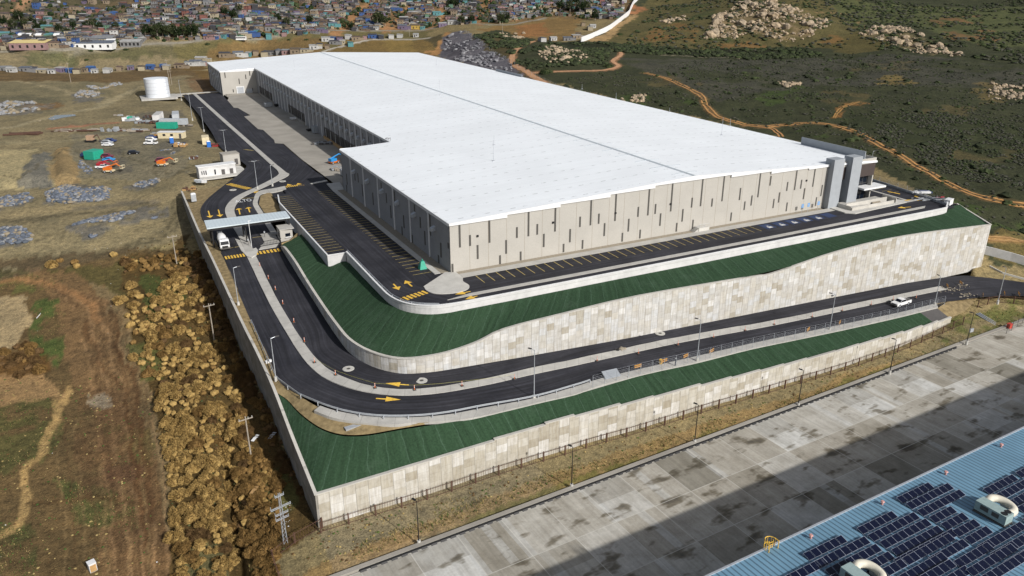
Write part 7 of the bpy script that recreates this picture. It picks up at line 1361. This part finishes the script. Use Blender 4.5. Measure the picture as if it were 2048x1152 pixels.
weed_low = leafmat('low_weeds', (.06, .07, .03), (.1, .1, .045))
scatter('undergrowth', [(BP[0][0], 1), (BP[1][0], .6), (BP[2][0], .6), (BP[3][0], .7), (BP[4][0], .4), ([(250, 500), (372, 475), (620, 1050), (560, 1150), (345, 1150), (280, 650)], 1.3)], 420, (.12, .34), [brown, dark_tw, weed_low], .8, seed=8)
weed = leafmat('green_weeds', (.05, .085, .025), (.1, .13, .04)); straw = leafmat('straw_weeds', (.27, .205, .085), (.38, .29, .13))
scatter('grass', [([(700, 1125), (1100, 970), (1600, 806), (1905, 700), (1915, 690), (1600, 790), (1100, 945), (720, 1085)], 1), ([(1890, 640), (2048, 604), (2090, 640), (2000, 668), (1900, 688)], .35), ([(820, 1020), (950, 985), (960, 1020), (850, 1060)], .08)], 2600, (.12, .5), [weed, straw, straw], blades=True, seed=4)
scatter('grass', [([(75, 600), (118, 595), (138, 690), (120, 730), (60, 680)], .25), ([(0, 830), (70, 795), (115, 800), (125, 880), (70, 950), (0, 960)], .4), ([(110, 960), (265, 990), (280, 1060), (150, 1050)], .4), ([(0, 1060), (60, 1050), (75, 1152), (0, 1152)], .25), ([(285, 545), (345, 560), (365, 600), (300, 650)], .3), ([(0, 560), (60, 550), (125, 560), (100, 580), (0, 590)], .25), ([(490, 1085), (540, 1070), (550, 1140), (500, 1150)], .2)], 1500, (.1, .36), [weed, weed, straw], blades=True, seed=6)
scatter('weeds', [([(550, 1115), (640, 1062), (1640, 748), (1900, 645), (1915, 690), (1600, 806), (1100, 970), (700, 1130)], 1), ([(0, 750), (300, 750), (330, 1150), (0, 1150)], .7)], 900, (.08, .26), [straw, brown, weed], .6, seed=9)
# rubble heaps in the construction yard
rub = [plain('blue_grey_rubble', (.12, .14, .18), .9, .3, 1), plain('pale_rubble', (.22, .225, .235), .9, .2, 1), plain('dark_rubble', (.08, .095, .12), .9, .2, 1), plain('tan_rubble', (.24, .2, .14), .9, .2, 1)]
for i, (poly, n, sz) in enumerate([([(92, 386), (132, 372), (165, 378), (215, 376), (232, 392), (200, 402), (140, 408), (98, 404)], 900, (.3, 1.0)), ([(0, 396), (55, 384), (68, 398), (40, 410), (0, 415)], 260, (.3, .9)), ([(132, 456), (175, 442), (235, 428), (295, 416), (325, 414), (324, 432), (270, 448), (215, 458), (186, 476), (160, 462)], 1000, (.3, .95)), ([(-30, 462), (40, 452), (66, 470), (60, 484), (-30, 492)], 420, (.3, 1.0)), ([(262, 372), (285, 362), (318, 357), (320, 364), (285, 376)], 160, (.3, .8)), ([(-30, 214), (30, 205), (98, 212), (70, 224), (-30, 232)], 220, (.5, 1.8)), ([(150, 192), (165, 182), (200, 186), (196, 200), (160, 204)], 120, (.6, 1.8)), ([(168, 172), (240, 165), (242, 172), (190, 180)], 120, (.5, 1.4)), ([(62, 235), (160, 228), (150, 236), (80, 244)], 6, (.3, .6)), ([(160, 318), (185, 340), (180, 350), (155, 335)], 90, (.25, .6)), ([(320, 300), (350, 298), (350, 308), (322, 310)], 60, (.25, .5))]):
    scatter('rubble', [(poly, 1)], n, sz, rub+[rub[0], rub[2]] if i < 5 or i > 8 else [rub[1], rub[3], rub[1]], .7, seed=20+i)
scatter('litter', [([(0, 520), (340, 490), (350, 1150), (0, 1150)], .5), ([(120, 470), (330, 440), (330, 490), (150, 500)], .5), ([(540, 1010), (590, 1000), (570, 1080), (545, 1060)], .7)], 34, (.06, .15), [M['white'], M['kerb']], .5, seed=41)
# dirt mounds of the yard are part of the land; eastern scrub
sg = [leafmat('dark_scrub', (.026, .033, .019), (.042, .05, .028)), leafmat('grey_scrub', (.048, .05, .038), (.07, .07, .056)), leafmat('green_scrub', (.036, .05, .023), (.056, .07, .032))]
east = [(1265, 150), (1400, 118), (1650, 108), (1800, 108), (2060, 150), (2060, 480), (1990, 470), (1900, 425), (1800, 350), (1700, 290), (1560, 262), (1400, 235), (1180, 190), (1090, 168), (1230, 142)]
scatter('scrub', [(east, 1.0), ([(1700, 265), (2060, 420), (2060, 260), (1850, 220)], .5)], 8500, (.22, .85), [sg[0], sg[1], sg[2], sg[1], sg[1]], .6, seed=50)
scatter('scrub', [(east, 1)], 190, (1.0, 2.1), [sg[0], sg[0], sg[2]], .6, 2, seed=51)
scatter('scrub', [([(1090, 86), (1200, 86), (1400, 99), (1600, 94), (1650, 112), (1500, 120), (1300, 109), (1150, 97)], 1), ([(1030, 130), (1040, 100), (1100, 90), (1220, 105), (1215, 130), (1060, 142)], .5), ([(945, 72), (1000, 68), (1065, 82), (1025, 112), (985, 100)], .4)], 1500, (.8, 2.4), [sg[0], sg[0], sg[2]], .7, seed=52)
scatter('scrub', [([(1250, 88), (1300, 20), (1330, -30), (1700, -30), (1720, 40), (1690, 96), (1400, 100)], 1), ([(1640, -10), (2100, -10), (2100, 140), (1900, 110), (1760, 100), (1700, 60)], 1.1)], 2600, (.6, 2.4), [sg[0], sg[2], sg[1]], .6, seed=53)
# boulders of the rocky knolls
rk = [plain('warm_granite', (.34, .265, .18), .95, .3, .5), plain('grey_granite', (.3, .24, .17), .95, .25, .5)]
RM = []
for k in range(6):
    mb = MB(); random.seed(100+k); mb.blob((0, 0, 0), 1, 0, 2, .24, .8); me_ = mb.build('rock_shape', [rk[k % 2]], link=False).data; RM.append(me_)
ro_ = random.Random(77); OUT = [([(1405, 78), (1425, 36), (1475, 8), (1540, 4), (1600, 20), (1665, 48), (1640, 66), (1600, 82), (1545, 84), (1500, 64), (1470, 78)], 150, (1.2, 4.6), 'on the big rocky hilltop'), ([(1715, 68), (1775, 52), (1840, 66), (1930, 112), (1900, 116), (1840, 108), (1780, 88)], 90, (1.0, 3.2), 'on the second rocky ridge to the right'), ([(1085, 98), (1110, 92), (1150, 100), (1180, 118), (1175, 128), (1100, 130), (1075, 110)], 40, (1.0, 2.8), 'on the knoll inside the looping track'), ([(1320, 42), (1370, 32), (1372, 42), (1330, 50)], 14, (1.2, 2.6), 'on the slope left of the rocky hilltop'), ([(1000, 66), (1050, 66), (1050, 78), (1010, 80)], 14, (1.0, 2.4), 'above the rock cut'), ([(1980, 165), (2048, 172), (2048, 200), (1970, 205)], 16, (.8, 2.0), 'at the right edge of the scrub'), ([(1555, 166), (1600, 164), (1600, 172), (1560, 174)], 6, (.8, 1.8), 'in the middle of the scrub'), ([(1240, 196), (1290, 190), (1290, 206), (1245, 206)], 8, (.6, 1.5), 'in the scrub behind the roof')]
for poly, n, (s0, s1), where in OUT:
    gp_ = gpoly(poly); k = 0
    while k < n:
        x, y = ro_.uniform(gp_[:, 0].min(), gp_[:, 0].max()), ro_.uniform(gp_[:, 1].min(), gp_[:, 1].max())
        if not inpoly(x, y, gp_): continue
        k += 1; s_ = s0+(s1-s0)*ro_.random()**2.2; o = bpy.data.objects.new('boulder', RM[k % 6]); COL.objects.link(o); o.location = (x, y, float(hat(x, y))+s_*.2); o.scale = (s_*ro_.uniform(.8, 1.3), s_*ro_.uniform(.8, 1.3), s_*ro_.uniform(.7, 1.15)); o.rotation_euler = (ro_.uniform(-.4, .4), ro_.uniform(-.4, .4), ro_.uniform(0, 6.28))
        fl = ('left end', 'left flank', 'middle', 'right flank', 'right end')[min(4, int(5*(x-gp_[:, 0].min())/(np.ptp(gp_[:, 0])+.01)))]; bk = ('front', 'centre', 'back')[min(2, int(3*(y-gp_[:, 1].min())/(np.ptp(gp_[:, 1])+.01)))]
        tag(o, '%s %s boulder, %s %s, %s' % ('large' if s_ > (s0+s1)/2 else 'small' if s_ < s0+(s1-s0)*.2 else 'medium', 'warm' if k % 2 == 0 else 'grey', fl, bk, where), 'boulder', 'boulders '+where)
scatter('rubble', [(p[0], p[1]/40) for p in OUT], 190, (.5, 1.7), [rk[0], rk[1]], .8, seed=61)
# rock cut face: broken slabs
scatter('rubble', [([(885, 108), (890, 82), (905, 68), (922, 64), (944, 78), (985, 106), (1030, 135), (1020, 150), (930, 125)], 1)], 260, (.6, 2.2), [plain('slate_rock', (.12, .12, .135), .95, .3, .6), plain('pale_slate', (.2, .2, .215), .95, .3, .6)], .7, seed=63)
# trees of the settlement
lf = [leafmat('dark_leaves', (.012, .022, .01), (.03, .045, .018)), leafmat('olive_leaves', (.03, .042, .018), (.055, .065, .03))]
def tree_parts(seed, mt):
    r_ = random.Random(seed); mb = MB(); mb.tube((0, 0, -.3), (.1, 0, 3.2), .28, .16, 7)
    for k in range(5): t = k*1.26+seed; mb.tube((.05, 0, 2.2+.2*k), (math.cos(t)*1.6, math.sin(t)*1.6, 4.2+.4*k), .12, .04, 5)
    tr = mb.build('trunk', M['wood'], link=False).data; mb = MB()
    for k in range(34):
        t, q = r_.uniform(0, 6.28), r_.random()**.5; c_ = (math.cos(t)*q*2.3, math.sin(t)*q*2.3, 3.7+r_.uniform(-2.4, 2.6)*(1-q*.5)); rr = r_.uniform(.5, 1.1)
        for _ in range(34):
            d = V(r_.gauss(0, 1), r_.gauss(0, 1), r_.gauss(0, .8)); d = d/np.linalg.norm(d)*rr*r_.uniform(.6, 1.1); a = V(r_.uniform(-1, 1), r_.uniform(-1, 1), r_.uniform(-1, 1))*.5; b_ = V(r_.uniform(-1, 1), r_.uniform(-1, 1), r_.uniform(-1, 1))*.5; mb.face([V(*c_)+d, V(*c_)+d+a, V(*c_)+d+b_])
    return tr, mb.build('crown', mt, link=False).data
TP = [tree_parts(s_, lf[s_ % 2]) for s_ in range(5)]
def tree(p, sc, label, group, k):
    r = root('tree', p, label, 'tree', group); r.scale = (sc, sc, sc); r.rotation_euler = (0, 0, k*1.7)
    for nme, me_ in zip(('trunk', 'crown'), TP[k % 5]): o = bpy.data.objects.new(nme, me_); COL.objects.link(o); o.parent = r
trs = [(8, 52, 1.2), (28, 60, 1.2), (40, 42, 1.3), (52, 58, 1.2), (66, 52, 1.1), (75, 62, 1.0), (88, 60, 1.1), (120, 66, 1.0), (136, 72, .9), (148, 58, 1.0), (176, 62, 1.2), (188, 58, 1.2), (200, 62, 1.0), (232, 60, .9), (292, 74, 1.4), (304, 72, 1.4), (316, 76, 1.4), (326, 74, 1.5), (338, 77, 1.4), (348, 72, 1.3), (356, 77, 1.4), (368, 75, 1.3), (384, 74, 1.4), (392, 70, 1.2), (450, 32, 1.1), (468, 38, 1.2), (480, 30, 1.2), (556, 46, 1.1), (574, 52, 1.0), (620, 48, 1.1), (700, 60, 1.0), (755, 50, 1.5), (762, 46, 1.3), (770, 52, 1.1), (905, 16, 1.6), (914, 14, 1.4), (922, 50, 1.1), (942, 48, 1.1), (1000, 48, 1.3), (1012, 44, 1.2), (1120, 22, 1.5), (1140, 24, 1.6), (1160, 26, 1.6), (1172, 24, 1.4), (1190, 40, 1.2), (1150, 10, 1.4), (1090, 30, 1.0)]
for k, (px, py, sc) in enumerate(trs):
    p = G(px, py); where = 'at the left end of the settlement' if px < 100 else 'behind the long yellow hall' if px < 250 else 'in the dark clump above the brow road' if px < 400 else 'among the settlement houses' if px < 880 else 'at the right end of the settlement'
    tree(p, sc*1.3, '%s %s tree %s' % ('tall' if sc > 1.25 else 'small' if sc < 1.05 else 'mid sized', 'dark' if k % 5 in (0, 2, 4) else 'olive', where), 'trees of the settlement', k)
for k, (px, py, r_) in enumerate([(182, 102, 1.8), (224, 100, 2.6), (252, 100, 2.0), (415, 89, 2.0), (173, 120, 1.6), (372, 123, 1.5), (613, 80, 1.8), (578, 80, 1.5), (1216, 134, 3.2), (1092, 146, 4.2), (1300, 90, 2.6), (1240, 70, 2.6)]):
    p = G(px, py); o = bpy.data.objects.new('round_bush', shrub_mesh('round_bush', [lf[1], lf[0]], 200+k, 260, .7)); COL.objects.link(o); o.location = tuple(p); o.scale = (r_*1.2, r_, r_)
    tag(o, ['round dark bush on the grassy bank, leftmost of the upper ones', 'largest dark bush on the grassy bank', 'dark bush right of the largest one on the bank', 'dark bush near the brow of the bank above the warehouse corner', 'low dark bush halfway down the bank', 'dark bush at the foot of the bank beside the shacks', 'dark bush on the ochre bank right of the warehouse corner', 'smaller dark bush on the ochre bank', 'dark bush where the orange track joins the scrub', 'large dark bush on the near side of the looping track', 'dark bush at the foot of the rocky hill', 'dark bush beside the white border wall'][k], 'bush', 'lone dark bushes')
# ---------------------------------------------------------------- the hillside settlement
wallc = {'white': (.5, .5, .49), 'cream': (.4, .35, .25), 'grey': (.22, .22, .225), 'pink': (.33, .21, .21), 'blue': (.05, .11, .3), 'turquoise': (.1, .27, .29), 'brown': (.17, .12, .085), 'tan': (.28, .22, .155), 'green': (.12, .22, .15), 'purple': (.18, .14, .22), 'red': (.24, .1, .08), 'yellow': (.5, .34, .08), 'dark': (.05, .05, .058)}
roofc = {'grey': (.24, .25, .265), 'rusty': (.14, .095, .075), 'dark': (.06, .06, .072), 'pale': (.4, .4, .395), 'blue': (.05, .13, .33), 'slate': (.13, .15, .19), 'turquoise': (.1, .26, .28), 'brown': (.12, .095, .07)}
wallc = {k: tuple(c*.78 for c in v) for k, v in wallc.items()}; roofc = {k: tuple(c*.78 for c in v) for k, v in roofc.items()}
WM = {k: plain(k+'_house_wall', v, .9, .15, .8) for k, v in wallc.items()}; RMt = {k: plain(k+'_house_roof', v, .7, .25, .6) for k, v in roofc.items()}
_hm = {}
def house_mesh(v, wc, rc):
    key = (v, wc, rc)
    if key in _hm: return _hm[key]
    r_ = random.Random(v); mb = MB(); lx, ly, h = [(6, 5, 2.7), (8, 5, 2.8), (5, 4, 2.6), (9, 6, 3.2), (7, 6, 5.2), (4, 4, 2.5)][v]; mb.box((0, 0, -1.5), (lx, ly, h+1.5), m=0)
    if v in (0, 3): 
        mb.hexa([(-lx/2-.3, -ly/2-.4, h), (lx/2+.3, -ly/2-.4, h), (lx/2+.3, ly/2+.4, h), (-lx/2-.3, ly/2+.4, h)], [(-lx/2-.3, -.05, h+1.1), (lx/2+.3, -.05, h+1.1), (lx/2+.3, .05, h+1.1), (-lx/2-.3, .05, h+1.1)], 1)
    else: mb.hexa([(-lx/2-.3, -ly/2-.3, h), (lx/2+.3, -ly/2-.3, h), (lx/2+.3, ly/2+.3, h+.5), (-lx/2-.3, ly/2+.3, h+.5)], [(-lx/2-.3, -ly/2-.3, h+.15), (lx/2+.3, -ly/2-.3, h+.15), (lx/2+.3, ly/2+.3, h+.65), (-lx/2-.3, ly/2+.3, h+.65)], 1)
    if v in (1, 3): mb.box((lx*.7, .4, -1.2), (lx*.5, ly*.7, h*.75+1.2), m=0); mb.box((lx*.7, .4, h*.75), (lx*.5+.3, ly*.7+.3, .15), m=1)
    mb.box((-lx*.2, -ly/2-.02, 0), (.9, .06, 2), m=2); mb.box((lx*.18, -ly/2-.02, 1), (1.1, .06, .9), m=2)
    if v == 4: mb.box((lx*.18, -ly/2-.02, 3.6), (1.2, .06, .9), m=2); mb.box((-lx*.2, -ly/2-.02, 3.6), (1.2, .06, .9), m=2)
    me_ = mb.build('house', [WM[wc], RMt[rc], M['black']], link=False).data; _hm[key] = me_; return me_
rh = random.Random(5); roads_px = [[(668, 72), (690, 52), (706, 32), (728, 8)], [(768, 64), (785, 45), (798, 30), (812, 14)], [(862, 58), (880, 44), (888, 30), (876, 18)], [(962, 52), (967, 30), (968, 0), (970, -20)], [(30, 24), (45, 12), (64, -6)]]
roads_w = [gline(l) for l in roads_px]
brow = np.array([(-40, 103), (125, 97), (300, 86), (512, 76), (850, 57.5), (1000, 47), (1090, 33), (1240, 42)], float)
spots = []; py = 98.0
def okspot(px, py):
    if py > np.interp(px, brow[:, 0], brow[:, 1])-2.6 or px > 1252-max(0, py)*.2: return False
    if px < 300 and py < 46-px*.08 and rh.random() < .86: return False
    if 490 < px < 640 and py < 24 and rh.random() < .8: return False
    if px < 250 and py > 58 and py < 70 and rh.random() < .5: return False
    if 285 < px < 395 and py > 52 and rh.random() < .8: return False
    if px > 1090 and py > 8 and rh.random() < .5: return False
    return True
while py > -12:
    px = -30.0
    while px < 1260:
        x, y = px+rh.uniform(-4, 4), py+rh.uniform(-1.6, 1.6)
        if okspot(x, y) and rh.random() < .82:
            p = G(x, y); dr = min(line_dist(np.array([[p[0]]]), np.array([[p[1]]]), l, 60)[0, 0] for l in roads_w)
            if dr > 8: spots.append((p, x, y))
        px += 5.6
    py -= 2.2
spots.sort(key=lambda s_: math.hypot(s_[0][0], s_[0][1]))
sp2 = []
for s_ in spots:
    if all(abs(q[0][0]-s_[0][0])+abs(q[0][1]-s_[0][1]) > 5.2 for q in sp2[-700:]): sp2.append(s_)
named = [  # the houses one can pick out, photo position, colours, variant
 (12, 141, 'grey', 'grey', 1), (24, 144, 'white', 'pale', 0), (52, 143, 'grey', 'slate', 1), (64, 143, 'grey', 'dark', 1), (84, 146, 'cream', 'pale', 1), (104, 147, 'white', 'grey', 2), (122, 143, 'purple', 'pale', 1), (140, 145, 'blue', 'blue', 2), (155, 146, 'cream', 'brown', 1), (172, 143, 'tan', 'brown', 2), (183, 141, 'blue', 'blue', 0), (190, 146, 'white', 'pale', 2), (216, 145, 'white', 'pale', 1), (240, 141, 'tan', 'rusty', 2), (262, 139, 'purple', 'slate', 2), (284, 140, 'cream', 'brown', 1), (302, 138, 'blue', 'blue', 0), (316, 142, 'tan', 'rusty', 2), (327, 135, 'blue', 'blue', 2), (334, 139, 'cream', 'pale', 1), (360, 136, 'tan', 'rusty', 1), (380, 131, 'white', 'grey', 1), (392, 130, 'white', 'slate', 3), (403, 123, 'cream', 'pale', 3), (408, 131, 'pink', 'grey', 2),
 (450, 113, 'tan', 'dark', 3), (477, 112, 'white', 'slate', 3), (497, 111, 'turquoise', 'pale', 2), (512, 108, 'tan', 'rusty', 1), (530, 112, 'cream', 'dark', 3), (543, 109, 'grey', 'dark', 1), (558, 108, 'grey', 'slate', 3), (575, 107, 'pink', 'grey', 3), (592, 106, 'tan', 'brown', 3), (610, 104, 'cream', 'grey', 1), (628, 98, 'white', 'pale', 1), (640, 95, 'cream', 'dark', 1), (655, 97, 'tan', 'rusty', 2), (668, 88, 'grey', 'dark', 1), (685, 88, 'cream', 'pale', 2), (701, 92, 'turquoise', 'turquoise', 1), (652, 82, 'white', 'pale', 1), (665, 80, 'blue', 'slate', 1), (680, 80, 'purple', 'dark', 1), (697, 77, 'white', 'pale', 1), (712, 80, 'tan', 'rusty', 1), (730, 78, 'pink', 'brown', 2), (745, 76, 'blue', 'dark', 1), (762, 77, 'dark', 'slate', 1), (782, 76, 'white', 'pale', 1), (800, 74.5, 'white', 'pale', 1), (832, 74, 'white', 'pale', 2), (1085, 83, 'white', 'slate', 1), (1106, 81, 'white', 'pale', 0), (1135, 81, 'grey', 'slate', 1), (1152, 77, 'tan', 'pale', 1), (1180, 60, 'cream', 'pale', 1), (1166, 52, 'tan', 'rusty', 2), (1156, 72, 'tan', 'brown', 2),
 (735, 42, 'blue', 'slate', 1), (228, 31, 'blue', 'blue', 3), (236, 54, 'turquoise', 'blue', 3), (195, 50, 'turquoise', 'grey', 0), (805, 58, 'purple', 'slate', 3), (831, 57, 'yellow', 'brown', 3), (845, 58, 'turquoise', 'turquoise', 2), (822, 22, 'turquoise', 'blue', 0), (873, 30, 'turquoise', 'turquoise', 3), (900, 38, 'pink', 'brown', 3), (942, 38, 'red', 'rusty', 3), (905, 48, 'white', 'pale', 3), (80, 38, 'red', 'rusty', 0), (96, 40, 'turquoise', 'grey', 0), (95, 60, 'green', 'turquoise', 3), (10, 74, 'green', 'turquoise', 3), (100, 77, 'green', 'turquoise', 3), (176, 26, 'pink', 'rusty', 0), (502, 71, 'blue', 'blue', 3), (538, 75, 'turquoise', 'turquoise', 1), (1020, 25, 'pink', 'brown', 0), (1008, 12, 'purple', 'dark', 0), (1060, 18, 'green', 'turquoise', 0), (1185, 56, 'white', 'pale', 0)]
def zone(px, py):
    if py > np.interp(px, brow[:, 0], brow[:, 1])+4: return 'in the row below the grassy bank' if px < 420 else 'in the cluster behind the warehouse roof' if px < 860 else 'at the foot of the white border wall'
    d = np.interp(px, brow[:, 0], brow[:, 1])-py
    a = 'just above the brow road' if d < 14 else 'halfway upslope' if d < 40 else 'high upslope'
    return a+(' at its left end' if px < 300 else ' left of the first dirt lane' if px < 670 else ' between the dirt lanes' if px < 965 else ' right of the last dirt lane')
stuff_h = {}; cnt = 0
allh = [(G(px, py), px, py, wc, rc, v) for px, py, wc, rc, v in named]
wk = ['white', 'cream', 'cream', 'grey', 'grey', 'grey', 'grey', 'pink', 'blue', 'turquoise', 'brown', 'brown', 'tan', 'tan', 'tan', 'green', 'purple', 'red', 'dark', 'dark', 'dark']; rkk = ['grey', 'rusty', 'rusty', 'dark', 'dark', 'dark', 'pale', 'slate', 'slate', 'brown', 'brown']
nm = np.array([h[0][:2] for h in allh])
for p, px, py in sp2:
    if np.min(np.abs(nm-p[:2]).sum(1)) < 8: continue
    allh.append((p, px, py, rh.choice(wk), rh.choice(rkk), rh.choice((0, 1, 1, 2, 2, 3, 4, 5))))
big = MB(); mats_b = list(WM.values())+list(RMt.values())+[M['black']]; wi = {k: i for i, k in enumerate(wallc)}; ri = {k: i+len(wallc) for i, k in enumerate(roofc)}
order = sorted(range(len(allh)), key=lambda i: (0 if i < len(named) else 1, math.hypot(allh[i][0][0], allh[i][0][1])))
for j, i in enumerate(order):
    p, px, py, wc, rc, v = allh[i]; rz = rh.choice((0, 0, 1.57))+rh.uniform(-.25, .25)-.35; me_ = house_mesh(v, wc, rc)
    if j < 292:
        o = bpy.data.objects.new('small_house', me_); COL.objects.link(o); o.location = tuple(p); o.rotation_euler = (0, 0, rz); s_ = rh.uniform(.6, .92) if j >= len(named) else .95; o.scale = (s_, s_, s_*rh.uniform(.9, 1.2))
        tag(o, '%s %s house, %s roof, %s' % (['gabled', 'long', 'small', 'large', 'tall', 'tiny'][v], wc, rc, zone(px, py)), 'house', 'houses of the settlement')
    else:
        n0 = len(big.v); ca, sa = math.cos(rz), math.sin(rz); vs_ = np.empty(len(me_.vertices)*3); me_.vertices.foreach_get('co', vs_); vs_ = vs_.reshape(-1, 3)
        s_ = rh.uniform(.55, .95); big.v += [(p[0]+(x*ca-y*sa)*s_, p[1]+(x*sa+y*ca)*s_, p[2]+z*s_) for x, y, z in vs_]
        for f in me_.polygons: big.f.append(tuple(n0+k for k in f.vertices)); big.m.append((wi[wc], ri[rc], len(mats_b)-1)[f.material_index]); big.uv.append([(0, 0)]*len(f.vertices))
if big.v: tag(big.build('distant_houses', mats_b), kind='stuff')
scatter('undergrowth', [([(0, 98), (300, 84), (512, 74), (850, 56), (1000, 46), (1090, 34), (1230, 38), (1250, -8), (0, -8)], 1)], 2600, (.8, 3.0), [lf[0], lf[0], lf[1], sg[1]], .95, seed=71)
def hall(name, label, px, py, d, wc, rm, rz, arched=False):
    r = root(name, G(px, py), label, 'building', rz=rz); lx, ly, h = d; mb = MB(); mb.box((0, 0, -1.5), (lx, ly, h+1.5)); mb.build('walls', wc, r); mb = MB()
    if arched:
        n = 8; pr_ = [(-ly/2*math.cos(t), h+1.8*math.sin(t)) for t in np.linspace(0, math.pi, n)]
        for (a, b_), (c_, d_) in zip(pr_[:-1], pr_[1:]): mb.face([(-lx/2, a, b_), (lx/2, a, b_), (lx/2, c_, d_), (-lx/2, c_, d_)][::-1])
    else: mb.hexa([(-lx/2-.3, -ly/2-.3, h), (lx/2+.3, -ly/2-.3, h), (lx/2+.3, ly/2+.3, h+1.6), (-lx/2-.3, ly/2+.3, h+1.6)], [(-lx/2-.3, -ly/2-.3, h+.2), (lx/2+.3, -ly/2-.3, h+.2), (lx/2+.3, ly/2+.3, h+1.8), (-lx/2-.3, ly/2+.3, h+1.8)])
    mb.build('roof', rm, r); mb = MB()
    for k in range(5): mb.box((-lx*.4+lx*.2*k, -ly/2-.03, .2), (1.6, .06, 2.2))
    mb.build('openings', M['black'], r)
hall('market_hall', 'long pale yellow roofed hall at the left end of the brow road', 63, 95, (28, 13, 4), WM['pink'], plain('pale_yellow_sheet', (.62, .5, .22), .6), a27+.1); hall('workshop', 'long low grey and white workshop left of the dark tree clump', 190, 95, (30, 9, 3.6), M['white'], RMt['slate'], a27+.12); hall('workshop', 'grey shed roof behind the white workshop', 207, 86, (18, 9, 4.2), WM['grey'], RMt['grey'], a27+.12); hall('warehouse_shed', 'pale long shed at the right of the workshop', 263, 91, (16, 6, 3.2), WM['grey'], RMt['pale'], a27+.1); hall('wall_block', 'bright white cubic building at the end of the workshop', 222, 93, (8, 4, 4.4), M['white'], M['white'], a27+.1)
for k, px in enumerate((47, 62, 82, 118)): hall('arched_shelter', 'cream arched shelter roof behind the yellow hall, %s' % ['leftmost', 'second from the left', 'third from the left', 'rightmost'][k], px, 78, (5, 6, 3), WM['cream'], M['white'], a27, True)
r = root('bus', G(478, 81), 'white bus with dark windows on the brow road', 'bus', rz=a27+.1); mb = MB(); mb.box((0, 0, .5), (13, 2.8, 2.9)); mb.build('body', PC['white'], r); mb = MB(); mb.box((0, 0, 1.9), (12.2, 2.86, .95)); mb.build('window', M['glass'], r); wheels(r, (4, -4), 2.8, .5)
for px, py, tx, ty, lab in ((142, 165, 137, 125, 'thin pole above the dry grass behind the left shacks'), (340, 172, 328, 115, 'tall leaning pole behind the water tank'), (344, 170, 335, 140, 'shorter pole beside the tall one behind the tank'), (819, 73, 819, 57, 'thin pole on the cluster road behind the roof'), (1005, 66, 1005, 45, 'blue capped pole at the end of the ochre hill')):
    p = G(px, py); h = min(max(px_h(tx, ty, p), 6), 16); r = root('utility_pole', p, lab, 'utility pole', 'poles below the settlement'); mb = MB(); mb.tube((0, 0, 0), (0, 0, h), .16, .1, 6); mb.build('pole', M['wood'], r); mb = MB(); mb.box((0, 0, h-.8), (1.8, .12, .14)); mb.build('crossarm', M['wood'], r)

track([(1288, 146), (1330, 156), (1386, 182), (1404, 194), (1412, 212), (1440, 236), (1520, 253), (1560, 251), (1640, 247), (1700, 260), (1760, 291), (1830, 331), (1900, 369), (1980, 398), (2070, 414), (2300, 440)], (-1.15, 1.15), .85, (188, 140, 84))
track([(1520, 253), (1545, 258), (1556, 266), (1562, 274)], (-.9, .9), .8, (180, 134, 84))
track([(1070, 82), (1042, 92), (1028, 104), (1024, 118), (1034, 134), (1058, 147), (1090, 166)], (0,), 4.2, (186, 142, 104)); track([(1060, 147), (1110, 144), (1180, 142), (1222, 138), (1236, 131), (1226, 122), (1242, 110), (1236, 101), (1200, 96)], (0,), 2.8, (184, 140, 104)); track([(1236, 101), (1300, 108), (1350, 112), (1480, 118)], (0,), 1.0, (150, 140, 118))
track([(1975, 477), (2070, 490), (2300, 520)], (-1, 1), 1.0, (180, 142, 92)); track([(1668, 236), (1680, 220), (1694, 212), (1722, 204)], (-.5, .6), .7, (160, 122, 66))
track([(0, 103.5), (125, 99), (300, 88.5), (512, 79), (850, 60.5), (1000, 50), (1060, 42), (1090, 36)], (0,), 3.4, (136, 130, 116), 'brow_road')
track([(640, 106), (700, 89), (760, 79), (860, 76)], (0,), 2.2, (178, 172, 160), 'path'); track([(280, 142), (400, 141), (415, 139)], (0,), 2.0, (176, 160, 120), 'path')
